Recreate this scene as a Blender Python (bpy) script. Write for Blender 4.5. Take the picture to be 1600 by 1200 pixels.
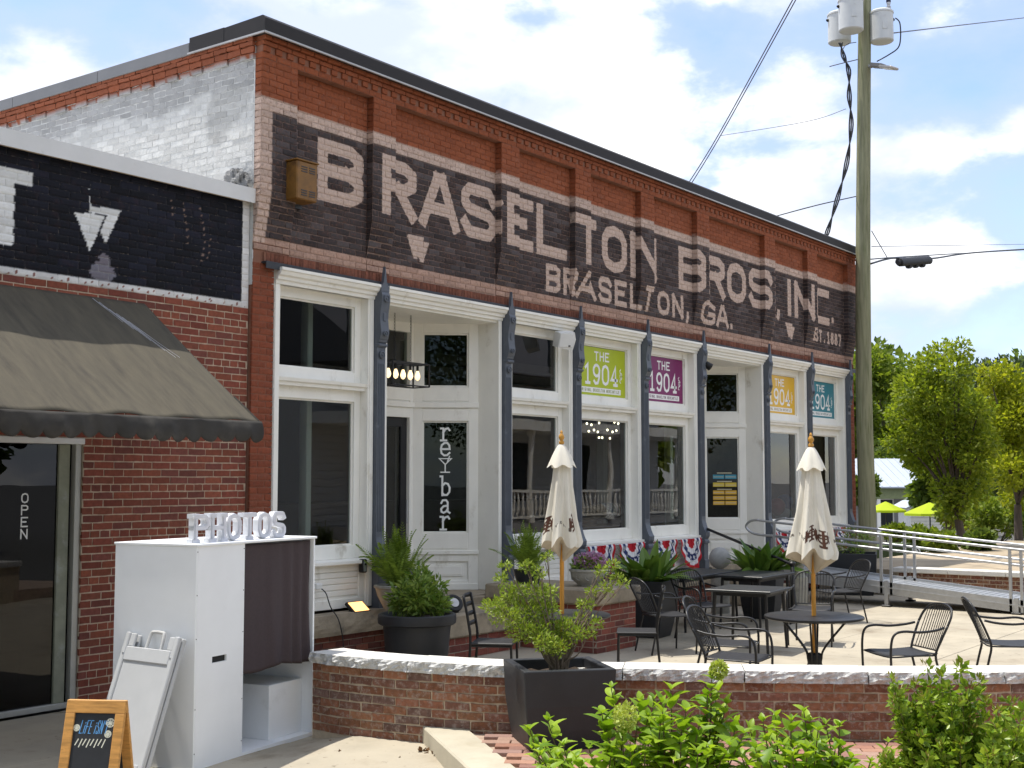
import bpy, math, random
import numpy as np
from mathutils import Vector, Matrix, Euler
R = math.radians
for o in list(bpy.data.objects): bpy.data.objects.remove(o, do_unlink=True)
scene = bpy.context.scene
C = scene.collection

# ------------------------------------------------------------------ camera
F_PX = 2000.0
YAW, PITCH = R(36.24), R(4.29)          # world X runs along the store front, Y into it, Z up
CAM = Vector((-8.91, -9.83, 2.0))
FWH = Vector((math.cos(YAW), math.sin(YAW), 0)); RIGHT = Vector((math.sin(YAW), -math.cos(YAW), 0))
FWD = FWH*math.cos(PITCH) + Vector((0, 0, math.sin(PITCH))); UP = -FWH*math.sin(PITCH) + Vector((0, 0, math.cos(PITCH)))
cd = bpy.data.cameras.new('camera'); cam = bpy.data.objects.new('camera', cd); C.objects.link(cam)
cd.sensor_width = 36; cd.lens = F_PX/1600*36; cd.clip_end = 3000; cd.clip_start = .05
mw = Matrix((RIGHT, UP, -FWD)).transposed().to_4x4(); mw.translation = CAM
cam.matrix_world = mw; scene.camera = cam

# ------------------------------------------------------------------ sky, sun, exposure
SUN_TRAVEL = Vector((.082, -.325, -1.0)).normalized()
SUN_EL = math.asin(-SUN_TRAVEL.z); SUN_ROT = math.atan2(-SUN_TRAVEL.x, -SUN_TRAVEL.y)
world = bpy.data.worlds.new('World'); scene.world = world; world.use_nodes = True
def build_world():
    nt = world.node_tree; N = nt.nodes; L = nt.links; N.clear()
    out = N.new('ShaderNodeOutputWorld'); bg = N.new('ShaderNodeBackground'); bg.inputs['Strength'].default_value = .135
    sky = N.new('ShaderNodeTexSky'); sky.sky_type = 'NISHITA'; sky.sun_disc = False
    sky.sun_elevation = SUN_EL; sky.sun_rotation = SUN_ROT; sky.air_density = 1.0; sky.dust_density = .3; sky.ozone_density = 1.0
    tc = N.new('ShaderNodeTexCoord')
    sep = N.new('ShaderNodeSeparateXYZ'); L.new(tc.outputs['Generated'], sep.inputs[0])
    # clouds lie on a flat deck: direction divided by its height above the horizon
    def mth(op, a, b=None, c=None, clamp=False):
        n = N.new('ShaderNodeMath'); n.operation = op; n.use_clamp = clamp
        for i, v in enumerate((a, b, c)):
            if v is None: continue
            if isinstance(v, (int, float)): n.inputs[i].default_value = v
            else: L.new(v, n.inputs[i])
        return n.outputs[0]
    comb = N.new('ShaderNodeCombineXYZ')
    L.new(sep.outputs['X'], comb.inputs[0]); L.new(sep.outputs['Y'], comb.inputs[1])
    L.new(mth('MULTIPLY', sep.outputs['Z'], 1.9), comb.inputs[2])
    def noise(scale, detail, rough, vec, dist=0., off=(0, 0, 0)):
        mp = N.new('ShaderNodeMapping'); mp.inputs['Location'].default_value = off; L.new(vec, mp.inputs['Vector'])
        n = N.new('ShaderNodeTexNoise'); n.inputs['Scale'].default_value = scale; n.inputs['Detail'].default_value = detail
        n.inputs['Roughness'].default_value = rough; n.inputs['Distortion'].default_value = dist
        L.new(mp.outputs[0], n.inputs['Vector']); return n.outputs['Fac']
    big = noise(2.6, 3, .5, comb.outputs[0], .2, (3.1, .4, 1.7)); mid = noise(9, 7, .58, comb.outputs[0], .1, (1.3, 2.2, .6))
    dens = mth('ADD', mth('MULTIPLY', big, .80), mth('MULTIPLY', mid, .42))
    def ramp(v, a, b):
        n = N.new('ShaderNodeMapRange'); n.interpolation_type = 'SMOOTHSTEP'; n.inputs['From Min'].default_value = a; n.inputs['From Max'].default_value = b
        L.new(v, n.inputs['Value']); return n.outputs['Result']
    veil = ramp(dens, .36, .66); body = ramp(dens, .555, .65)
    soft = noise(5, 6, .55, comb.outputs[0], .0, (7.3, 1.2, .3))
    body_col = N.new('ShaderNodeMix'); body_col.data_type = 'RGBA'
    body_col.inputs['A'].default_value = (3.7, 4.1, 5.0, 1); body_col.inputs['B'].default_value = (6.7, 6.65, 6.6, 1)
    L.new(ramp(soft, .38, .62), body_col.inputs['Factor'])
    m1 = N.new('ShaderNodeMix'); m1.data_type = 'RGBA'; L.new(mth('MULTIPLY', veil, .9), m1.inputs['Factor'])
    L.new(sky.outputs[0], m1.inputs['A']); m1.inputs['B'].default_value = (2.9, 3.5, 5.2, 1)
    m2 = N.new('ShaderNodeMix'); m2.data_type = 'RGBA'; L.new(mth('MULTIPLY', body, .93), m2.inputs['Factor'])
    L.new(m1.outputs['Result'], m2.inputs['A']); L.new(body_col.outputs['Result'], m2.inputs['B'])
    L.new(m2.outputs['Result'], bg.inputs['Color']); L.new(bg.outputs[0], out.inputs['Surface'])
build_world()
sd = bpy.data.lights.new('sun', 'SUN'); sd.energy = 3.4; sd.angle = R(.53); sd.color = (1, .95, .86)
sun = bpy.data.objects.new('sun', sd); C.objects.link(sun); sun.rotation_euler = SUN_TRAVEL.to_track_quat('-Z', 'Y').to_euler()
vs = scene.view_settings; vs.view_transform = 'Standard'; vs.look = 'None'; vs.gamma = 1; vs.use_curve_mapping = False
vs.exposure = .76

# ------------------------------------------------------------------ photo pixel -> point on a known plane
def ray(x, y): return FWD + RIGHT*((x-800)/F_PX) + UP*((600-y)/F_PX)
def onY(x, y, Y=0.): d = ray(x, y); return CAM + d*((Y-CAM.y)/d.y)
def onX(x, y, X=0.): d = ray(x, y); return CAM + d*((X-CAM.x)/d.x)
def onZ(x, y, Z=0.): d = ray(x, y); return CAM + d*((Z-CAM.z)/d.z)
def atD(x, y, D): d = ray(x, y); return CAM + d*(D/math.hypot(d.x, d.y))
def proj(p):
    v = Vector(p)-CAM; z = v.dot(FWD)
    if z < .1: return (-999, -999, 0)
    return (800+F_PX*v.dot(RIGHT)/z, 600-F_PX*v.dot(UP)/z, F_PX/z)

# ------------------------------------------------------------------ materials
MATS = {}
def mat(name, col, rough=.6, metal=0., var=.12, vs_=6., bump=0., bs=60., spec=.4, dirt=None, dirt_s=3., dirt_lo=.5, dirt_hi=.7,
        transl=0., emit=None, estr=0., coat=0., stretch=None, detail=6, spots=None):
    if name in MATS: return MATS[name]
    m = bpy.data.materials.new(name); m.use_nodes = True; MATS[name] = m
    nt = m.node_tree; N = nt.nodes; L = nt.links
    p = N['Principled BSDF']; out = N['Material Output']
    p.inputs['Roughness'].default_value = rough; p.inputs['Metallic'].default_value = metal
    p.inputs['Specular IOR Level'].default_value = spec; p.inputs['Coat Weight'].default_value = coat
    tc = N.new('ShaderNodeTexCoord'); vec = tc.outputs['Object']
    if stretch:
        mp = N.new('ShaderNodeMapping'); mp.inputs['Scale'].default_value = stretch; L.new(vec, mp.inputs['Vector']); vec = mp.outputs[0]
    def noise(s, d=detail, r=.6):
        n = N.new('ShaderNodeTexNoise'); n.inputs['Scale'].default_value = s; n.inputs['Detail'].default_value = d; n.inputs['Roughness'].default_value = r
        L.new(vec, n.inputs['Vector']); return n.outputs['Fac']
    n1 = noise(vs_)
    mx = N.new('ShaderNodeMix'); mx.data_type = 'RGBA'
    mr = N.new('ShaderNodeMapRange'); mr.inputs['From Min'].default_value = .3; mr.inputs['From Max'].default_value = .7; L.new(n1, mr.inputs['Value'])
    L.new(mr.outputs[0], mx.inputs['Factor'])
    mx.inputs['A'].default_value = tuple(max(0, c*(1-var)) for c in col)+(1,); mx.inputs['B'].default_value = tuple(min(1, c*(1+var)) for c in col)+(1,)
    c = mx.outputs['Result']
    if dirt:
        n2 = noise(dirt_s, 8, .65); mr2 = N.new('ShaderNodeMapRange'); mr2.interpolation_type = 'SMOOTHSTEP'
        mr2.inputs['From Min'].default_value = dirt_lo; mr2.inputs['From Max'].default_value = dirt_hi; L.new(n2, mr2.inputs['Value'])
        m2 = N.new('ShaderNodeMix'); m2.data_type = 'RGBA'; L.new(mr2.outputs[0], m2.inputs['Factor']); L.new(c, m2.inputs['A']); m2.inputs['B'].default_value = tuple(dirt)+(1,); c = m2.outputs['Result']
    if spots:
        n3 = noise(spots[1], 3, .5); mr3 = N.new('ShaderNodeMapRange'); mr3.interpolation_type = 'SMOOTHSTEP'; mr3.inputs['From Min'].default_value = .66; mr3.inputs['From Max'].default_value = .72; mr3.inputs['To Max'].default_value = .7; L.new(n3, mr3.inputs['Value'])
        m4 = N.new('ShaderNodeMix'); m4.data_type = 'RGBA'; L.new(mr3.outputs[0], m4.inputs['Factor']); L.new(c, m4.inputs['A']); m4.inputs['B'].default_value = tuple(spots[0])+(1,); c = m4.outputs['Result']
    L.new(c, p.inputs['Base Color'])
    rr = N.new('ShaderNodeMapRange'); rr.inputs['To Min'].default_value = max(.02, rough-.1); rr.inputs['To Max'].default_value = min(1, rough+.1); L.new(n1, rr.inputs['Value']); L.new(rr.outputs[0], p.inputs['Roughness'])
    if bump:
        b = N.new('ShaderNodeBump'); b.inputs['Strength'].default_value = 1; b.inputs['Distance'].default_value = bump; L.new(noise(bs, 5), b.inputs['Height']); L.new(b.outputs[0], p.inputs['Normal'])
    if transl:
        t = N.new('ShaderNodeBsdfTranslucent'); g = N.new('ShaderNodeMix'); g.data_type = 'RGBA'; g.blend_type = 'MULTIPLY'; g.inputs['Factor'].default_value = 1
        L.new(c, g.inputs['A']); g.inputs['B'].default_value = (1., 1., .55, 1); L.new(g.outputs['Result'], t.inputs['Color'])
        ms = N.new('ShaderNodeMixShader'); ms.inputs[0].default_value = transl; L.new(p.outputs[0], ms.inputs[1]); L.new(t.outputs[0], ms.inputs[2]); L.new(ms.outputs[0], out.inputs['Surface'])
    if emit:
        p.inputs['Emission Color'].default_value = tuple(emit)+(1,); p.inputs['Emission Strength'].default_value = estr
    return m
def attr_mat(name, rough=.85, bump=.0015, bs=90., erode=.0, erode_s=30., vamt=.25, vscale=25., white_wear=False, spec=.3, transl=0., letters=None):
    """colour from the mesh: 'tint' = the piece itself, 'paint' (rgb + cover) = what is painted or printed on it, worn by noise"""
    if name in MATS: return MATS[name]
    m = bpy.data.materials.new(name); m.use_nodes = True; MATS[name] = m
    nt = m.node_tree; N = nt.nodes; L = nt.links; p = N['Principled BSDF']; p.inputs['Roughness'].default_value = rough; p.inputs['Specular IOR Level'].default_value = spec
    a = N.new('ShaderNodeAttribute'); a.attribute_name = 'tint'; b = N.new('ShaderNodeAttribute'); b.attribute_name = 'paint'
    geo = N.new('ShaderNodeNewGeometry'); vec = geo.outputs['Position']
    def noise(s, d=6, r=.65):
        n = N.new('ShaderNodeTexNoise'); n.inputs['Scale'].default_value = s; n.inputs['Detail'].default_value = d; n.inputs['Roughness'].default_value = r
        L.new(vec, n.inputs['Vector']); return n.outputs['Fac']
    nv = noise(vscale)
    def vary(c, amt):
        mr = N.new('ShaderNodeMapRange'); mr.inputs['From Min'].default_value = .3; mr.inputs['From Max'].default_value = .7
        mr.inputs['To Min'].default_value = 1-amt; mr.inputs['To Max'].default_value = 1+amt; L.new(nv, mr.inputs['Value'])
        g = N.new('ShaderNodeVectorMath'); g.operation = 'SCALE'; L.new(c, g.inputs[0]); L.new(mr.outputs[0], g.inputs['Scale']); return g.outputs[0]
    base = vary(a.outputs['Color'], vamt)
    if white_wear:   # lime bloom on the face of hard fired bricks
        w = N.new('ShaderNodeMapRange'); w.interpolation_type = 'SMOOTHSTEP'; w.inputs['From Min'].default_value = .49; w.inputs['From Max'].default_value = .66; w.inputs['To Max'].default_value = .8
        L.new(noise(26, 5, .75), w.inputs['Value']); mw_ = N.new('ShaderNodeMix'); mw_.data_type = 'RGBA'; L.new(w.outputs[0], mw_.inputs['Factor']); L.new(base, mw_.inputs['A']); mw_.inputs['B'].default_value = (.34, .27, .23, 1); base = mw_.outputs['Result']
    pc = vary(b.outputs['Color'], vamt*.45)
    fac = b.outputs['Alpha']
    if erode:
        e = N.new('ShaderNodeMapRange'); e.interpolation_type = 'SMOOTHSTEP'; e.inputs['From Min'].default_value = .50; e.inputs['From Max'].default_value = .66; e.inputs['To Min'].default_value = 1; e.inputs['To Max'].default_value = 1-erode
        L.new(noise(erode_s, 8, .75), e.inputs['Value']); mm = N.new('ShaderNodeMath'); mm.operation = 'MULTIPLY'; L.new(fac, mm.inputs[0]); L.new(e.outputs[0], mm.inputs[1]); fac = mm.outputs[0]
    mx = N.new('ShaderNodeMix'); mx.data_type = 'RGBA'; L.new(fac, mx.inputs['Factor']); L.new(base, mx.inputs['A']); L.new(pc, mx.inputs['B'])
    if letters:      # lettering: the edge is stored as a distance in the tint's fourth channel, worn by noise
        nw = N.new('ShaderNodeMath'); nw.operation = 'MULTIPLY_ADD'; L.new(noise(18, 8, .7), nw.inputs[0]); nw.inputs[1].default_value = .34; nw.inputs[2].default_value = -.20; ad = N.new('ShaderNodeMath'); ad.operation = 'SUBTRACT'; L.new(a.outputs['Alpha'], ad.inputs[0]); L.new(nw.outputs[0], ad.inputs[1])
        sm = N.new('ShaderNodeMapRange'); sm.interpolation_type = 'SMOOTHSTEP'; sm.inputs['From Min'].default_value = .44; sm.inputs['From Max'].default_value = .56; L.new(ad.outputs[0], sm.inputs['Value'])
        wr = N.new('ShaderNodeMapRange'); wr.interpolation_type = 'SMOOTHSTEP'; wr.inputs['From Min'].default_value = .52; wr.inputs['From Max'].default_value = .70; wr.inputs['To Min'].default_value = .97; wr.inputs['To Max'].default_value = .40; L.new(noise(48, 8, .8), wr.inputs['Value'])
        mm = N.new('ShaderNodeMath'); mm.operation = 'MULTIPLY'; L.new(sm.outputs[0], mm.inputs[0]); L.new(wr.outputs[0], mm.inputs[1]); rgb = N.new('ShaderNodeRGB'); rgb.outputs[0].default_value = letters+(1,)
        m5 = N.new('ShaderNodeMix'); m5.data_type = 'RGBA'; L.new(mm.outputs[0], m5.inputs['Factor']); L.new(mx.outputs['Result'], m5.inputs['A']); L.new(vary(rgb.outputs[0], vamt*.5), m5.inputs['B']); mx = m5
    L.new(mx.outputs['Result'], p.inputs['Base Color'])
    if bump:
        bu = N.new('ShaderNodeBump'); bu.inputs['Distance'].default_value = bump; L.new(noise(bs, 5), bu.inputs['Height']); L.new(bu.outputs[0], p.inputs['Normal'])
    if transl:
        out = N['Material Output']; t = N.new('ShaderNodeBsdfTranslucent'); L.new(mx.outputs['Result'], t.inputs['Color']); ms = N.new('ShaderNodeMixShader'); ms.inputs[0].default_value = transl
        L.new(p.outputs[0], ms.inputs[1]); L.new(t.outputs[0], ms.inputs[2]); L.new(ms.outputs[0], out.inputs['Surface'])
    return m
def glass_mat(name, tint=(.86, .9, .88), refl=1.0):
    if name in MATS: return MATS[name]
    m = bpy.data.materials.new(name); m.use_nodes = True; MATS[name] = m; nt = m.node_tree; N = nt.nodes; L = nt.links; N.remove(N['Principled BSDF']); out = N['Material Output']
    t = N.new('ShaderNodeBsdfTransparent'); t.inputs[0].default_value = tint+(1,); g = N.new('ShaderNodeBsdfGlossy'); g.inputs['Roughness'].default_value = 0; g.inputs[0].default_value = (1, 1, 1, 1)
    tc = N.new('ShaderNodeTexCoord'); n = N.new('ShaderNodeTexNoise'); n.inputs['Scale'].default_value = 1.6; n.inputs['Detail'].default_value = 1; L.new(tc.outputs['Object'], n.inputs['Vector'])
    bu = N.new('ShaderNodeBump'); bu.inputs['Distance'].default_value = .0011; L.new(n.outputs[0], bu.inputs['Height']); L.new(bu.outputs[0], g.inputs['Normal'])
    fr = N.new('ShaderNodeFresnel'); fr.inputs['IOR'].default_value = 1.52; mu = N.new('ShaderNodeMath'); mu.operation = 'MULTIPLY'; mu.use_clamp = True; mu.inputs[1].default_value = refl; L.new(fr.outputs[0], mu.inputs[0]); ge = N.new('ShaderNodeNewGeometry'); inv = N.new('ShaderNodeMath'); inv.operation = 'SUBTRACT'; inv.inputs[0].default_value = 1; L.new(ge.outputs['Backfacing'], inv.inputs[1]); m3 = N.new('ShaderNodeMath'); m3.operation = 'MULTIPLY'; L.new(mu.outputs[0], m3.inputs[0]); L.new(inv.outputs[0], m3.inputs[1]); mu = m3
    ms = N.new('ShaderNodeMixShader'); L.new(mu.outputs[0], ms.inputs[0]); L.new(t.outputs[0], ms.inputs[1]); L.new(g.outputs[0], ms.inputs[2]); L.new(ms.outputs[0], out.inputs['Surface'])
    return m

# ------------------------------------------------------------------ mesh building
def leaf_mat(name, a, b, rough=.5, transl=.35, spec=.35):
    if name in MATS: return MATS[name]
    m = bpy.data.materials.new(name); m.use_nodes = True; MATS[name] = m; nt = m.node_tree; N = nt.nodes; L = nt.links; p = N['Principled BSDF']; out = N['Material Output']
    p.inputs['Roughness'].default_value = rough; p.inputs['Specular IOR Level'].default_value = spec
    g = N.new('ShaderNodeNewGeometry'); oi = N.new('ShaderNodeObjectInfo'); ad = N.new('ShaderNodeMath'); ad.operation = 'ADD'; L.new(g.outputs['Random Per Island'], ad.inputs[0]); L.new(oi.outputs['Random'], ad.inputs[1])
    fr = N.new('ShaderNodeMath'); fr.operation = 'FRACT'; L.new(ad.outputs[0], fr.inputs[0])
    mx = N.new('ShaderNodeMix'); mx.data_type = 'RGBA'; mx.inputs['A'].default_value = a+(1,); mx.inputs['B'].default_value = b+(1,); L.new(fr.outputs[0], mx.inputs['Factor'])
    L.new(mx.outputs['Result'], p.inputs['Base Color'])
    t = N.new('ShaderNodeBsdfTranslucent'); k = N.new('ShaderNodeMix'); k.data_type = 'RGBA'; k.blend_type = 'MULTIPLY'; k.inputs['Factor'].default_value = 1; L.new(mx.outputs['Result'], k.inputs['A']); k.inputs['B'].default_value = (1, 1, .45, 1)
    L.new(k.outputs['Result'], t.inputs['Color']); ms = N.new('ShaderNodeMixShader'); ms.inputs[0].default_value = transl; L.new(p.outputs[0], ms.inputs[1]); L.new(t.outputs[0], ms.inputs[2]); L.new(ms.outputs[0], out.inputs['Surface'])
    return m
WM = {}
def wm(o): return WM.get(o.name, Matrix()) if o else Matrix()
def tag(o, label=None, cat=None, group=None, kind=None):
    if label: o['label'] = label
    if cat: o['category'] = cat
    if group: o['group'] = group
    if kind: o['kind'] = kind
    return o
def thing(name, label, cat, loc=(0, 0, 0), rz=0., group=None):
    o = bpy.data.objects.new(name, None); C.objects.link(o); o.empty_display_size = .1
    o.location = loc; o.rotation_euler = (0, 0, rz); WM[o.name] = Matrix.Translation(loc) @ Matrix.Rotation(rz, 4, 'Z')
    return tag(o, label, cat, group)
def link(o, parent=None):
    C.objects.link(o)
    if parent: o.parent = parent
    WM[o.name] = wm(parent) @ o.matrix_basis if parent else o.matrix_basis.copy()
    return o
def copy_tree(o, parent=None):
    c = o.copy(); C.objects.link(c)
    if parent: c.parent = parent
    for ch in list(o.children): copy_tree(ch, c)
    return c
def copy_to(o, loc, rz, label=None):
    c = copy_tree(o); c.location = loc; c.rotation_euler = (0, 0, rz)
    if label: c['label'] = label
    return c
def V(*a): return Vector(a)
class MB:
    def __init__(s): s.v = []; s.f = []; s.mi = []; s.tint = None; s.paint = None; s.cur = 0
    def add(s, vs, fs):
        b = len(s.v); s.v.extend([tuple(x) for x in vs])
        for f in fs: s.f.append(tuple(b+i for i in f)); s.mi.append(s.cur)
        return b
    def hexa(s, p):  # 8 corners: bottom 0-3 ccw, top 4-7
        s.add(p, [(3, 2, 1, 0), (4, 5, 6, 7), (0, 1, 5, 4), (1, 2, 6, 5), (2, 3, 7, 6), (3, 0, 4, 7)]); return s
    def box(s, x0, x1, y0, y1, z0, z1, M=None, b=0.):
        if x1 < x0: x0, x1 = x1, x0
        if y1 < y0: y0, y1 = y1, y0
        if z1 < z0: z0, z1 = z1, z0
        if b <= 0:
            p = [(x0, y0, z0), (x1, y0, z0), (x1, y1, z0), (x0, y1, z0), (x0, y0, z1), (x1, y0, z1), (x1, y1, z1), (x0, y1, z1)]
            if M: p = [M @ Vector(q) for q in p]
            return s.hexa(p)
        b = min(b, (x1-x0)*.45, (y1-y0)*.45, (z1-z0)*.45)
        vs = []; idx = {}
        X = (x0, x1); Y = (y0, y1); Z = (z0, z1); sg = (1, -1)
        for i in (0, 1):
            for j in (0, 1):
                for k in (0, 1):
                    for a in (0, 1, 2):
                        q = [X[i]+sg[i]*b, Y[j]+sg[j]*b, Z[k]+sg[k]*b]
                        q[a] = (X[i], Y[j], Z[k])[a]
                        idx[(i, j, k, a)] = len(vs); vs.append(M @ Vector(q) if M else q)
        f = []; g = lambda i, j, k, a: idx[(i, j, k, a)]
        for i in (0, 1):
            q = [g(i, 0, 0, 0), g(i, 1, 0, 0), g(i, 1, 1, 0), g(i, 0, 1, 0)]; f.append(q if i else q[::-1])
            q = [g(0, i, 0, 1), g(0, i, 1, 1), g(1, i, 1, 1), g(1, i, 0, 1)]; f.append(q if i else q[::-1])
            q = [g(0, 0, i, 2), g(1, 0, i, 2), g(1, 1, i, 2), g(0, 1, i, 2)]; f.append(q if i else q[::-1])
        for i in (0, 1):
            for j in (0, 1):
                q = [g(i, j, 0, 0), g(i, j, 0, 1), g(i, j, 1, 1), g(i, j, 1, 0)]; f.append(q if (i == j) == False else q[::-1])
                q = [g(i, 0, j, 0), g(i, 1, j, 0), g(i, 1, j, 2), g(i, 0, j, 2)]; f.append(q if i == j else q[::-1])
                q = [g(0, i, j, 1), g(1, i, j, 1), g(1, i, j, 2), g(0, i, j, 2)]; f.append(q if (i == j) == False else q[::-1])
        for i in (0, 1):
            for j in (0, 1):
                for k in (0, 1):
                    q = [g(i, j, k, 0), g(i, j, k, 1), g(i, j, k, 2)]; f.append(q if (i+j+k) % 2 else q[::-1])
        s.add(vs, f); return s
    def tube(s, pts, r, n=8, cap=True, flat=1.0):
        pts = [Vector(p) for p in pts]; m = len(pts); rs = r if isinstance(r, (list, tuple)) else [r]*m
        t0 = (pts[1]-pts[0]).normalized(); u = t0.orthogonal().normalized()
        b = len(s.v); ring = []
        for i, p in enumerate(pts):
            t = (pts[min(i+1, m-1)]-pts[max(i-1, 0)]); t = t.normalized() if t.length > 1e-9 else t0
            u = (u - t*u.dot(t)); u = u.normalized() if u.length > 1e-6 else t.orthogonal().normalized(); w = t.cross(u)
            s.v.extend([tuple(p+(u*math.cos(2*math.pi*k/n)+w*math.sin(2*math.pi*k/n)*flat)*rs[i]) for k in range(n)])
        for i in range(m-1):
            for k in range(n):
                a = b+i*n+k; c = b+i*n+(k+1) % n; s.f.append((a, c, c+n, a+n)); s.mi.append(s.cur)
        if cap: s.f.append(tuple(b+k for k in range(n))[::-1]); s.f.append(tuple(b+(m-1)*n+k for k in range(n))); s.mi += [s.cur]*2
        return s
    def lathe(s, prof, n=24, c=(0, 0, 0), M=None, mod=None):
        b = len(s.v); c = Vector(c)
        for (r, z) in prof:
            for k in range(n):
                th = 2*math.pi*k/n; rr = r*(mod(th, z) if mod else 1); q = c+Vector((rr*math.cos(th), rr*math.sin(th), z)); s.v.append(tuple(M @ q if M else q))
        for i in range(len(prof)-1):
            for k in range(n):
                a = b+i*n+k; d = b+i*n+(k+1) % n; s.f.append((a, d, d+n, a+n)); s.mi.append(s.cur)
        s.f.append(tuple(b+k for k in range(n))[::-1]); s.f.append(tuple(b+(len(prof)-1)*n+k for k in range(n))); s.mi += [s.cur]*2
        return s
    def prism(s, poly, a0, a1, axis='x', M=None):
        """poly in the two other axes (x: (y,z); y: (x,z); z: (x,y)), extruded between a0 and a1"""
        n = len(poly); f3 = {'x': lambda a, p: (a, p[0], p[1]), 'y': lambda a, p: (p[0], a, p[1]), 'z': lambda a, p: (p[0], p[1], a)}[axis]
        vs = [f3(a0, p) for p in poly]+[f3(a1, p) for p in poly]
        if M: vs = [M @ Vector(q) for q in vs]
        area = sum(poly[i][0]*poly[(i+1) % n][1]-poly[(i+1) % n][0]*poly[i][1] for i in range(n))
        fs = [tuple(range(n))[::-1], tuple(range(n, 2*n))]+[(i, (i+1) % n, n+(i+1) % n, n+i) for i in range(n)]
        flip = (area < 0) != (axis == 'y')
        if flip: fs = [f[::-1] for f in fs]
        s.add(vs, fs); return s
    def quad(s, a, b, c, d): s.add([a, b, c, d], [(0, 1, 2, 3)]); return s
    def grid(s, fn, nu, nv, wrap=False, flip=False):
        b = len(s.v)
        for j in range(nv+1):
            for i in range(nu if wrap else nu+1): s.v.append(tuple(fn(i/nu, j/nv)))
        w = nu if wrap else nu+1
        for j in range(nv):
            for i in range(nu):
                q = (b+j*w+i, b+j*w+(i+1) % w if wrap else b+j*w+i+1, b+(j+1)*w+((i+1) % w if wrap else i+1), b+(j+1)*w+i)
                s.f.append(q[::-1] if flip else q); s.mi.append(s.cur)
        return s
    def build(s, name, mats, parent=None, smooth=False, local=False, solid=0.):
        me = bpy.data.meshes.new(name); M = Matrix() if (local or not parent) else wm(parent).inverted()
        vs = [tuple(M @ Vector(q)) for q in s.v] if not (local or not parent) else s.v
        me.from_pydata(vs, [], s.f)
        for m in (mats if isinstance(mats, (list, tuple)) else [mats]): me.materials.append(m)
        if any(s.mi): me.polygons.foreach_set('material_index', s.mi)
        for an, data in (('tint', s.tint), ('paint', s.paint)):
            if data is not None:
                at = me.attributes.new(an, 'FLOAT_COLOR', 'POINT'); at.data.foreach_set('color', np.asarray(data, dtype=np.float32).ravel())
        if smooth:
            me.polygons.foreach_set('use_smooth', [True]*len(me.polygons))
            if smooth is not True: me.set_sharp_from_angle(angle=R(smooth))
        me.update()
        o = bpy.data.objects.new(name, me); link(o, parent)
        if solid: md = o.modifiers.new('thickness', 'SOLIDIFY'); md.thickness = solid; md.offset = 0
        return o
def spline(pts, n=8):
    P = [Vector(p) for p in pts]; out = []
    for i in range(len(P)-1):
        a = P[max(i-1, 0)]; b = P[i]; c = P[i+1]; d = P[min(i+2, len(P)-1)]
        for k in range(n):
            t = k/n; out.append(.5*((2*b)+(c-a)*t+(2*a-5*b+4*c-d)*t*t+(3*b-a-3*c+d)*t**3))
    out.append(P[-1]); return out
rng = random.Random(7); nrg = np.random.default_rng(7)

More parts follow.
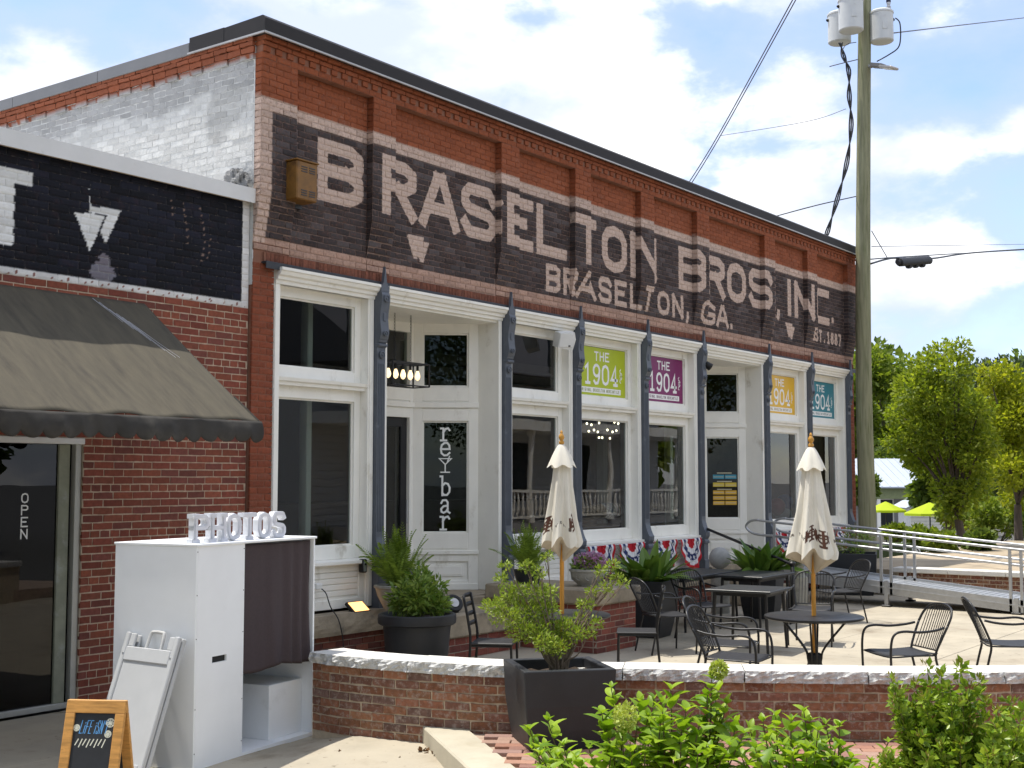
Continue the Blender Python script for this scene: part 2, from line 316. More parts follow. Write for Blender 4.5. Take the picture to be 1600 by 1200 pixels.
# ------------------------------------------------------------------ lettering: strokes in a 1 x 1 cell
def arc(cx, cy, rx, ry, a0, a1, n=10): return [(cx+rx*math.cos(R(a0+(a1-a0)*i/n)), cy+ry*math.sin(R(a0+(a1-a0)*i/n))) for i in range(n+1)]
OV = [(.5, 1), (.15, .92), (0, .72), (0, .28), (.15, .08), (.5, 0), (.85, .08), (1, .28), (1, .72), (.85, .92), (.5, 1)]
BOWL_T = [(0, 1), (.75, 1), (1, .88), (1, .64), (.75, .52), (0, .52)]; BOWL_B = [(.7, .52), (1, .40), (1, .13), (.75, 0), (0, 0)]
GL = {
 'A': [[(0, 0), (.42, 1)], [(.58, 1), (1, 0)], [(.42, 1), (.58, 1)], [(.2, .32), (.8, .32)]],
 'B': [[(0, 0), (0, 1)], BOWL_T, BOWL_B], 'C': [[(1, 1), (.1, 1), (0, .9), (0, .1), (.1, 0), (1, 0)]],
 'D': [[(0, 0), (0, 1)], [(0, 1), (.6, 1), (1, .75), (1, .25), (.6, 0), (0, 0)]],
 'E': [[(0, 0), (0, 1)], [(0, 1), (1, 1)], [(0, .52), (.75, .52)], [(0, 0), (1, 0)]], 'F': [[(0, 0), (0, 1)], [(0, 1), (1, 1)], [(0, .52), (.75, .52)]],
 'G': [[(1, .85), (.75, 1), (.2, 1), (0, .8), (0, .2), (.2, 0), (.8, 0), (1, .15), (1, .45), (.6, .45)]],
 'H': [[(0, 0), (0, 1)], [(1, 0), (1, 1)], [(0, .5), (1, .5)]], 'I': [[(.5, 0), (.5, 1)]],
 'L': [[(0, 1), (0, 0)], [(0, 0), (1, 0)]], 'M': [[(0, 0), (0, 1)], [(0, 1), (.5, .3)], [(.5, .3), (1, 1)], [(1, 1), (1, 0)]],
 'N': [[(0, 0), (0, 1)], [(0, 1), (1, 0)], [(1, 0), (1, 1)]], 'O': [OV], 'P': [[(0, 0), (0, 1)], BOWL_T],
 'R': [[(0, 0), (0, 1)], BOWL_T, [(.55, .52), (1, 0)]],
 'S': [[(1, .82), (.85, 1), (.15, 1), (0, .85), (0, .65), (.15, .54), (.85, .46), (1, .35), (1, .15), (.85, 0), (.15, 0), (0, .18)]],
 'T': [[(0, 1), (1, 1)], [(.5, 1), (.5, 0)]], 'U': [[(0, 1), (0, .2), (.2, 0), (.8, 0), (1, .2), (1, 1)]], 'Y': [[(0, 1), (.5, .5)], [(1, 1), (.5, .5)], [(.5, .5), (.5, 0)]],
 ',': [[(.5, .22), (.5, .06), (.3, -.15)]], '.': [[(.5, .02), (.5, .1)]], "'": [[(.5, 1), (.45, .75)]],
 '1': [[(.2, .82), (.55, 1), (.55, 0)], [(.25, 0), (.85, 0)]], '8': [[(.5, 1), (.1, .88), (.1, .64), (.5, .52), (.9, .64), (.9, .88), (.5, 1)], [(.5, .52), (0, .38), (0, .14), (.5, 0), (1, .14), (1, .38), (.5, .52)]],
 '7': [[(0, 1), (1, 1), (.35, 0)]], '0': [OV], '9': [arc(.5, .7, .5, .3, 0, 360, 14), [(1, .7), (.95, .35), (.7, .03), (.3, 0), (.1, .12)]],
 '4': [[(.72, 0), (.72, 1), (0, .28), (1, .28)], [(.45, 0), (.98, 0)]],
 'r': [[(.28, 0), (.28, .95)], [(.02, .95), (.28, .95)], [(.02, 0), (.6, 0)], [(.28, .62), (.5, .9), (.8, .97), (.95, .82)]],
 'e': [[(.05, .5), (.97, .5), (.93, .78), (.72, .97), (.4, .97), (.12, .8), (.03, .5), (.1, .18), (.38, .01), (.7, .03), (.95, .2)]],
 'b': [[(.2, 0), (.2, 1.5)], [(0, 1.5), (.2, 1.5)], [(.2, .75), (.5, .97), (.8, .9), (.99, .6), (.95, .25), (.7, .02), (.4, .02), (.2, .18)]],
 'a': [[(.1, .75), (.25, .95), (.6, .97), (.78, .8), (.78, .1), (.98, 0)], [(.78, .55), (.35, .5), (.08, .3), (.12, .08), (.35, 0), (.62, .1), (.78, .3)]],
 'i': [[(.5, 0), (.5, .62)], [(.5, .8), (.5, .84)]],
}
def stroke_mask(P, lines, hw, square=True):
    m = np.zeros(len(P), bool); e = hw if square else 0.
    for ln in lines:
        for (a, b) in zip(ln[:-1], ln[1:]):
            a = np.array(a); d = np.array(b)-a; l = np.hypot(*d)
            if l < 1e-9: continue
            d = d/l; q = P-a; al = q@d; pe = np.abs(q[:, 0]*d[1]-q[:, 1]*d[0]); m |= (pe < hw) & (al > -e) & (al < l+e)
            m |= ((q**2).sum(1) < hw*hw)
    return m
def stroke_dist(P, lines, hw):
    d_ = np.full(len(P), 9.)
    for ln in lines:
        m = len(ln)-1; closed = abs(ln[0][0]-ln[-1][0])+abs(ln[0][1]-ln[-1][1]) < 1e-6
        for i, (a, b) in enumerate(zip(ln[:-1], ln[1:])):
            a = np.array(a); d = np.array(b)-a; l = np.hypot(*d); e0 = hw if i == 0 and not closed else 0; e1 = hw if i == m-1 and not closed else 0
            if l < 1e-9: continue
            d = d/l; q = P-a; al = q@d; pe = np.abs(q[:, 0]*d[1]-q[:, 1]*d[0]); d_ = np.minimum(d_, np.maximum(pe-hw, np.maximum(-al-e0, al-l-e1))); d_ = np.minimum(d_, np.hypot(q[:, 0], q[:, 1])-hw)
    return d_
def glyph_lines(ch, x0, x1, z0, z1, hw, shear=0.):
    w = (x1-x0)-2*hw; h = (z1-z0)-2*hw
    return [[(x0+hw+px*w, z0+hw+pz*h+shear*(px*w)) for px, pz in ln] for ln in GL[ch]]
def ribbon(mb, lines, hw, place, t0=.0004, dt=.00025, thick=0.):
    """flat lettering: each stroke a mitred ribbon a hair above the one before; place(u, v, w) -> point"""
    for k, ln in enumerate(lines):
        P = [np.array(p, float) for p in ln]; n = len(P)
        closed = np.allclose(P[0], P[-1]) and n > 3
        L_, R_ = [], []
        for i in range(n):
            a = P[i-1] if i > 0 else (P[-2] if closed else None); c = P[i+1] if i < n-1 else (P[1] if closed else None)
            d1 = (P[i]-a)/max(1e-9, np.hypot(*(P[i]-a))) if a is not None else None; d2 = (c-P[i])/max(1e-9, np.hypot(*(c-P[i]))) if c is not None else None
            d = d1 if d2 is None else d2 if d1 is None else (d1+d2); d = d/max(1e-9, np.hypot(*d)); nn = np.array([-d[1], d[0]])
            mi = 1.0
            if d1 is not None and d2 is not None: mi = 1/max(.5, abs(nn@np.array([-d1[1], d1[0]])))
            q = P[i].copy()
            if not closed and i == 0: q = q-d*hw
            if not closed and i == n-1: q = q+d*hw
            L_.append(q+nn*hw*mi); R_.append(q-nn*hw*mi)
        w = t0+k*dt
        if thick:
            vs = [place(p[0], p[1], -thick) for p in L_]+[place(p[0], p[1], -thick) for p in R_]+[place(p[0], p[1], w) for p in L_]+[place(p[0], p[1], w) for p in R_]
            fs = []
            for i in range(n-1):
                fs += [(2*n+i, 3*n+i, 3*n+i+1, 2*n+i+1), (i+1, n+i+1, n+i, i), (i, 2*n+i, 2*n+i+1, i+1), (n+i+1, 3*n+i+1, 3*n+i, n+i)]
            if not closed: fs += [(0, n, 3*n, 2*n), (2*n-1, n-1, 3*n-1, 4*n-1)]
            mb.add(vs, fs)
        else:
            vs = [place(p[0], p[1], w) for p in L_]+[place(p[0], p[1], w) for p in R_]
            mb.add(vs, [(i, n+i, n+i+1, i+1) for i in range(n-1)])
    return mb
# ================================================================== palette
WHITE = mat('white_paint', (.86, .84, .775), .45, var=.05, vs_=3, bump=.0006, bs=120, dirt=(.46, .41, .32), dirt_s=3.2, dirt_lo=.58, dirt_hi=.80, stretch=(1, 1, .55))
TRIM_GREY = mat('trim_grey', (.66, .67, .67), .5, var=.04, vs_=4)
IRON = mat('slate_blue_iron', (.095, .108, .13), .42, var=.12, vs_=9, bump=.0008, bs=60, dirt=(.20, .22, .25), dirt_s=6, dirt_lo=.62, dirt_hi=.8)
STEEL_DK = mat('dark_steel', (.035, .038, .045), .5, var=.2, vs_=8)
COPING = mat('coping_metal', (.034, .031, .031), .6, metal=.0, var=.12, vs_=2, spec=.2)
COPING_W = mat('coping_white', (.70, .70, .69), .5, var=.07, vs_=2, dirt=(.30, .28, .25), dirt_s=5, dirt_lo=.6, dirt_hi=.85)
STONE = mat('sandstone', (.30, .25, .18), .9, var=.25, vs_=5, bump=.006, bs=26, dirt=(.12, .11, .09), dirt_s=4, dirt_lo=.52, dirt_hi=.75)
GRANITE = mat('rock_face_granite', (.50, .50, .49), .85, var=.28, vs_=24, bump=.012, bs=30, detail=8)
GRANITE_TOP = mat('granite_top', (.63, .61, .56), .8, var=.08, vs_=14, bump=.001, bs=90, dirt=(.42, .40, .35), dirt_s=3, dirt_lo=.55, dirt_hi=.85)
CONCRETE = mat('concrete', (.39, .345, .265), .85, var=.16, vs_=2.2, bump=.0012, bs=120, dirt=(.24, .20, .145), dirt_s=1.1, dirt_lo=.50, dirt_hi=.72, detail=9, spots=((.17, .14, .105), 16.))
KERB = mat('kerb_concrete', (.44, .40, .31), .85, var=.1, vs_=3, bump=.002, bs=80, dirt=(.36, .31, .22), dirt_s=2.5, dirt_lo=.5, dirt_hi=.8, detail=9)
ASPHALT = mat('asphalt', (.11, .108, .105), .9, var=.2, vs_=3, bump=.003, bs=150)
BLACK_METAL = mat('black_metal', (.012, .012, .013), .45, var=.2, vs_=20, spec=.3)
ALU = mat('aluminium', (.46, .47, .48), .48, metal=.9, var=.08, vs_=12)
PLANTER = mat('planter_resin', (.022, .024, .028), .5, var=.18, vs_=4, bump=.0006, bs=90, dirt=(.045, .043, .04), dirt_s=3, dirt_lo=.55, dirt_hi=.85)
SOIL = mat('soil', (.045, .030, .020), .95, var=.4, vs_=30, bump=.01, bs=60)
GLASS = glass_mat('window_glass', (.66, .70, .68), 1.25)
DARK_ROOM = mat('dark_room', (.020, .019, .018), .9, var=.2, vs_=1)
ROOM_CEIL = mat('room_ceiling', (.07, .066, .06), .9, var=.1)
BRICK = attr_mat('painted_brick', .88, .0022, 90, erode=.62, erode_s=34, vamt=.34, vscale=30, letters=(.56, .42, .345))
BRICK_PLAIN = attr_mat('red_brick', .85, .0014, 110, erode=.25, erode_s=34, vamt=.22, vscale=26)
BRICK_BLACK = attr_mat('gloss_painted_brick', .62, .0008, 110, erode=.04, erode_s=9, vamt=.15, vscale=26, spec=.18)
BRICK_TUMBLED = attr_mat('tumbled_brick', .88, .0022, 80, vamt=.30, vscale=30, white_wear=True)

# ================================================================== bricks
def shade(c, lo=.78, hi=1.22): k = rng.uniform(lo, hi); return tuple(v*k for v in c)
def lay(u0, u1, v0, v1, L=.203, H=.0677, j=.010, head_rows=None, holes=(), shift=.5, minl=.035):
    out = []; n = max(1, round((v1-v0)/H)); h = (v1-v0)/n
    for r in range(n):
        va = v0+r*h+j/2; vb = v0+(r+1)*h-j/2; bl = L
        if head_rows and (r % head_rows[0]) == head_rows[1]: bl = L/2
        u = u0-(L*shift if r % 2 else 0)-rng.random()*.0
        if bl < L: u = u0-bl*.25
        while u < u1-1e-6:
            a = max(u, u0)+j/2; b = min(u+bl, u1)-j/2
            segs = [(a, b)]
            for (hu0, hu1, hv0, hv1) in holes:
                if vb > hv0+.01 and va < hv1-.01:
                    ns = []
                    for (p, q) in segs:
                        if q <= hu0 or p >= hu1: ns.append((p, q)); continue
                        if p < hu0: ns.append((p, hu0))
                        if q > hu1: ns.append((hu1, q))
                    segs = ns
            for (p, q) in segs:
                if q-p > minl: out.append((p, q, va, vb))
            u += bl
    return out
TPL = {}
def brick_tpl(nu, nv):
    if (nu, nv) in TPL: return TPL[(nu, nv)]
    g = [(i/nu, j/nv, 0 if 0 < i < nu and 0 < j < nv else .35) for j in range(nv+1) for i in range(nu+1)]; w = nu+1
    b = len(g); g += [(0, 0, 1), (1, 0, 1), (1, 1, 1), (0, 1, 1)]
    f = [(j*w+i, j*w+i+1, (j+1)*w+i+1, (j+1)*w+i) for j in range(nv) for i in range(nu)]
    f.append(tuple([i for i in range(nu, -1, -1)]+[b, b+1])); f.append(tuple([nv*w+i for i in range(nu+1)]+[b+2, b+3]))
    f.append(tuple([j*w for j in range(nv+1)]+[b+3, b])); f.append(tuple([j*w+nu for j in range(nv, -1, -1)]+[b+1, b+2]))
    TPL[(nu, nv)] = (np.array(g), f); return TPL[(nu, nv)]
def brick_arrays(br, nu, nv, place, back, jit=.0022):
    """br=(u0,u1,v0,v1,front); w runs from front (out of the wall) to back"""
    t, f = brick_tpl(nu, nv); u0, u1, v0, v1, fr = br
    fr = fr + rng.uniform(-.0022, .0022)
    n = len(t); ju = nrg.uniform(-jit, jit, n); jv = nrg.uniform(-jit, jit, n)
    edge = t[:, 2] > 0
    u = u0+t[:, 0]*(u1-u0)+np.where(edge, ju, 0); v = v0+t[:, 1]*(v1-v0)+np.where(edge, jv, 0)
    w = np.where(t[:, 2] >= 1, back, fr-np.where(t[:, 2] > 0, .0028, 0)+nrg.uniform(-.0006, .0006, n))
    return place(u, v, w), f, u, v
def brick_wall(bricks, place, back, matr, parent, tint_fn, paint_fn=None, nu=2, nv=1, nmax=300, name='brick', jit=.0022, edge_fn=None):
    """every brick is geometry; the ones that show largest in the photo are objects, the rest one stuff part"""
    sc = []
    for i, b in enumerate(bricks):
        q = place(np.array([(b[0]+b[1])/2]), np.array([(b[2]+b[3])/2]), np.array([b[4]]))[0]; x, y, s = proj(q)
        ok = -20 < x < 1620 and -20 < y < 1220
        sc.append((s*min(1, (b[1]-b[0])/.15) if ok else 0, i))
    order = sorted(sc, reverse=True); single = {i for s, i in order[:nmax] if s > 0}
    J = MB(); Jt = []; Jp = []; M = wm(parent).inverted(); ident = (M == Matrix())
    for i, b in enumerate(bricks):
        P, f, u, v = brick_arrays(b, nu, nv, place, back, jit)
        tn = np.tile(np.array(tuple(tint_fn(b))+(1.,)), (len(P), 1))
        if edge_fn: tn[:, 3] = edge_fn(P)
        pt = paint_fn(P, u, v) if paint_fn else np.zeros((len(P), 4)); dk = pt[:, :3].sum(1) < .14; pt[dk, :3] *= rng.choice((.6, .8, 1., 1., 1.3, 1.9)); pt[~dk, :3] *= rng.uniform(.86, 1.12)
        if i in single:
            mb = MB(); c = P.mean(0); mb.v = [tuple(q) for q in (P-c)]; mb.f = list(f); mb.mi = [0]*len(f); mb.tint = tn; mb.paint = pt
            o = mb.build(name, matr, None); o.parent = parent; o.location = M @ Vector(c)
        else:
            J.add(P, f); Jt.append(tn); Jp.append(pt)
    if J.v:
        J.tint = np.vstack(Jt); J.paint = np.vstack(Jp); tag(J.build(name+'work', matr, parent), kind='stuff')

# ================================================================== ground
def ground():
    mb = MB()
    xs = [-400, -60, -14, 17, 22, 27, 32, 40, 60, 120, 400, 1500]; ys = [-600, -60, -20, -9, 0, 20, 60, 200, 900]
    def z(x, y): return -.05-1.75*max(0, min(1, (x-22)/14))**1.0
    b = len(mb.v)
    for y in ys:
        for x in xs: mb.v.append((x, y, z(x, y)))
    w = len(xs)
    for j in range(len(ys)-1):
        for i in range(w-1): mb.f.append((j*w+i, j*w+i+1, (j+1)*w+i+1, (j+1)*w+i)); mb.mi.append(0)
    tag(mb.build('ground', ASPHALT), kind='structure')
ground()
def pavement():
    base = MB().box(-14, 13.1, -9.2, 0, -.12, -.012).build('pavement', mat('joint_dirt', (.16, .13, .09), .95, var=.2)); tag(base, kind='structure')
    xs = [-14, -11.6, -9.2, -6.6, -4.3, -2.15, .35, 2.8, 5.2, 7.7, 10.3, 13.1]; ys = [-9.2, -7.2, -5.1, -3.5, -1.6, 0]
    for i in range(len(xs)-1):
        for j in range(len(ys)-1):
            dz = rng.uniform(-.0015, .0015)
            MB().box(xs[i]+.004, xs[i+1]-.004, ys[j]+.004, ys[j+1]-.004, -.012, dz, b=.004).build('slab', CONCRETE, base)
pavement()

# ================================================================== the brick store
store = thing('brick_store', 'long red brick store with painted wall sign, white storefront and slate blue posts', 'building', (0, 0, 0))
XR = 16.35; ZTOP = 6.60
PIL = [(0, .51), (1.70, 2.09), (4.14, 4.54), (5.87, 6.28), (7.67, 8.07), (9.46, 9.89), (12.0, 12.45), (13.89, 14.35), (15.9, XR)]
SIGN0, SIGN1 = 4.45, 5.965
RED = (.27, .074, .028); BLK = (.040, .036, .037); CREAM = (.56, .42, .345); DULL = (.46, .30, .23)
# ---- the painted sign: each letter as [left, right, top-left y, bottom-left y] measured on the photograph, laid on the wall
BIG = [('B', 496, 567, 215, 311), ('R', 597.5, 650, 241, 336), ('A', 655, 717, 261, 353), ('S', 720.6, 775, 287, 369), ('E', 792.5, 832.5, 301, 381), ('L', 838, 885, 319.6, 397),
       ('T', 900, 931, 333.6, 417), ('O', 940, 979, 347, 424), ('N', 984.6, 1025, 363, 433), ('B', 1060, 1103, 385, 451), ('R', 1109, 1132, 399, 462), ('O', 1136, 1165, 407, 470),
       ('S', 1170, 1207, 419, 477), ('I', 1227.5, 1238, 433, 492), ('N', 1241, 1273, 437.5, 494), ('C', 1277, 1295, 447.5, 502.5)]
SMALL = [('B', 852.7, 874.8, 413, 455), ('R', 880, 905, 419, 460), ('A', 906, 931, 426, 466), ('S', 935, 955, 432, 471), ('E', 960, 979, 437.6, 477), ('L', 984, 1000, 442.5, 481), ('T', 1002, 1023, 446, 486),
         ('O', 1027, 1045.5, 453, 491), ('N', 1050, 1067, 457, 495), (',', 1070, 1078, 470, 500), ('G', 1100, 1117, 468, 505), ('A', 1119, 1138, 473, 511), ('.', 1139, 1146, 480, 512)]
SIGN_GLYPHS = []
def surf_x(px, py):
    x = onY(px, py, -.10).x
    return x if any(a <= x <= b for a, b in PIL) else onY(px, py, 0).x
def sign_setup():
    def z_of(px, py): return onY(px, py, 0).z
    for lst, hw, z0d, z1d in ((BIG, .074, 0, 0), (SMALL, .038, 0, 0)):
        tops = []; bots = []
        for ch, a, b, yt, yb in lst:
            if ch not in ',.': tops.append(z_of(a, yt)); bots.append(z_of(a, yb))
        zt = sum(tops)/len(tops); zb = sum(bots)/len(bots)
        for ch, a, b, yt, yb in lst:
            x0 = surf_x(a, (yt+yb)/2); x1 = surf_x(b, (yt+yb)/2); h = hw
            if ch == 'I': h = min(hw, (x1-x0)/2*.98)
            if ch in ',.': SIGN_GLYPHS.append((glyph_lines(ch, x0, x1, zb, zt, h*.9), h*.9)); continue
            SIGN_GLYPHS.append((glyph_lines(ch, x0, x1, zb, zt, h), h))
    zt, zb = z_of(1242, 437.5), z_of(1242, 494)
    x0, x1 = onY(1212, 485).x, onY(1220, 485).x; SIGN_GLYPHS.append((glyph_lines(',', x0, x1, z_of(1215, 497), z_of(1215, 470), .06), .055))
    x0, x1 = onY(1297, 500).x, onY(1304, 500).x; SIGN_GLYPHS.append((glyph_lines('.', x0, x1, z_of(1300, 505), z_of(1300, 490), .05), .05))
    x = surf_x(1274, 520); xe = surf_x(1315, 535); z1 = z_of(1273, 513); z0 = z_of(1273, 533); chs = 'EST.1887'; cw = (xe-x)/len(chs)
    for i, ch in enumerate(chs): SIGN_GLYPHS.append((glyph_lines(ch, x+i*cw+.01, x+(i+1)*cw-.035, z0, z1, .026), .024))
    # the small twin-triangle mark, twice
    for (px, py, w, h) in ((653, 372, .26, .27), (1234, 507, .26, .25)):
        p = onY(px, py); 
        for dx, dz, sc in ((-.05, 0, 1.), (.06, -.05, .9)):
            for k in range(9):
                t = k/8; SIGN_GLYPHS.append(([[(p.x+dx-w/2*sc*(1-t), p.z+dz-h*t*sc), (p.x+dx+w/2*sc*(1-t), p.z+dz-h*t*sc)]], .018))
sign_setup()
BBOX = [(min(q[0] for l in g for q in l)-h, max(q[0] for l in g for q in l)+h, min(q[1] for l in g for q in l)-h, max(q[1] for l in g for q in l)+h) for g, h in SIGN_GLYPHS]
def sign_paint(P, mortar=False):
    x = P[:, 0]; z = P[:, 2]; n = len(P)
    out = np.zeros((n, 4)); red = z > SIGN1
    out[:] = RED+(.96,)
    band = (z <= SIGN1) & (z > SIGN0)
    out[band] = ((.23, .16, .135, .95) if mortar else BLK+(.93,))
    top = (z <= SIGN1) & (z > SIGN1-.137); out[top] = CREAM+(.93,)
    bot = (z <= SIGN0+.055) & (z > 4.355); out[bot] = DULL+(.80,)
    lef = band & (x < .15); out[lef] = CREAM+(.9,)
    out[(z <= 4.355)] = (.22, .055, .024, .92)
    return out
def sign_edge(P):
    x = P[:, 0]; z = P[:, 2]; d_ = np.full(len(P), 9.); P2 = np.stack([x, z], 1)
    for (g, h), (a, b, c, d) in zip(SIGN_GLYPHS, BBOX):
        if b+.06 < x.min() or a-.06 > x.max() or d+.06 < z.min() or c-.06 > z.max(): continue
        q = (x > a-.07) & (x < b+.07)
        if q.any(): d_[q] = np.minimum(d_[q], stroke_dist(P2[q], g, h))
    return np.clip(.5-d_/.10, 0, 1)*((z < SIGN1-.12) & (z > 4.40))
OLDBRICK = [(.17, .075, .050), (.20, .095, .065), (.14, .062, .046), (.22, .12, .09), (.12, .060, .050)]
def old_tint(b):
    c = rng.choice(OLDBRICK); k = rng.uniform(.8, 1.25); return tuple(v*k for v in c)
def pil_front(z): return .10*max(0., min(1., (z-SIGN0)/.50))
facade_place = lambda u, v, w: np.stack([u, -w, v], 1)
def store_walls():
    # mortar core: recessed field, pilasters, top bands; its face is a fine sheet so that the sign paint can cross the joints
    mb = MB(); mb.box(.012, XR-.012, .004, .34, 4.27, ZTOP); core = mb
    core.box(.008, .27, .0, .33, 0, 4.27); core.box(16.02, XR-.008, 0, .33, 0, 4.27)
    wall = core.build('wall', mat('mortar_red', (.24, .11, .07), .9, var=.2), store)
    sheet = MB(); 
    def add_sheet(x0, x1, z0, z1, yf):
        nu = max(1, int((x1-x0)/.018)); nv = max(1, int((z1-z0)/.018))
        sheet.grid(lambda a, b: (x0+a*(x1-x0), yf(z0+b*(z1-z0)), z0+b*(z1-z0)), nu, nv)
    edges = [p for a in PIL for p in a]
    for a, b in zip(PIL[:-1], PIL[1:]): add_sheet(a[1], b[0], 4.36, 6.36, lambda z: .001)
    for a in PIL:
        add_sheet(a[0], a[1], 4.36, 6.36, lambda z: -pil_front(z)+.006)
        for side in (a[0]+.014, a[1]-.014): sheet.grid(lambda s, t, side=side: (side, -(pil_front(4.36+t*2.0)-.006)*(1-s)+.0*s, 4.36+t*2.0), 2, 60)
    P = np.array(sheet.v); sheet.paint = sign_paint(P, True); sheet.tint = np.tile(np.array([.21, .145, .115, 1]), (len(P), 1)); sheet.tint[:, 3] = sign_edge(P)
    sheet.build('pointing', BRICK, wall)
    MB().box(.012, XR-.012, -.094, .01, 6.36, 6.60).build('band', mat('mortar_red', (.24, .11, .07)), wall)
    br = []
    for a, b in zip(PIL[:-1], PIL[1:]):
        for q in lay(a[1], b[0], 4.37, 6.36): br.append(q+(.007,))
    for k, a in enumerate(PIL):
        for q in lay(a[0], a[1], 4.37, 6.36): br.append(q+(max(.007, pil_front((q[2]+q[3])/2))+.002,))
    for q in lay(0, XR, 6.36, 6.43): br.append(q+(.102,))
    for q in lay(0, XR, 6.495, 6.60, H=.052): br.append(q+(.118 if q[2] < 6.54 else .145,))
    for (x0, x1) in ((0, .30), (16.05, XR)):
        for q in lay(x0, x1, .02, 4.24): br.append(q+(.007,))
    brick_wall(br, facade_place, -.02, BRICK, wall, old_tint, lambda P, u, v: sign_paint(P), nu=10, nv=4, edge_fn=sign_edge)
    # toothed course under the eaves
    n = 0; x = .06
    while x < XR-.05:
        mb = MB().box(-.045, .045, -.012, .05, -.03, .03, b=.004); mb.tint = np.tile(np.array(old_tint(0)+(0,)), (len(mb.v), 1)); mb.paint = np.tile(np.array(RED+(.95,)), (len(mb.v), 1))
        o = mb.build('dentil_brick', BRICK, None); o.parent = wall; o.location = (x, -.104, 6.462); n += 1; x += .165
    # soldier row over the steel lintel: too fine to pick apart
    J = MB(); T = []; x = .16
    while x < XR-.1:
        b0 = len(J.v); J.box(x+.003, x+.056, -.028+rng.uniform(-.003, .003), .02, 4.262, 4.352, b=.004); c = old_tint(0); k = len(J.v)-b0
        T += [shade((.17, .062, .038), .75, 1.3)+(0,)]*k; x += .060
    J.tint = np.array(T); J.paint = np.zeros((len(J.v), 4)); tag(J.build('soldier_course', BRICK, wall), kind='stuff')
    MB().box(.14, XR-.06, -.022, .03, 4.262, 4.35).build('lintel_bed', mat('mortar_red', (.24, .11, .07)), wall)
    lt = MB().box(.12, XR-.04, -.075, .10, 4.232, 4.256, b=.004); lt.box(.12, XR-.04, -.075, -.065, 4.18, 4.235); lt.build('lintel', STEEL_DK, store)
    # left side wall: limewashed brick above the neighbour's roof
    place = lambda u, v, w: np.stack([-w, u, v], 1)
    MB().box(.002, .33, .006, 14, 4.0, ZTOP-.005).build('side_wall', mat('lime_mortar', (.60, .60, .58), .9, var=.12, bump=.004, bs=20), store)
    br = [q+(.0035,) for q in lay(.02, 9, 4.75, 6.36)]+[q+(.010 if (k % 2) else .032,) for k, q in enumerate(lay(.0, 9, 6.36, 6.43, L=.203))]+[q+(.03,) for q in lay(0, 9, 6.43, 6.50)]+[q+(.045,) for q in lay(0, 9, 6.50, 6.60, H=.05)]
    def side_paint_shade(P, u, v):
        o = np.zeros((len(P), 4)); o[:] = (.62, .62, .60, .97); pz = np.sin(P[:, 1]*2.1+1)*np.sin(P[:, 2]*3.3+P[:, 1])+.6*np.sin(P[:, 1]*5.3+P[:, 2]*2); o[pz > .55] = (.47, .47, .455, .97); o[(P[:, 2] > 6.08+.06*np.sin(P[:, 1]*3))] = (.40, .40, .395, .97); o[P[:, 2] > 6.385+.02*np.sin(P[:, 1]*61)] = RED+(.95,); o[P[:, 2] > 6.43] = (.28, .085, .04, .95); return o  # top grey band is the coping's cast shadow painted in; grey patches are mottling
    J = MB(); Jt = []; Jp = []; sw = MB()
    brick_wall(br, place, -.02, attr_mat('limewashed_brick', .9, .016, 13, erode=.10, erode_s=6, vamt=.22, vscale=5), bpy.data.objects['side_wall'], old_tint, side_paint_shade, nu=3, nv=1, nmax=300, jit=.006)
    MB().box(16.02, XR-.002, 0.02, 14, 0, ZTOP-.01).build('side_wall', mat('mortar_red', (.24, .11, .07)), store)
    # roof and metal coping
    MB().box(.3, 16.0, .3, 14, 6.1, 6.2).build('roof', mat('roof_felt', (.16, .16, .16), .9), store)
    cp = MB(); cp.prism([(-.20, 6.595), (-.205, 6.74), (-.17, 6.775), (.42, 6.76), (.42, 6.60)], -.065, XR+.08, 'x'); cp.build('coping', COPING, store)
    e = MB().box(-.067, XR+.082, -.212, -.19, 6.585, 6.604); e.box(-.074, -.055, -.2, 1.0, 6.585, 6.604); e.build('drip_edge', mat('drip_metal', (.42, .41, .40), .4, metal=.3), store)
    cr = MB().box(-.068, .36, .42, .98, 6.60, 6.768, b=.006); cr.build('coping', COPING, store)
    ys = [.99, 2.6, 4.3, 6.0, 8.0, 10.5, 14]
    for a, b in zip(ys[:-1], ys[1:]): MB().box(-.060, .36, a, b-.004, 6.585, 6.72, b=.005).build('coping', mat('coping_pale', (.17, .17, .175), .4, var=.1, vs_=2), store)
store_walls()
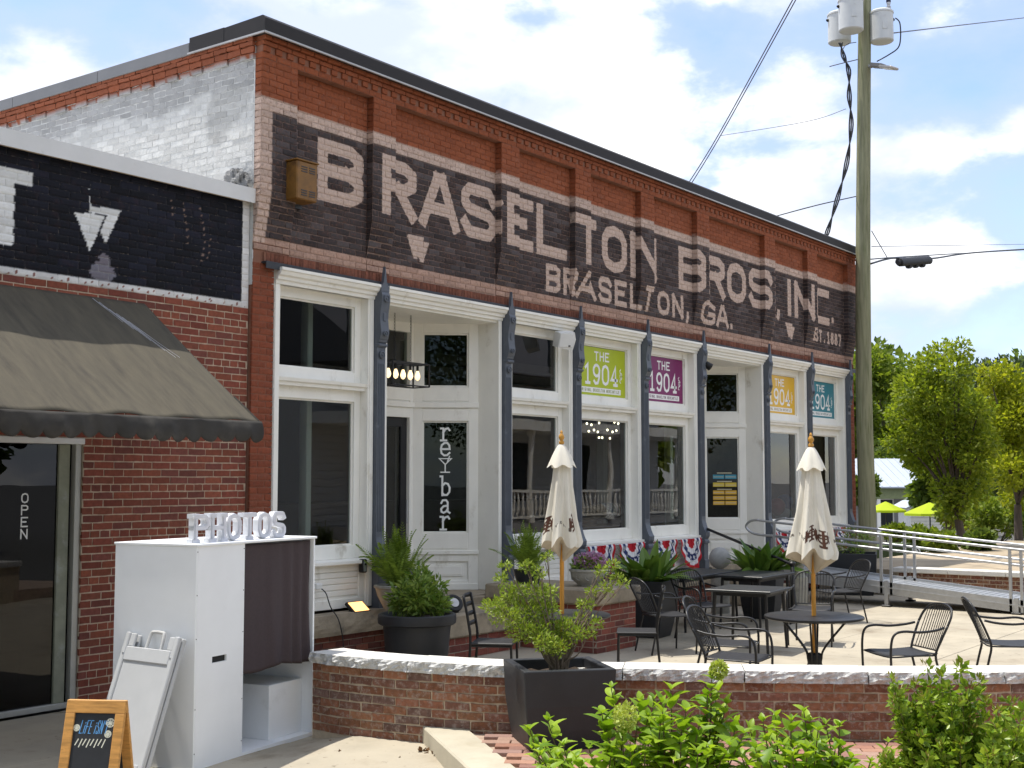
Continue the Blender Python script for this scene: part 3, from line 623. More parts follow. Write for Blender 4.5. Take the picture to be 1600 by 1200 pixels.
# ================================================================== storefront
POSTS = [1.905, 4.35, 6.0, 7.86, 9.65, 12.14, 14.03, 15.95]
def moulding(mb, x0, x1, prof, M=None): mb.prism(prof, x0, x1, 'x', M)
CROWN = [(.05, 4.05), (-.02, 4.05), (-.025, 4.085), (-.05, 4.095), (-.055, 4.125), (-.085, 4.14), (-.10, 4.175), (-.115, 4.185), (-.115, 4.215), (.05, 4.215)]
def window_bay(x0, x1, sill=1.13, kind='window'):
    """white wooden shop window: transom over a tall pane; glass stands .16 behind the wall face"""
    yf, yg = .0, .16; cw = .085
    f = MB()
    for a, b in ((x0, x0+cw), (x1-cw, x1)): f.box(a, b, yf, .20, .60, 4.06, b=.004)              # jambs
    f.box(x0+.005, x0+cw-.02, yf-.012, yf, .6, 4.05, b=.003); f.box(x1-cw+.02, x1-.005, yf-.012, yf, .6, 4.05, b=.003)
    f.box(x0, x1, .02, .2, 4.05, 4.2)
    i0, i1 = x0+cw, x1-cw; st = .095
    for (z0, z1, zb, zt) in ((3.08, 4.05, .125, .10), (1.13, 3.0, .145, .125)):
        f.box(i0, i0+st, yg-.045, yg+.03, z0, z1, b=.003); f.box(i1-st, i1, yg-.045, yg+.03, z0, z1, b=.003)
        f.box(i0+st, i1-st, yg-.045, yg+.03, z0, z0+zb, b=.003); f.box(i0+st, i1-st, yg-.045, yg+.03, z1-zt, z1, b=.003)
        s = .018
        f.box(i0+st, i0+st+s, yg-.02, yg+.02, z0+zb, z1-zt, b=.003); f.box(i1-st-s, i1-st, yg-.02, yg+.02, z0+zb, z1-zt, b=.003)
        f.box(i0+st+s, i1-st-s, yg-.02, yg+.02, z0+zb, z0+zb+s, b=.003); f.box(i0+st+s, i1-st-s, yg-.02, yg+.02, z1-zt-s, z1-zt, b=.003)
    w = f.build('window', WHITE, store)
    moulding(c := MB(), x0+.0, x1, CROWN); c.build('crown_moulding', WHITE, w)
    l = MB(); l.prism([(yg+.03, 3.0), (.04, 3.0), (.035, 3.03), (.01, 3.045), (.0, 3.08), (yg+.03, 3.095)], i0, i1, 'x'); l.build('transom_ledge', WHITE, w)
    sl = MB(); sl.prism([(.20, 1.085), (-.04, 1.075), (-.05, 1.085), (-.05, 1.115), (.20, 1.135)], x0+.002, x1-.002, 'x'); sl.build('sill', WHITE, w)
    ap = MB(); ap.box(i0, i1, .05, .12, .60, 1.08)
    ap.box(i0, i1, .03, .05, 1.0, 1.075, b=.004); ap.box(i0, i1, .03, .05, .60, .70, b=.004); ap.box(i0, i0+.09, .03, .05, .70, 1.0, b=.004); ap.box(i1-.09, i1, .03, .05, .70, 1.0, b=.004)
    for k in range(4): ap.box(i0+.09, i1-.09, .040-.001*k, .052, .735+k*.066, .735+k*.066+.058, b=.006)
    ap.build('apron_panel', WHITE, w)
    for (z0, z1) in ((3.205, 3.95), (1.275, 2.875)):
        MB().box(i0+st+.012, i1-st-.012, yg-.003, yg+.003, z0-.002, z1+.002).build('pane', GLASS, w)
    return w, (i0+st+.018, i1-st-.018, yg)
def entry_bay(x0, x1):
    """recessed doorway: straight reveals, canted side lights, the door in the middle"""
    D0, D1, dx = .35, .97, .62; fz = .60
    f = MB(); cw = .07
    f.box(x0, x0+cw, 0, D0, fz, 4.06, b=.004); f.box(x1-cw, x1, 0, D0, fz, 4.06, b=.004)
    f.box(x1-cw-.008, x1-.01, -.012, 0, fz, 4.05, b=.003); f.box(x0+.01, x0+cw+.008, -.012, 0, fz, 4.05, b=.003)
    f.box(x0, x1, .02, .10, 4.05, 4.2)
    e = f.build('entry', WHITE, store)
    moulding(c := MB(), x0, x1, CROWN); c.build('crown_moulding', WHITE, e)
    MB().prism([(x0, .02), (x1, .02), (x1, D0), (x1-dx, D1), (x0+dx, D1), (x0, D0)], 4.02, 4.06, 'z').build('ceiling', WHITE, e)
    MB().prism([(x0, -.16), (x1, -.16), (x1, D0), (x1-dx, D1+.1), (x0+dx, D1+.1), (x0, D0)], .44, fz, 'z').build('threshold', STONE, e)
    info = []
    for side in (0, 1):
        a = Vector((x1-cw, D0-.02, 0)) if side else Vector((x0+cw, D0-.02, 0)); b = Vector((x1-dx, D1, 0)) if side else Vector((x0+dx, D1, 0))
        if side: a, b = b, a
        # local frame: u along the canted wall, v up, w out towards the street
        u = (b-a if side else b-a); L = u.length; u.normalize(); n = Vector((u.y, -u.x, 0)); 
        if n.y > 0: n = -n
        M = Matrix(((u.x, n.x, 0, a.x), (u.y, n.y, 0, a.y), (0, 0, 1, 0), (0, 0, 0, 1)))
        def B(mb, u0, u1, w0, w1, z0, z1, bv=.004): mb.box(u0, u1, w0, w1, z0, z1, M=M, b=bv)
        p = MB(); st = .125
        B(p, 0, st, -.03, .04, fz, 4.03); B(p, L-st, L, -.03, .04, fz, 4.03)
        for (z0, z1) in ((3.9, 4.03), (3.02, 3.20), (2.76, 2.92), (1.12, 1.32)): B(p, st, L-st, -.03, .04, z0, z1)
        B(p, st, L-st, -.03, .028, 2.90, 3.03); B(p, -.01, L+.01, .03, .062, 2.93, 3.0); B(p, -.01, L+.01, .03, .06, 1.05, 1.10)
        B(p, st, L-st, -.03, .012, fz, 1.05); B(p, st, L-st, .012, .036, .60, .72); B(p, st, L-st, .012, .036, .96, 1.05); B(p, st, L-st, -.03, .03, 1.05, 1.125)
        B(p, st+.06, L-st-.06, .012, .03, .77, .92); B(p, st+.085, L-st-.085, .03, .036, .79, .90)
        B(p, 0, L, .03, .055, .60, .68)
        for (z0, z1) in ((3.20, 3.90), (1.32, 2.76)):
            for q in ((st, st+.022, z0, z1), (L-st-.022, L-st, z0, z1), (st+.022, L-st-.022, z0, z0+.022), (st+.022, L-st-.022, z1-.022, z1)): B(p, q[0], q[1], -.02, .018, q[2], q[3])
        sl = p.build('side_light', WHITE, e)
        for (z0, z1) in ((3.21, 3.89), (1.33, 2.75)):
            g = MB(); B(g, st+.01, L-st-.01, -.004, .002, z0, z1, 0); g.build('pane', GLASS, sl)
        info.append((M, L, sl))
    d0, d1 = x0+dx, x1-dx
    fr = MB()
    for a, b in ((d0, d0+.09), (d1-.09, d1)): fr.box(a, b, D1-.03, D1+.08, fz, 4.03, b=.004)
    fr.box(d0+.09, d1-.09, D1-.03, D1+.08, 3.9, 4.03, b=.003); fr.box(d0+.09, d1-.09, D1-.03, D1+.08, 3.02, 3.18, b=.003); fr.box(d0, d1, D1-.06, D1-.03, 2.93, 3.0, b=.004); fr.box(d0+.09, d1-.09, D1-.02, D1+.07, 2.92, 3.03); fr.box(d0+.09, d1-.09, D1-.03, D1+.08, 2.80, 2.93, b=.003)
    dr = fr.build('door_frame', WHITE, e)
    MB().box(d0+.1, d1-.1, D1+.02, D1+.026, 3.17, 3.91).build('pane', GLASS, dr)
    dd = MB(); DB = mat('door_black', (.02, .02, .022), .35)
    dd.box(d0+.09, d0+.2, D1+.02, D1+.065, fz+.01, 2.80, b=.003); dd.box(d1-.2, d1-.09, D1+.02, D1+.065, fz+.01, 2.80, b=.003)
    dd.box(d0+.2, d1-.2, D1+.02, D1+.065, fz+.01, .9, b=.003); dd.box(d0+.2, d1-.2, D1+.02, D1+.065, 2.68, 2.80, b=.003)
    do = dd.build('door', DB, e); MB().box(d0+.19, d1-.19, D1+.04, D1+.046, .89, 2.69).build('pane', GLASS, do)
    MB().tube([(d1-.15, D1-.04, 1.45), (d1-.15, D1-.04, 1.75)], .012).build('handle', ALU, do)
    return e, info
BAYS = {1: (.31, 1.835), 3: (4.425, 5.925), 4: (6.075, 7.785), 5: (7.935, 9.575), 7: (12.215, 13.955), 8: (14.105, 15.875)}
WIN = {k: window_bay(*v) for k, v in BAYS.items()}
ENT = {2: entry_bay(1.98, 4.275), 6: entry_bay(9.725, 12.065)}
def iron_post():
    w = .068
    prof = [(.03, .57), (-.115, .57), (-.115, .72), (-.10, .73), (-.10, .98), (-.115, .99), (-.118, 1.03), (-.10, 1.05), (-.13, 1.10), (-.135, 1.16), (-.11, 1.20), (-.085, 1.26), (-.065, 1.33), (-.06, 1.36),
            (-.06, 3.50), (-.075, 3.505), (-.08, 3.53), (-.07, 3.55), (-.085, 3.565), (-.09, 3.585), (-.10, 3.60), (-.112, 3.64), (-.118, 3.68), (-.108, 3.75), (-.10, 3.83), (-.105, 3.90), (-.118, 3.97), (-.128, 4.03), (-.128, 4.10), (-.11, 4.14), (.03, 4.14)]
    m = MB(); m.prism(prof, -w, w, 'x'); o = m.build('iron_post', IRON, None); o.parent = store
    fl = MB()
    for dx in (-.04, -.013, .013, .04): fl.box(dx-.006, dx+.006, -.068, -.055, 1.42, 3.32, b=.003)
    fl.box(-w-.006, w+.006, -.095, .02, 3.515, 3.545, b=.006); fl.box(-w-.006, w+.006, -.125, .02, .985, 1.03, b=.006); fl.build('flute', IRON, o, local=True)
    fn = MB(); fn.prism([(-w, 4.14), (w, 4.14), (w, 4.19), (.028, 4.245), (.0, 4.43), (-.028, 4.245), (-w, 4.19)], -.115, -.075, 'y'); fn.build('finial', IRON, o, local=True)
    for z, r, y in ((4.06, .045, -.130), (3.66, .035, -.119), (3.42, .045, -.068)):
        t = MB(); Mx = Matrix.Translation((0, y, z)) @ Matrix.Rotation(R(90), 4, 'X'); t.lathe([(r, 0), (r, .012), (r*.75, .016), (r*.7, .008), (r*.35, .008), (r*.25, .018), (.002, .02)], 16, M=Mx); t.build('rosette', IRON, o, smooth=30, local=True)
    MB().box(-.022, .022, -.112, -.10, 3.80, 3.90, b=.006).build('boss', IRON, o, local=True)
    return o
p0 = iron_post(); p0.location = (POSTS[0], 0, 0)
for x in POSTS[1:]:
    c = copy_tree(p0, store); c.location = (x, 0, 0)
# stone plinth and brick footing
def plinth():
    st = MB(); xs = [.0, .62, 1.9, 4.3, 6.0, 7.8, 9.75, 12.1, 14.0, XR]
    base = MB().box(.05, XR-.05, -.10, .3, 0, .36).build('footing', mat('mortar_pale', (.34, .28, .22), .9, var=.2), store)
    for a, b in zip(xs[:-1], xs[1:]):
        if abs(a-1.9) < .01 or abs(a-9.75) < .01: continue
        mb = MB(); mb.grid(lambda u, v, a=a, b=b: (a+.004+u*(b-a-.008), -.19-.02*math.sin(v*math.pi)-rng.uniform(0, .012), .35+v*.22), 14, 5)
        mb.box(a+.004, b-.004, -.185, .02, .35, .575, b=.008); mb.build('plinth_stone', STONE, store)
    br = [q+(.112,) for q in lay(.05, XR-.05, .0, .35, H=.07)]
    TB = [(.17, .055, .035), (.20, .07, .045), (.13, .045, .035)]
    brick_wall(br, facade_place, .08, BRICK_PLAIN, base, lambda b: shade(rng.choice(TB), .8, 1.2), nu=1, nv=1, nmax=300)
plinth()
# the room behind the glass
def room():
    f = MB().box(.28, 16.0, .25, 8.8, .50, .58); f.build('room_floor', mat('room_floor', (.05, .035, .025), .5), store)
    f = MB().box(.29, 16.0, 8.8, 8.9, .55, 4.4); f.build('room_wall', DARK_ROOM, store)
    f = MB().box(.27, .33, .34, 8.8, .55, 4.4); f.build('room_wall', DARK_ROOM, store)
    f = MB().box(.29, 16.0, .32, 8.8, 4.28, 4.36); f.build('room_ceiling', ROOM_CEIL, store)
    for x in (6.9, 9.3, 13.0): MB().box(x-.08, x+.08, 3.9, 4.06, .58, 4.28).build('room_column', WHITE, store)
    MB().box(5.2, 15.2, 6.2, 6.9, .58, 1.6, b=.02).build('bar_counter', mat('bar_wood', (.10, .05, .025), .5), store)
    d = MB(); 
    for k in range(3): d.box(6.6+k*.02, 15.5, 3.0+.2*k, 3.14+.2*k, 3.86-.18*k, 4.0-.18*k)
    d.build('room_beam', mat('room_beam', (.22, .21, .20), .8), store)
    MB().box(1.35, 1.43, .55, .63, .58, 4.28, b=.01).build('room_column', WHITE, store)
    MB().box(1.50, 1.55, .75, .83, .58, 4.28, b=.01).build('room_column', WHITE, store)
room()

# ---- shop-window signs, lettering on glass
def glass_place(M, yw): return lambda u, v, w: M @ Vector((u, yw+w, v))
def sign1904(bay, col, label):
    x0, x1, yg = WIN[bay][1]; t = thing('window_sign', label, 'sign', (x0, yg, 3.21), 0, 'coloured signs in the transoms')
    y = yg-.007; z0, z1 = 3.215, 3.925; W = x1-x0
    MB().box(x0+.004, x1-.004, y-.0015, y+.0015, z0, z1).build('sheet', mat('sign_'+col[0], col[1], .35, var=.03, vs_=2), t)
    pl = lambda u, v, w: Vector((u, y-.0015-w, v)); WHT = mat('vinyl_white', (.82, .82, .80), .4, var=.02)
    cx = x0+W*.50
    for i, ch in enumerate('THE'): ribbon(MB(), glyph_lines(ch, cx-.20+i*.145, cx-.20+i*.145+.115, z1-.195, z1-.055, .012), .012, pl).build('letter', WHT, t)
    for i, ch in enumerate('1904'):
        a = x0+W*.13+i*W*.185
        ribbon(MB(), glyph_lines(ch, a, a+W*.155, z0+.165, z1-.235, .021), .021, pl).build('letter', WHT, t)
    sc = MB(); a = x0+W*.895; zc = z0+.33
    for s in (1, -1): ribbon(sc, [[(a+.02, zc+s*.0), (a+.045, zc+s*.02), (a+.03, zc+s*.045), (a-.005, zc+s*.05), (a-.015, zc+s*.085), (a+.01, zc+s*.10)]], .007, pl)
    ribbon(sc, [arc(a+.01, zc, .022, .026, 0, 360, 12)], .006, pl); sc.build('scroll', WHT, t)
    MB().box(x0+W*.04, x1-W*.10, y-.0035, y-.0018, z0+.045, z0+.125).build('strip', WHT, t)
    sm = MB(); txt = 'ORIGINAL BRASELTON MERCANTILE'; n = len(txt); pl2 = lambda u, v, w: Vector((u, y-.0037-w*.3, v)); cw = (W*.80)/n
    for i, ch in enumerate(txt):
        if ch != ' ': ribbon(sm, glyph_lines(ch, x0+W*.07+i*cw, x0+W*.07+i*cw+cw*.72, z0+.062, z0+.108, .0042), .0042, pl2)
    tag(sm.build('fine_print', mat('sign_ink_'+col[0], tuple(c*.45+.05 for c in col[1]), .5), t), kind='stuff')
sign1904(4, ('lime', (.42, .50, .010)), 'lime green THE 1904 sign in transom beside white speaker')
sign1904(5, ('plum', (.19, .010, .105)), 'plum purple THE 1904 sign in shop transom')
sign1904(7, ('amber', (.72, .42, .010)), 'amber yellow THE 1904 sign in shop transom')
sign1904(8, ('teal', (.020, .20, .255)), 'teal blue THE 1904 sign in end transom')
def rebar():
    M, L, sl = ENT[2][1][1]; WHT = mat('vinyl_white', (.82, .82, .80), .4, var=.02)
    place = lambda u, v, w: M @ Vector((u, .004+w, v)); mb = MB(); cx = L*.5; lw = .12
    for ch, z0, h in (('r', 2.51, .175), ('e', 2.315, .18), ('b', 1.805, .173), ('a', 1.58, .18), ('r', 1.365, .185)):
        ribbon(MB(), [[(cx-lw/2+px*lw, z0+pz*h*.93) for px, pz in ln] for ln in GL[ch]], .0125, place).build('letter', WHT, sl)
    ribbon(mb, [[(cx-.075, 2.275), (cx+.08, 2.275), (cx, 2.20), (cx-.075, 2.275)], [(cx, 2.20), (cx, 2.105)], [(cx-.055, 2.10), (cx+.055, 2.10)], [(cx+.03, 2.24), (cx+.055, 2.305)]], .008, place)
    mb.build('cocktail_glass_mark', WHT, sl)
    # opening board stuck on the right-hand side light
    M, L, sl = ENT[6][1][1]; cols = [('board_teal', (.05, .26, .36)), ('board_yellow', (.62, .46, .05)), ('board_amber', (.66, .38, .04))]
    for k, (z, c) in enumerate(((2.02, 0), (1.88, 1), (1.745, 2), (1.65, 2), (1.56, 2))):
        for s in (0, 1):
            u0 = .25+s*.22; MB().box(u0, u0+.205, .0025, .0045, z, z+(.075 if k < 2 else .07), M=M).build('notice', mat(*cols[c], .5, var=.03), sl)
    m = MB(); pl = lambda u, v, w: M @ Vector((u, .0046+w*.4, v))
    for k, z in enumerate((2.055, 1.91, 1.78, 1.685, 1.595)):
        for s in (0, 1):
            for i in range(6): ribbon(m, [[(.265+s*.22+i*.03, z), (.265+s*.22+i*.03+.018, z)]], .006, pl)
    for z in (2.125, 1.975, 1.835): ribbon(m, [[(.33+i*.033, z), (.33+i*.033+.02, z)] for i in range(8)], .008, pl)
    tag(m.build('fine_print', mat('board_ink', (.55, .50, .35), .5), sl), kind='stuff')
rebar()
# ================================================================== the neighbouring shop
shop = thing('brick_shop', 'low brick shop with black painted sign band and white coping', 'building', (-1.9, .05, 0))
NY = .05
def neighbour():
    NX0 = -7.5; XB = -3.3
    w = MB(); w.box(NX0, -.004, NY+.004, NY+.3, 2.37, 4.86); w.box(-1.92, -.004, NY+.004, NY+.3, 0, 2.37); w.box(NX0, -6.8, NY, NY+.3, 0, 2.37)
    wall = w.build('wall', mat('mortar_tan', (.50, .42, .33), .9, var=.12, vs_=12), shop)
    place = lambda u, v, w: np.stack([u, NY-w, v], 1)
    NAVY = (.0050, .0055, .0105); WH = (.72, .72, .70); GREY = (.16, .18, .22)
    T0 = onY(50, 270, NY); T1 = onY(50, 288, NY); TS = onY(20, 385, NY)
    def pt(px, py): q = onY(px, py, NY); return (q.x, q.z)
    a, b, c = pt(116, 331), pt(163, 338), pt(140, 393)
    tri2 = [pt(140, 321), pt(188, 330), pt(165, 381), pt(156, 362), pt(167, 337), pt(142, 333)]
    def inpoly(P, poly):
        m = np.zeros(len(P), bool); n = len(poly); j = n-1
        for i in range(n):
            (xi, yi), (xj, yj) = poly[i], poly[j]
            cond = ((yi > P[:, 1]) != (yj > P[:, 1])) & (P[:, 0] < (xj-xi)*(P[:, 1]-yi)/(yj-yi+1e-12)+xi); m ^= cond; j = i
        return m
    drips = [(-.98+rng.uniform(-.03, .03)*k, 4.62-.03*k) for k in range(0, 1)]
    def paint(P, mortar=False):
        x, z = P[:, 0], P[:, 2]; o = np.zeros((len(P), 4)); P2 = np.stack([x, z], 1)
        blk = z > 3.755; o[blk] = NAVY+(1.,)
        if mortar: o[blk] = (.014, .015, .021, 1.)
        wb = blk & ((z < 3.815) | (x > -.095)); o[wb] = WH+(.9,)
        chip = blk & (np.sin(x*37+np.sin(z*23)*2)*np.sin(z*61+x*19)*np.sin(x*91) > .60) & (z < 3.80); o[chip] = (.2, .08, .05, .0)
        inner = blk & ~wb
        t = inner & (((x < T0.x) & (z < T0.z+.0) & (z > T0.z-.125)) | ((x < TS.x-.0) & (z < T0.z) & (z > TS.z))); o[t] = WH+(1.,)
        o[inner & (inpoly(P2, [a, b, c]) | inpoly(P2, tri2))] = WH+(1.,)
        h = pt(140, 290); h2 = pt(141, 332); o[inner & stroke_mask(P2, [[h, h2]], .006, False)] = WH+(1.,)
        g = pt(160, 425); g2 = pt(150, 408); d = ((x-g[0])/.13)**2+((z-g[1])/.10)**2; d2 = ((x-g[0]-.02)/.06)**2+((z-g[1]-.12)/.05)**2; bl = inner & (np.minimum(d, d2)+.25*np.sin(x*70)*np.sin(z*83) < 1); o[bl] = GREY+(.8,)
        for (dx, dz0, dz1) in ((-.83, 4.30, 4.75), (-.62, 4.15, 4.70), (-.98, 4.55, 4.72), (-.55, 4.2, 4.4)):
            s = inner & (np.abs(x-dx-.03*np.sin(z*9)) < .010) & (z > dz0) & (z < dz1) & (np.sin(z*97+dx*40) > .55); o[s] = (.22, .15, .12, .9)
        return o
    sh = MB()
    for (x0, x1, z0, z1) in ((XB, -.004, 2.37, 4.85), (-1.92, -.004, 0, 2.37)):
        sh.grid(lambda s, t: (x0+s*(x1-x0), NY+.001, z0+t*(z1-z0)), max(1, int((x1-x0)/.02)), max(1, int((z1-z0)/.02)))
    P = np.array(sh.v); sh.paint = paint(P, True); sh.tint = np.tile(np.array([.50, .40, .30, 1]), (len(P), 1)); sh.build('pointing', BRICK_PLAIN, wall)
    RB = [(.20, .056, .034), (.22, .064, .036), (.185, .050, .032), (.21, .066, .040), (.165, .052, .038)]
    tint = lambda b: shade(rng.choice(RB), .82, 1.18)
    lo = [q+(.0065,) for q in lay(XB, -.004, .03, 3.755, H=.0693, L=.213, j=.0115, head_rows=(6, 3), holes=[(XB-1, -1.92, -1, 2.372)])]
    hi = [q+(.0045,) for q in lay(XB, -.004, 3.757, 4.85, H=.0693, L=.213, j=.0075)]
    brick_wall(lo, place, -.02, BRICK_PLAIN, wall, tint, lambda P, u, v: paint(P), nu=3, nv=1, nmax=260)
    brick_wall(hi, place, -.02, BRICK_BLACK, wall, tint, lambda P, u, v: paint(P), nu=12, nv=4, nmax=40)
    cp = MB(); cp.prism([(NY-.085, 4.835), (NY-.09, 4.985), (NY+.36, 5.0), (NY+.36, 4.86), (NY-.07, 4.86)], NX0, -.006, 'x'); cp.build('coping', COPING_W, shop)
    MB().box(NX0, -.012, NY+.36, 14, 4.72, 4.80).build('roof', mat('roof_pale', (.55, .55, .54), .8), shop)
    fl = MB(); fl.grid(lambda u, v: (-.14+.12*u, .42+6*v, 4.80+.14*u+.02*math.sin(v*40)), 3, 30); fl.build('flashing', mat('flashing', (.40, .41, .42), .6, var=.3, vs_=5), shop, solid=.01)
    # gathered membrane at the corner
    def crumple(u, v):
        th = u*2*math.pi; ph = v*math.pi; r = 1+.22*math.sin(5*th+3*v*6)*math.sin(ph)+.14*math.sin(11*th-v*9)
        return (-.10+.085*r*math.sin(ph)*math.cos(th), .16+.15*r*math.sin(ph)*math.sin(th), 5.05+.14*r*math.cos(ph))
    MB().grid(crumple, 40, 24).build('membrane_flap', mat('membrane', (.20, .20, .20), .7, var=.35, vs_=20, bump=.01, bs=40), shop)
    # shop front
    FR = mat('shop_frame', (.42, .42, .39), .4, metal=.3, var=.06)
    f = MB(); f.box(-1.985, -1.925, NY+.02, NY+.12, 0, 2.33, b=.004); f.box(-7, -1.985, NY+.04, NY+.12, .0, .05, b=.004); f.box(-3.9, -3.84, NY+.02, NY+.12, 0, 2.33, b=.004)
    fo = f.build('shop_window', FR, shop)
    MB().box(-6.8, -1.92, NY-.02, NY+.12, 2.318, 2.372, b=.004).build('header', COPING_W, fo)
    MB().box(-3.84, -1.985, NY+.085, NY+.091, .05, 2.318).build('pane', glass_mat('shop_glass', (.16, .17, .165), .75), fo)
    MB().box(-6.8, -3.9, NY+.085, NY+.091, .05, 2.318).build('pane', glass_mat('shop_glass'), fo)
    pl = lambda u, v, w: Vector((u, NY+.083-w, v)); WHT = mat('vinyl_white', (.82, .82, .80), .4, var=.02)
    for i, ch in enumerate('OPEN'): ribbon(MB(), glyph_lines(ch, -2.475, -2.405, 1.80-i*.103, 1.80-i*.103+.088, .0062), .0062, pl).build('letter', WHT, fo)
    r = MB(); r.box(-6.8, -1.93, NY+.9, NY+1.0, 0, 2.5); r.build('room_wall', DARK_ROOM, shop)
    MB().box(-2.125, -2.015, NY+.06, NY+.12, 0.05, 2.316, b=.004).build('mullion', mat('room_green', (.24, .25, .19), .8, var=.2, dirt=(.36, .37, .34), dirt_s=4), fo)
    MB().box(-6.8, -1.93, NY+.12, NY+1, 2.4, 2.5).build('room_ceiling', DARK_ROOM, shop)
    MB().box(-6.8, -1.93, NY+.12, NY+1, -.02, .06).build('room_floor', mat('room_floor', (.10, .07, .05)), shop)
neighbour()
def awning():
    t = thing('awning', 'faded olive grey canvas awning with scalloped valance over shop window', 'awning', (-4, NY, 2.3))
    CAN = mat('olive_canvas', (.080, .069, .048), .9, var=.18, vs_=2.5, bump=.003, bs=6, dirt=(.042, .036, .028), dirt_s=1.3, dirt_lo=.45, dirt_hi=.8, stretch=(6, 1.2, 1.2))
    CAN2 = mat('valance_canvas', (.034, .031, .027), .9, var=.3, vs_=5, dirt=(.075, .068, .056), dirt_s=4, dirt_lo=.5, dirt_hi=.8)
    x0, x1 = -6.6, -1.3; yb, yf = NY-.01, -1.57; zt, zf = 3.655, 2.50
    def top(u, v):
        x = x0+u*(x1-x0); sag = .028*math.sin(v*math.pi)*(.6+.4*math.sin(x*4.3))+.012*math.sin(x*11+v*3)*v
        return (x, yb+(yf-yb)*v, zt+(zf-zt)*v-sag-.02*v*math.sin(u*40)*v*.3)
    MB().grid(top, 120, 30).build('canopy', CAN, t, smooth=True, solid=.004)
    PS = mat('pale_scuff', (.34, .34, .36), .8, var=.2)
    for k in range(7):
        ua = 1-(.62-.035*k+rng.uniform(-.02, .02))/(x1-x0); va = .02+.03*k; vb = va+rng.uniform(.18, .34); pts = [Vector(top(ua+.018*q/8*(1+.2*k), va+(vb-va)*q/8))+V(0, -.004, .006) for q in range(9)]; MB().tube(pts, [.003]*4+[.002]*5, 4, flat=.3).build('scuff', PS, t)
    def val(u, v):
        x = x0+u*(x1-x0); sc = abs(math.sin((x-x1)*math.pi/.165))**.6; h = .135+.055*sc
        return (x, yf-.012-.028*math.sin(v*2.4)*(1+.6*math.sin(x*7))+.012*math.sin(x*31)*v, zf+.002-h*v*(1+.05*math.sin(x*5)))
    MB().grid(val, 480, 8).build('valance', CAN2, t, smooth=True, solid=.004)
    def sval(u, v):
        y = yf+u*.34; sc = abs(math.sin((y-yf)*math.pi/.085))**.6; h = .12+.045*sc
        return (x1-.004+.012*math.sin(y*31)*v, y, zf+.70*(u*.34)+.0-h*v)
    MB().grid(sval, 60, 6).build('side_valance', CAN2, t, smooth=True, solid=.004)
    fr = MB()
    for x in (x1-.03, -2.9, -4.6, x0+.03): fr.tube([(x, yb, zt-.04), (x, yf+.02, zf-.05)], .012); fr.tube([(x, yb, zf-.05), (x, yf+.02, zf-.05)], .012)
    fr.tube([(x0, yf+.02, zf-.05), (x1, yf+.02, zf-.05)], .012)
    fr.build('frame', mat('galv', (.35, .35, .34), .5, metal=.6), t)
awning()

# ================================================================== louvred box, lamps and speakers on the front
def louvre_box():
    t = thing('louvred_box', 'mustard yellow louvred metal box on the painted sign wall', 'vent box', (.52, -.10, 4.92))
    Y = mat('mustard_metal', (.20, .095, .018), .5, var=.25, vs_=6, dirt=(.06, .025, .01), dirt_s=5, dirt_lo=.5, dirt_hi=.75)
    b = MB().box(.36, .66, -.26, -.0, 4.925, 5.335, b=.012).build('casing', Y, t)
    MB().box(.345, .675, -.272, -.0, 5.335, 5.352, b=.005).build('lid', Y, t); MB().box(.39, .64, -.05, .0, 4.88, 4.93).build('bracket', STEEL_DK, t)
    for z in (5.27, 5.245, 5.22, 5.02, 4.995, 4.97):
        for x in (.42, .535): MB().box(x, x+.085, -.264, -.258, z, z+.010).build('louvre', STEEL_DK, t)
louvre_box()
def speaker():
    c = onY(882, 531, -.12); t = thing('speaker', 'small white outdoor speaker under the crown moulding of the storefront', 'speaker', c)
    M = Matrix.Translation(c) @ Matrix.Rotation(R(-28), 4, 'Z') @ Matrix.Rotation(R(14), 4, 'X'); W2 = mat('speaker_white', (.72, .72, .70), .5, var=.04)
    s = MB(); s.prism([(-.13, -.10), (.10, -.13), (.13, .02), (.10, .12), (-.12, .10)], -.085, .085, 'y', M); s.build('cabinet', W2, t)
    g = MB(); g.box(-.12, .085, -.095, -.086, -.09, .10, M=M, b=.01); g.build('grille', W2, t); MB().box(.02, .05, -.098, -.094, -.08, -.06, M=M).build('badge', STEEL_DK, t)
    MB().tube([c+V(.03, .0, .08), c+V(.05, .14, .10)], .018).build('bracket', W2, t)
speaker()
def spot(c, name, label, d):
    t = thing(name, label, 'lamp', c); a = Vector(c); e = a+Vector(d).normalized()*.15
    m = MB(); m.tube([a, a+(e-a)*.3, a+(e-a)*.32, e], [.035, .04, .055, .062], 14); m.build('head', BLACK_METAL, t, smooth=35); MB().tube([a, a+V(0, .1, .06)], .012).build('bracket', BLACK_METAL, t)
spot(tuple(onY(1099, 566, -.06)), 'spotlight', 'black spotlight hung beside a slate blue post over doorway', (.6, -.5, -.5))
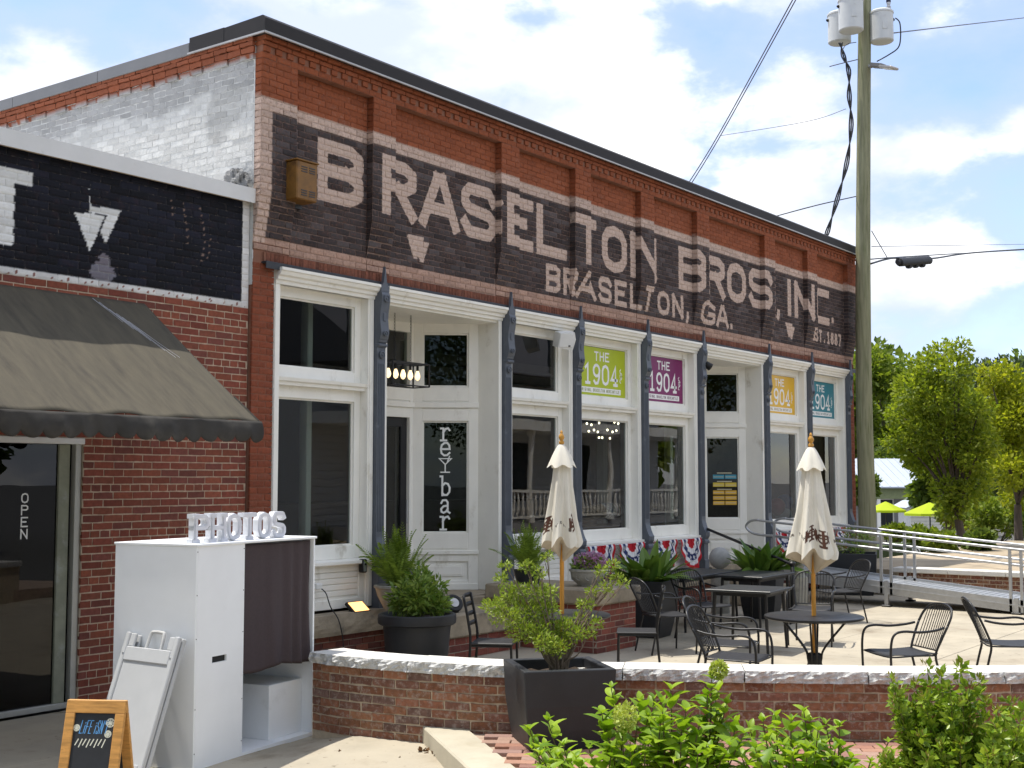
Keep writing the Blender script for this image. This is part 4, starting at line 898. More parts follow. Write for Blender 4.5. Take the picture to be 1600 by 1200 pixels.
def chandelier():
    Y = .42; c = onY(628, 600, Y); t = thing('chandelier', 'black linear cage chandelier with five bare bulbs in doorway', 'chandelier', c)
    a = onY(600, 0, Y).x; x0, x1 = c.x-.32, c.x+.36; z1 = onY(640, 569, Y).z; z0 = onY(640, 604, Y).z; d = .13; r = .008
    f = MB()
    for (y, z) in ((Y-d, z0), (Y+d, z0), (Y-d, z1), (Y+d, z1)): f.box(x0, x1, y-r, y+r, z-r, z+r)
    for x in (x0, x1):
        for y in (Y-d, Y+d): f.box(x-r, x+r, y-r, y+r, z0, z1)
        for z in (z0, z1): f.box(x-r, x+r, Y-d, Y+d, z-r*.9, z+r*.9)
    f.box(x0, x1, Y-.014, Y+.014, z1-.01, z1+.012); f.build('cage', BLACK_METAL, t)
    GL_ = mat('bulb_glass', (1., .86, .62), .2, emit=(1., .72, .38), estr=1.0, var=.0)
    for i in range(5):
        x = x0+.07+i*(x1-x0-.14)/4; s = MB(); s.tube([(x, Y, z1), (x, Y, z1-.075)], [.016, .016], 10); so = s.build('socket', BLACK_METAL, t)
        b = MB(); b.lathe([(.012, -.07), (.018, -.085), (.032, -.125), (.035, -.15), (.024, -.18), (.004, -.195)][::-1], 12, (x, Y, z1)); b.build('bulb', GL_, so, smooth=True)
    for x in (c.x-.14, c.x+.16):
        n = 16; zz = 4.02; ch = MB()
        for k in range(n):
            za = z1+.01+(zz-z1-.01)*k/n; h = (zz-z1)/n*.62; 
            ch.tube([V(x, Y, za)+V(*( (math.sin(q)*.010, 0) if k % 2 else (0, math.sin(q)*.010)), (math.cos(q))*h*.9+h*.8) for q in [i*math.pi/5 for i in range(11)]], .0028, 5, cap=False)
        ch.build('chain', BLACK_METAL, t)
chandelier()

# ================================================================== photo booth and boards
A_ = onZ(301, 1207); B_ = onZ(489, 1149); BW = (B_-A_).length; BANG = math.atan2((B_-A_).y, (B_-A_).x); BH = 1.555; BD = .74
def booth():
    t = thing('photo_booth', 'white plywood photo booth with dark curtain and coin slot', 'photo booth', A_, BANG)
    BWH = mat('booth_white', (.80, .82, .84), .5, var=.03, vs_=3, dirt=(.52, .52, .52), dirt_s=2, dirt_lo=.6, dirt_hi=.85)
    t1 = .018; pw = .535
    MB().box(0, t1, .0, BD, 0, BH-t1, b=.002).build('side_panel', BWH, t, local=True); MB().box(BW-t1, BW, 0, BD, 0, BH-t1, b=.002).build('side_panel', BWH, t, local=True)
    MB().box(t1, BW-t1, BD-t1, BD, 0, BH-t1).build('back_panel', BWH, t, local=True)
    MB().box(-.006, BW+.012, -.012, BD+.01, BH-t1, BH, b=.003).build('top', BWH, t, local=True)
    fp = MB(); s0, s1, sz0, sz1 = .185, .345, .715, .76
    for q in ((t1, s0, 0, BH-t1), (s1, pw, 0, BH-t1), (s0, s1, 0, sz0), (s0, s1, sz1, BH-t1)): fp.box(q[0], q[1], .0, t1, q[2], q[3])
    f = fp.build('front_panel', BWH, t, local=True); MB().box(s0, s1, t1, t1+.02, sz0-.01, sz1+.01).build('slot', mat('slot_dark', (.02, .02, .02), .8), f, local=True)
    for z in (.12, .42, .9, 1.2, 1.5):
        for x in (.012, pw-.01): MB().lathe([(.004, 0), (.004, .002), (.001, .003)], 8, M=Matrix.Translation((x, -.0, z)) @ Matrix.Rotation(R(90), 4, 'X')).build('screw', STEEL_DK, f, local=True)
    MB().box(pw-t1, pw, t1, BD-t1, 0, BH-t1).build('partition', BWH, t, local=True)
    MB().box(pw, BW-t1, .0, BD-t1, 0, .03).build('base', BWH, t, local=True)
    MB().box(BW-.44, BW-t1, .10, BD-t1, .03, .44, b=.003).build('bench', BWH, t, local=True)
    MB().tube([(pw, .045, BH-.05), (BW-t1, .045, BH-.05)], .009).build('curtain_rod', ALU, t, local=True)
    def cur(u, v):
        x = pw+.01+u*(BW-t1-pw-.02); k = .3+.7*v; fold = .020*math.sin(u*u*26+2+1.0*math.sin(v*2.4))*k*(.35+.65*u)+.007*math.sin(u*47+2)*k*u
        pull = .10*max(0, u-.62)*v
        return (x+.012*math.sin(v*5+u*9)*v, .03-fold-.03*v*math.sin(u*3.1)-pull*.3, BH-.03-v*(.93+.015*math.sin(u*9)))
    MB().grid(cur, 110, 34, flip=True).build('curtain', mat('curtain_cloth', (.050, .036, .039), .85, var=.15, vs_=60), t, smooth=True, local=True, solid=.003)
    # letters standing on top
    LW = mat('letter_white', (.74, .75, .78), .5, var=.03); Mb = wm(t)
    base = 0.545
    lw = (BW-base-.06)/6
    names = ['P', 'H', 'O', 'T', 'O', 'S']; labs = ['white marquee letter P on top of photo booth', 'white marquee letter H on top of photo booth', 'white marquee letter O standing between H and T', 'white marquee letter T on top of photo booth', 'white marquee letter O standing between T and S', 'white marquee letter S on top of photo booth']
    for i, ch in enumerate(names):
        x0 = .045+i*(BW-.33)/6+.02; x1 = x0+(BW-.33)/6-.032; h = .20; hw = .0165
        lines = [[(q[0]-x0, q[1]) for q in ln] for ln in glyph_lines(ch, x0, x1, 0, h, hw)]; w = x1-x0
        if ch in 'PHT':
            for sx in ([.0, 1.] if ch == 'H' else [.5] if ch == 'T' else [0.]):
                cx = hw+sx*(w-2*hw); lines.append([(cx-.022, .010), (cx+.022, .010)])
                if ch != 'T': lines.append([(cx-.018, h-.012), (cx+.018, h-.012)])
        tt = thing('marquee_letter', labs[i], 'letter', Mb @ Vector((x0+.02, .10, BH)), BANG-.06, 'PHOTOS letters on the booth')
        body = MB(); ribbon(body, lines, hw, lambda u, v, w_: Vector((u, -w_, v+.002)), thick=.05, dt=.0012); body.build('body', LW, tt, local=True)
        face = MB(); ribbon(face, lines, hw*.72, lambda u, v, w_: Vector((u, -w_-.012, v+.002)), dt=.0004); face.build('face', mat('letter_face', (.62, .62, .66), .6), tt, local=True)
booth()
def grey_board():
    """folded plastic A-board leaning on the booth's side"""
    Mb = Matrix.Translation(A_) @ Matrix.Rotation(BANG, 4, 'Z')
    base = Mb @ Vector((-.44, .02, 0)); t = thing('folding_sign', 'blank grey plastic folding sign leaning on side of photo booth', 'sign board', base)
    # frame: u = along the booth side, v = up the leaning board, w = out
    u = (Mb.to_3x3() @ Vector((.16, 1, 0))).normalized(); v = (Mb.to_3x3() @ Vector((.40, 0, .94))).normalized(); w = u.cross(v).normalized(); w = -w if w.x > 0 else w
    M = Matrix(((u.x, v.x, w.x, base.x), (u.y, v.y, w.y, base.y), (u.z, v.z, w.z, base.z), (0, 0, 0, 1)))
    G = mat('board_plastic', (.43, .44, .45), .5, var=.04, dirt=(.36, .36, .35), dirt_s=3, dirt_lo=.55, dirt_hi=.8); W_, H_ = .56, .98
    for k, off in enumerate((0., .042)):
        f = MB(); f.box(0, .045, 0, H_, off, off+.034, M=M, b=.006); f.box(W_-.045, W_, 0, H_, off, off+.034, M=M, b=.006); f.box(.045, W_-.045, .06, .11, off, off+.034, M=M, b=.004); f.box(.045, W_-.045, H_-.20, H_-.10, off, off+.034, M=M, b=.006)
        for a in (.045, W_-.105): f.box(a, a+.06, H_-.10, H_-.005, off+.006, off+.026, M=M, b=.006)
        fo = f.build('frame', G, t); MB().box(.045, W_-.045, .11, H_-.20, off+.008, off+.022, M=M).build('panel', G, fo)
        for a in (.03, W_-.03): MB().lathe([(.008, 0), (.008, .004), (.002, .006)], 10, M=M @ Matrix.Translation((a, H_-.15, off+.034))).build('bolt', ALU, fo)
    h = MB(); h.tube([M @ Vector(q) for q in spline([(W_*.36, H_-.10, .03), (W_*.38, H_+.01, .03), (W_*.43, H_+.025, .03), (W_*.57, H_+.025, .03), (W_*.62, H_+.01, .03), (W_*.64, H_-.10, .03)], 5)], .012, 8); h.build('handle', mat('handle_white', (.5, .5, .49), .5), t)
grey_board()
def chalk_board():
    c = atD(150, 1200, 7.55); c.z = 0; to = (CAM-c); ang = math.atan2(to.y, to.x)+R(90)-R(24)
    t = thing('chalkboard_sign', 'small pine A-frame chalkboard with LIFE ISN\'T in blue chalk', 'chalkboard', c, ang)
    PINE = mat('pine', (.50, .25, .065), .55, var=.35, vs_=5, stretch=(1.2, 9, 9), dirt=(.22, .09, .02), dirt_s=5, dirt_lo=.58, dirt_hi=.72); H_ = .785; W_ = .34; dy = .21
    for s in (-1, 1):
        a = math.atan2(dy, H_); M = Matrix.Translation((0, s*dy, 0)) @ Matrix.Rotation(s*a, 4, 'X'); Ls = math.hypot(dy, H_)
        f = MB(); tk = .012
        f.box(-W_/2, -W_/2+.055, -tk, tk, 0, Ls-.07, M=M, b=.003); f.box(W_/2-.055, W_/2, -tk, tk, 0, Ls-.07, M=M, b=.003); f.box(-W_/2, W_/2, -tk, tk, Ls-.07, Ls, M=M, b=.003); f.box(-W_/2+.055, W_/2-.055, -tk, tk, .10, .155, M=M, b=.003)
        fr = f.build('frame', PINE, t, local=True)
        MB().box(-W_/2+.055, W_/2-.055, -tk*.2, tk*.2, .155, Ls-.07, M=M).build('slate', mat('slate', (.018, .02, .024), .7, var=.3, vs_=8), fr, local=True)
        if s < 0:
            pl = lambda u, v, w: M @ Vector((u, -tk*.2-w, v))
            z = Ls-.18; x = -.083; m = MB()
            for ch, wd in (('L', .017), ('i', .007), ('F', .016), ('E', .016), (' ', .008), ('i', .007), ('S', .015), ('N', .017), ("'", .004), ('T', .016)):
                if ch != ' ': ribbon(m, [[(p[0]+(p[1]-z)*.18, p[1]) for p in ln] for ln in glyph_lines(ch, x, x+wd, z, z+.072, .0022)], .0022, pl)
                x += wd+.004
            tag(m.build('lettering', mat('chalk_blue', (.10, .30, .60), .8), fr, local=True), kind='stuff')
            lm = MB()
            for (cx, cz, r) in ((-.098, z+.03, .016), (.092, z+.060, .022), (.085, z+.0, .017)):
                ribbon(lm, [arc(cx, cz, r, r, 0, 360, 18)]+[[(cx, cz), (cx+r*.8*math.cos(q), cz+r*.8*math.sin(q))] for q in [k*math.pi/4 for k in range(8)]], .003, pl)
            for k in range(8): ribbon(lm, [[(-.095+k*.022, z-.06-.01*(k % 2)), (-.08+k*.022, z-.03)]], .003, pl)
            tag(lm.build('chalk_drawing', mat('chalk_white', (.60, .60, .50), .8), fr, local=True), kind='stuff')
chalk_board()

# ================================================================== low curved wall
WALLC = [(-1.672, -2.60), (-1.695, -2.85), (-1.67, -3.15), (-1.60, -3.60), (-1.43, -4.20), (-1.02, -4.98), (-.62, -5.73), (-.30, -6.25), (.06, -6.78), (.62, -7.46), (1.35, -8.15), (2.3, -8.85), (3.4, -9.4)]
CURVE = [p for p in spline([(x, y, 0) for x, y in WALLC], 24)]
ARC = [0.]
for a, b in zip(CURVE[:-1], CURVE[1:]): ARC.append(ARC[-1]+(b-a).length)
ARC = np.array(ARC); CX = np.array([p.x for p in CURVE]); CY = np.array([p.y for p in CURVE])
def wall_place(u, v, w):
    x = np.interp(u, ARC, CX); y = np.interp(u, ARC, CY); e = .03
    dx = np.interp(u+e, ARC, CX)-np.interp(u-e, ARC, CX); dy = np.interp(u+e, ARC, CY)-np.interp(u-e, ARC, CY); l = np.hypot(dx, dy)+1e-9
    nx, ny = dy/l, -dx/l                       # outward (towards the street)
    return np.stack([x+nx*w, y+ny*w, v+0*u], 1)
def low_wall():
    t = thing('garden_wall', 'low curved wall of tumbled brick with rough granite caps around patio', 'wall', (-1.0, -5, 0))
    Lw = ARC[-1]; n = 160; core = MB(); ZT = .585
    for (w, fl) in ((-.004, False), (-.26, True)):
        core.grid(lambda u, v, w=w: wall_place(np.array([u*Lw]), np.array([v*ZT]), np.array([w]))[0], n, 1, flip=not fl)
    core.grid(lambda u, v: wall_place(np.array([u*Lw]), np.array([ZT]), np.array([-.004-.256*v]))[0], n, 1)
    core.grid(lambda u, v: wall_place(np.array([0.]), np.array([v*ZT]), np.array([-.004-.256*u]))[0], 1, 1)
    c = core.build('core', mat('mortar_sand', (.50, .41, .30), .9, var=.15, vs_=20), t)
    TB = [(.205, .086, .050), (.235, .104, .056), (.175, .080, .054), (.245, .116, .062), (.145, .082, .064), (.215, .09, .048)]
    br = [q+(.006,) for q in lay(.0, Lw, .07, .585, L=.206, H=.0644, j=.0115)]
    brick_wall(br, wall_place, -.03, BRICK_TUMBLED, c, lambda b: shade(rng.choice(TB), .75, 1.25), nu=3, nv=1, nmax=300, jit=.004)
    # cap stones: sawn top, pitched rock face
    cuts = [0, .95, 1.72, 2.55, 3.4, 4.25, 5.2, 6.1, 7.0, 7.9, 8.8, 9.8, Lw]
    for k, (a, b) in enumerate(zip(cuts[:-1], cuts[1:])):
        a += .004; b -= .004; nu = max(8, int((b-a)/.03)); z0, z1 = .587, .668+rng.uniform(-.002, .002)
        m = MB(); seed = rng.random()*50
        def rock(u, v):
            d = .038+.016*math.sin(u*17+seed+v*3)*math.sin(u*41+seed)+rng.uniform(-.008, .008)
            if k == 2 and .0 < u < .12: d -= .05*(1-v)
            return wall_place(np.array([a+u*(b-a)]), np.array([z0+v*(z1-z0)]), np.array([d*(math.sin(.6+v*1.7))**.6 if 0 < v < 1 else d*.85]))[0]
        m.cur = 0; m.grid(rock, nu, 5, flip=False); base_n = (nu+1)*6
        fr = [m.v[5*(nu+1)+i] for i in range(nu+1)]; fb = [m.v[i] for i in range(nu+1)]
        bk = [tuple(wall_place(np.array([a+i/nu*(b-a)]), np.array([z1]), np.array([-.30]))[0]) for i in range(nu+1)]
        m.cur = 1; st = m.add(fr+bk, [(i, i+1, nu+2+i, nu+1+i) for i in range(nu)])
        bb = [(p[0], p[1], z0) for p in bk]; m.cur = 0; m.add(bk+bb, [(i, i+1, nu+2+i, nu+1+i) for i in range(nu)]); m.add(fb+bb, [(i+1, i, nu+1+i, nu+2+i) for i in range(nu)])
        for i in (0, nu): m.add([fb[i], fr[i], bk[i], bb[i]], [(0, 1, 2, 3) if i == 0 else (3, 2, 1, 0)])
        m.build('cap_stone', [GRANITE, GRANITE_TOP], t)
low_wall()

# ================================================================== kerb and paved bed
KA, KB, KC = onZ(655, 1128, .16), onZ(722, 1190, .16), None
def kerb_bed():
    d = Vector((-.62, -.785, 0)).normalized(); a = Vector((onZ(654, 1128, .20).x, onZ(654, 1128, .20).y, 0))+V(.10, .13, 0); nrm = Vector((-d.y, d.x, 0)); nrm = nrm if nrm.x > 0 else -nrm   # towards the bed
    L = 6.0; segs = [0, 1.9, 4.0, 6.0]
    kerb = None
    for s0, s1 in zip(segs[:-1], segs[1:]):
        M = Matrix(((d.x, nrm.x, 0, a.x), (d.y, nrm.y, 0, a.y), (0, 0, 1, 0), (0, 0, 0, 1)))
        k = MB(); k.box(s0+.003, s1-.003, 0, .30, -.05, .20, M=M, b=.012); o = k.build('kerb', KERB); tag(o, kind='structure')
    bed = MB(); poly = [a+nrm*.30, a+d*6+nrm*.30, a+d*6+nrm*9, Vector((6, -9.6, 0)), Vector((2.3, -8.9, 0)), Vector((.6, -7.4, 0)), Vector((-.6, -5.7, 0)), Vector((-1.2, -4.3, 0)), Vector((-1.15, -3.8, 0))]
    bed.prism([(p.x, p.y) for p in poly], -.06, .175, 'z'); b = bed.build('planting_bed', mat('bed_mortar', (.40, .30, .23), .95, var=.25, vs_=20)); tag(b, kind='structure')
    PC = [(.30, .15, .105), (.35, .19, .13), (.25, .13, .10), (.33, .21, .16), (.28, .17, .14)]
    PM = [mat('paver_%d' % i, c, .85, var=.15, vs_=18, bump=.001, bs=80) for i, c in enumerate(PC)]
    mesh = []
    for pm in PM:
        m = MB(); m.box(-.0985, .0985, -.0485, .0485, 0, .03, b=.004); o = m.build('paver', pm); mesh.append(o.data); bpy.data.objects.remove(o)
    n = 0; u = (Vector((.62, -7.46, 0))-Vector((-1.43, -4.2, 0))).normalized(); w = Vector((u.y, -u.x, 0)); w = w if w.x < 0 else -w; o0 = Vector((-1.60, -3.50, 0))
    cand = []
    for i in range(-6, 42):
        for j in range(0, 22):
            p = o0+u*(i*.205+(.1025 if j % 2 else 0))+w*(.08+j*.104)
            if (p-a).dot(nrm) < .335: continue
            x, y, s = proj((p.x, p.y, .20)); 
            q = wall_dist(p)
            if q < .09: continue
            if -20 < x < 1620 and y < 1225: cand.append((s, p))
    cand.sort(key=lambda t: -t[0])
    for s, p in cand[:300]:
        ob = bpy.data.objects.new('paver', rng.choice(mesh)); C.objects.link(ob); ob.parent = b; ob.location = (p.x, p.y, .172+rng.uniform(-.002, .002)); ob.rotation_euler = (rng.uniform(-.01, .01), rng.uniform(-.01, .01), math.atan2(u.y, u.x)+rng.uniform(-.01, .01))
def wall_dist(p):
    k = np.argmin((CX-p.x)**2+(CY-p.y)**2); k = min(max(k, 1), len(CX)-2); tx, ty = CX[k+1]-CX[k-1], CY[k+1]-CY[k-1]; l = math.hypot(tx, ty); return ((p.x-CX[k])*ty-(p.y-CY[k])*tx)/l
kerb_bed()
def apron():
    m = MB(); sm = lambda q: max(0, min(1, q))**2*(3-2*max(0, min(1, q)))
    def f(u, v):
        a = .02+u*2.3; w = -.02+v*1.5; q = wall_place(np.array([a]), np.array([0.]), np.array([w]))[0]; return (q[0], q[1], .005+.075*sm(a/.55)*(1-sm(v*1.02)))
    m.grid(f, 40, 24, flip=True); tag(m.build('pavement_apron', CONCRETE, smooth=True), kind='structure')
apron()
# ================================================================== steps, cheek walls
TB2 = [(.19, .055, .040), (.22, .068, .048), (.15, .050, .040)]
def brick_block(t, x0, x1, y0, y1, z1, nmax=80):
    core = MB().box(x0+.006, x1-.006, y0+.006, y1, 0, z1).build('core', mat('mortar_pale', (.34, .28, .22)), t)
    tint = lambda b: shade(rng.choice(TB2), .8, 1.2); H = z1/max(1, round(z1/.0731))
    brick_wall([q+(0.,) for q in lay(x0, x1, 0, z1, H=H)], lambda u, v, w: np.stack([u, y0-w, v], 1), -.05, BRICK_PLAIN, core, tint, nu=1, nv=1, nmax=nmax)
    brick_wall([q+(0.,) for q in lay(y0+.055, y1, 0, z1, H=H, shift=.25)], lambda u, v, w: np.stack([x0-w, u, v], 1), -.04, BRICK_PLAIN, core, tint, nu=1, nv=1, nmax=nmax)
    brick_wall([q+(0.,) for q in lay(y0+.055, y1, 0, z1, H=H, shift=.25)], lambda u, v, w: np.stack([x1+w, u, v], 1), -.04, BRICK_PLAIN, core, tint, nu=1, nv=1, nmax=nmax)
def stone_slab(t, x0, x1, y0, y1, z0, z1, name='slab'):
    m = MB(); m.box(x0, x1, y0, y1, z0, z1, b=.018); return m.build(name, STONE, t, smooth=20)
def steps():
    t = thing('stone_steps', 'sandstone steps on brick base before the bar doorway', 'steps', (2.9, -.5, 0))
    brick_block(t, 1.96, 3.62, -.78, -.11, .24); stone_slab(t, 1.93, 3.64, -.82, -.2, .242, .50); stone_slab(t, 1.93, 4.3, -.215, -.165, .35, .595, 'riser')
    t = thing('cheek_wall', 'brick cheek wall with thick sandstone cap carrying the carved flower bowl', 'wall', (4.1, -1, 0))
    brick_block(t, 3.70, 4.58, -1.80, -.22, .55); stone_slab(t, 3.655, 4.63, -1.85, -.20, .553, .735, 'cap')
    t = thing('stone_steps', 'sandstone steps at the far doorway below black handrail', 'steps', (10.4, -.8, 0))
    for k in range(3): stone_slab(t, 9.85, 11.0, -.2-.36*(k+1), -.2-.36*k+.02, 0, .45-.15*k)
steps()

# ================================================================== foliage helpers
def leaf_strip(L, W, droop=.3, fold=.25, n=5, tip=.0, ruff=0.):
    """one leaf along +X from the origin, drooping in Z, folded at the midrib"""
    vs = []; fs = []
    for i in range(n+1):
        s = i/n; w = W*(math.sin(math.pi*(s**.75))**.8 if 0 < s < 1 else 0.0)+(.002 if i in (0,) else 0); a = droop*s
        x = L*s*math.cos(a*.6); z = -L*s*math.sin(a)*.8
        vs += [(x, -w/2, z+fold*w/2+ruff*math.sin(s*17)), (x, 0, z), (x, w/2, z+fold*w/2+ruff*math.cos(s*15))]
    for i in range(n):
        b = i*3; fs += [(b, b+1, b+4, b+3), (b+1, b+2, b+5, b+4)]
    return vs, fs
def scatter_leaves(centers, n, size, seed=1, up=.35, aspect=.5, fill=.55):
    """centers: [(pos, radius or (rx,ry,rz))]; returns verts/faces of n folded leaves spread through the clumps"""
    r = np.random.default_rng(seed); vol = np.array([np.prod(c[1])**(2/3) if not np.isscalar(c[1]) else c[1]**2 for c in centers]); pick = r.choice(len(centers), n, p=vol/vol.sum())
    pos = np.array([tuple(c[0]) for c in centers])[pick]; rad = np.array([(c[1],)*3 if np.isscalar(c[1]) else c[1] for c in centers])[pick]
    d = r.normal(size=(n, 3)); d /= np.linalg.norm(d, axis=1)[:, None]; rr = r.random(n)**fill
    p = pos+d*rad*rr[:, None]
    ax = d+np.array([0, 0, up])+r.normal(size=(n, 3))*.55; ax /= np.linalg.norm(ax, axis=1)[:, None]
    nr = r.normal(size=(n, 3))+np.array([0, 0, .8]); nr -= ax*(nr*ax).sum(1)[:, None]; nr /= np.linalg.norm(nr, axis=1)[:, None]; sd = np.cross(nr, ax)
    s = (size*(.65+.7*r.random(n)))[:, None]
    v = np.stack([p, p+ax*s*.5+sd*s*aspect*.5+nr*s*.08, p+ax*s-nr*s*.06, p+ax*s*.5-sd*s*aspect*.5+nr*s*.08], 1).reshape(-1, 3)
    k = np.arange(n)*4; f = np.concatenate([np.stack([k, k+1, k+2], 1), np.stack([k, k+2, k+3], 1)])
    return v, f
def np_mesh(name, v, f, m, parent=None, kind=None):
    me = bpy.data.meshes.new(name); M = wm(parent).inverted() if parent else Matrix()
    A = np.array(M); v = v@A[:3, :3].T+A[:3, 3]
    me.vertices.add(len(v)); me.vertices.foreach_set('co', v.astype(np.float32).ravel()); nf = len(f); k = f.shape[1]
    me.loops.add(nf*k); me.polygons.add(nf); me.loops.foreach_set('vertex_index', f.astype(np.int32).ravel()); me.polygons.foreach_set('loop_start', np.arange(nf, dtype=np.int32)*k); me.polygons.foreach_set('loop_total', np.full(nf, k, dtype=np.int32))
    me.update(calc_edges=True); me.validate(); me.materials.append(m); o = bpy.data.objects.new(name, me); link(o, parent)
    if kind: o['kind'] = kind
    return o
def inst_leaf(mesh, parent, name, pos, ax, up=(0, 0, 1), s=1., roll=0.):
    ax = Vector(ax).normalized(); u = Vector(up); sd = u.cross(ax); sd = sd.normalized() if sd.length > 1e-4 else ax.orthogonal().normalized(); n = ax.cross(sd)
    M = Matrix((ax, sd, n)).transposed().to_4x4() @ Matrix.Rotation(roll, 4, 'X'); M = M @ Matrix.Scale(s, 4); M.translation = Vector(pos)
    o = bpy.data.objects.new(name, mesh); C.objects.link(o); o.parent = parent; o.matrix_local = wm(parent).inverted() @ M; return o
def proto(name, m, vs, fs, smooth=True):
    mb = MB(); mb.add(vs, fs); o = mb.build(name, m, None, smooth=smooth); me = o.data; bpy.data.objects.remove(o); return me
BARK = mat('twig_bark', (.17, .13, .095), .9, var=.3, vs_=20)
FERN_M = leaf_mat('fern_leaf', (.12, .20, .02), (.27, .38, .05), .55, .4)
CAST_M = leaf_mat('cast_iron_leaf', (.06, .14, .022), (.17, .27, .05), .38, .3)
CAST_Y = leaf_mat('cast_iron_yellow', (.20, .16, .02), (.24, .20, .03), .45, .25)
NAND_M = leaf_mat('nandina_leaf', (.10, .20, .03), (.33, .43, .10), .4, .35)
LIME_M = leaf_mat('lime_shrub_leaf', (.15, .24, .02), (.34, .42, .07), .45, .4)
PETAL = leaf_mat('petal_pink', (.36, .12, .36), (.62, .42, .62), .6, .3); PETAL2 = leaf_mat('petal_violet', (.12, .05, .28), (.30, .20, .52), .6, .3)
STONEPOT = mat('cast_stone_pot', (.30, .29, .25), .9, var=.2, vs_=10, bump=.002, bs=60, dirt=(.13, .12, .10), dirt_s=5, dirt_lo=.5, dirt_hi=.75)
def frond_mesh(L, n=22, arch=.9):
    vs, fs = [], []
    for i in range(n):
        s = (i+1)/n; a = arch*s; x = L*s*math.cos(a*.55); z = L*(s*math.sin(.5)-.35*s*s*arch); w = .085*math.sin(math.pi*min(1, s*.92+.06))**.7*(1-.35*s)
        for sd in (-1, 1):
            b = len(vs); vs += [(x, 0, z), (x+.012, sd*w*.5, z+.006), (x+.022, sd*w, z-.006), (x+.004, sd*w*.5, z-.002)]; fs.append((b, b+1, b+2, b+3))
    return vs, fs
FRONDS = [proto('frond', FERN_M, *frond_mesh(.52, 24, a)) for a in (.5, .9, 1.3)]
CASTS = [proto('leaf', CAST_M, *leaf_strip(.50, .125, d, .3, 7)) for d in (.15, .45, .8)]; CASTY = proto('leaf', CAST_Y, *leaf_strip(.42, .11, .6, .3, 7))
def fern(t, c, n=46, up=1.1, scale=1.):
    for i in range(n):
        a = rng.uniform(0, 2*math.pi); e = rng.uniform(.25, 1.45)*up; r = rng.uniform(0, .07); me = rng.choice(FRONDS)
        inst_leaf(me, t, 'frond', Vector(c)+V(math.cos(a)*r, math.sin(a)*r, 0), (math.cos(a)*math.cos(e), math.sin(a)*math.cos(e), math.sin(e)), s=scale*rng.uniform(.7, 1.15), roll=rng.uniform(-.3, .3))
def cast_iron(t, c, n=44, rad=.16, scale=1.):
    for i in range(n):
        a = rng.uniform(0, 2*math.pi); e = rng.uniform(.55, 1.42); r = rad*math.sqrt(rng.random()); me = CASTY if i in (5,) else rng.choice(CASTS)
        inst_leaf(me, t, 'leaf', Vector(c)+V(math.cos(a)*r, math.sin(a)*r, 0), (math.cos(a)*math.cos(e), math.sin(a)*math.cos(e), math.sin(e)), s=scale*rng.uniform(.65, 1.1), roll=rng.uniform(-.5, .5))
def square_planter(t, c, rz, top, bot, h, rim=.06):
    M = Matrix.Translation(c) @ Matrix.Rotation(rz, 4, 'Z'); m = MB(); a, b = top/2, bot/2; prof = [(b, 0), (b+(a-b)*.42, h*.25), (b+(a-b)*.78, h*.55), (a, h)]
    rings = []
    for (r, z) in prof+[(a-rim, h), (a-rim, h-.03), (a-rim-.005, h-.12)]:
        rings.append(len(m.v)); m.v += [tuple(M @ Vector((sx*r, sy*r, z))) for sx, sy in ((-1, -1), (1, -1), (1, 1), (-1, 1))]
    for p, q in zip(rings[:-1], rings[1:]):
        for k in range(4): m.f.append((p+k, p+(k+1) % 4, q+(k+1) % 4, q+k)); m.mi.append(0)
    m.f.append((rings[0]+3, rings[0]+2, rings[0]+1, rings[0])); m.mi.append(0)
    o = m.build('pot', PLANTER, t); bev = o.modifiers.new('edge', 'BEVEL'); bev.width = .008; bev.segments = 2
    r = a-rim-.004; s = MB(); s.grid(lambda u, v: M @ Vector(((u*2-1)*r, (v*2-1)*r, h-.07+.01*math.sin(u*20)*math.sin(v*17))), 8, 8); s.build('soil', SOIL, t)
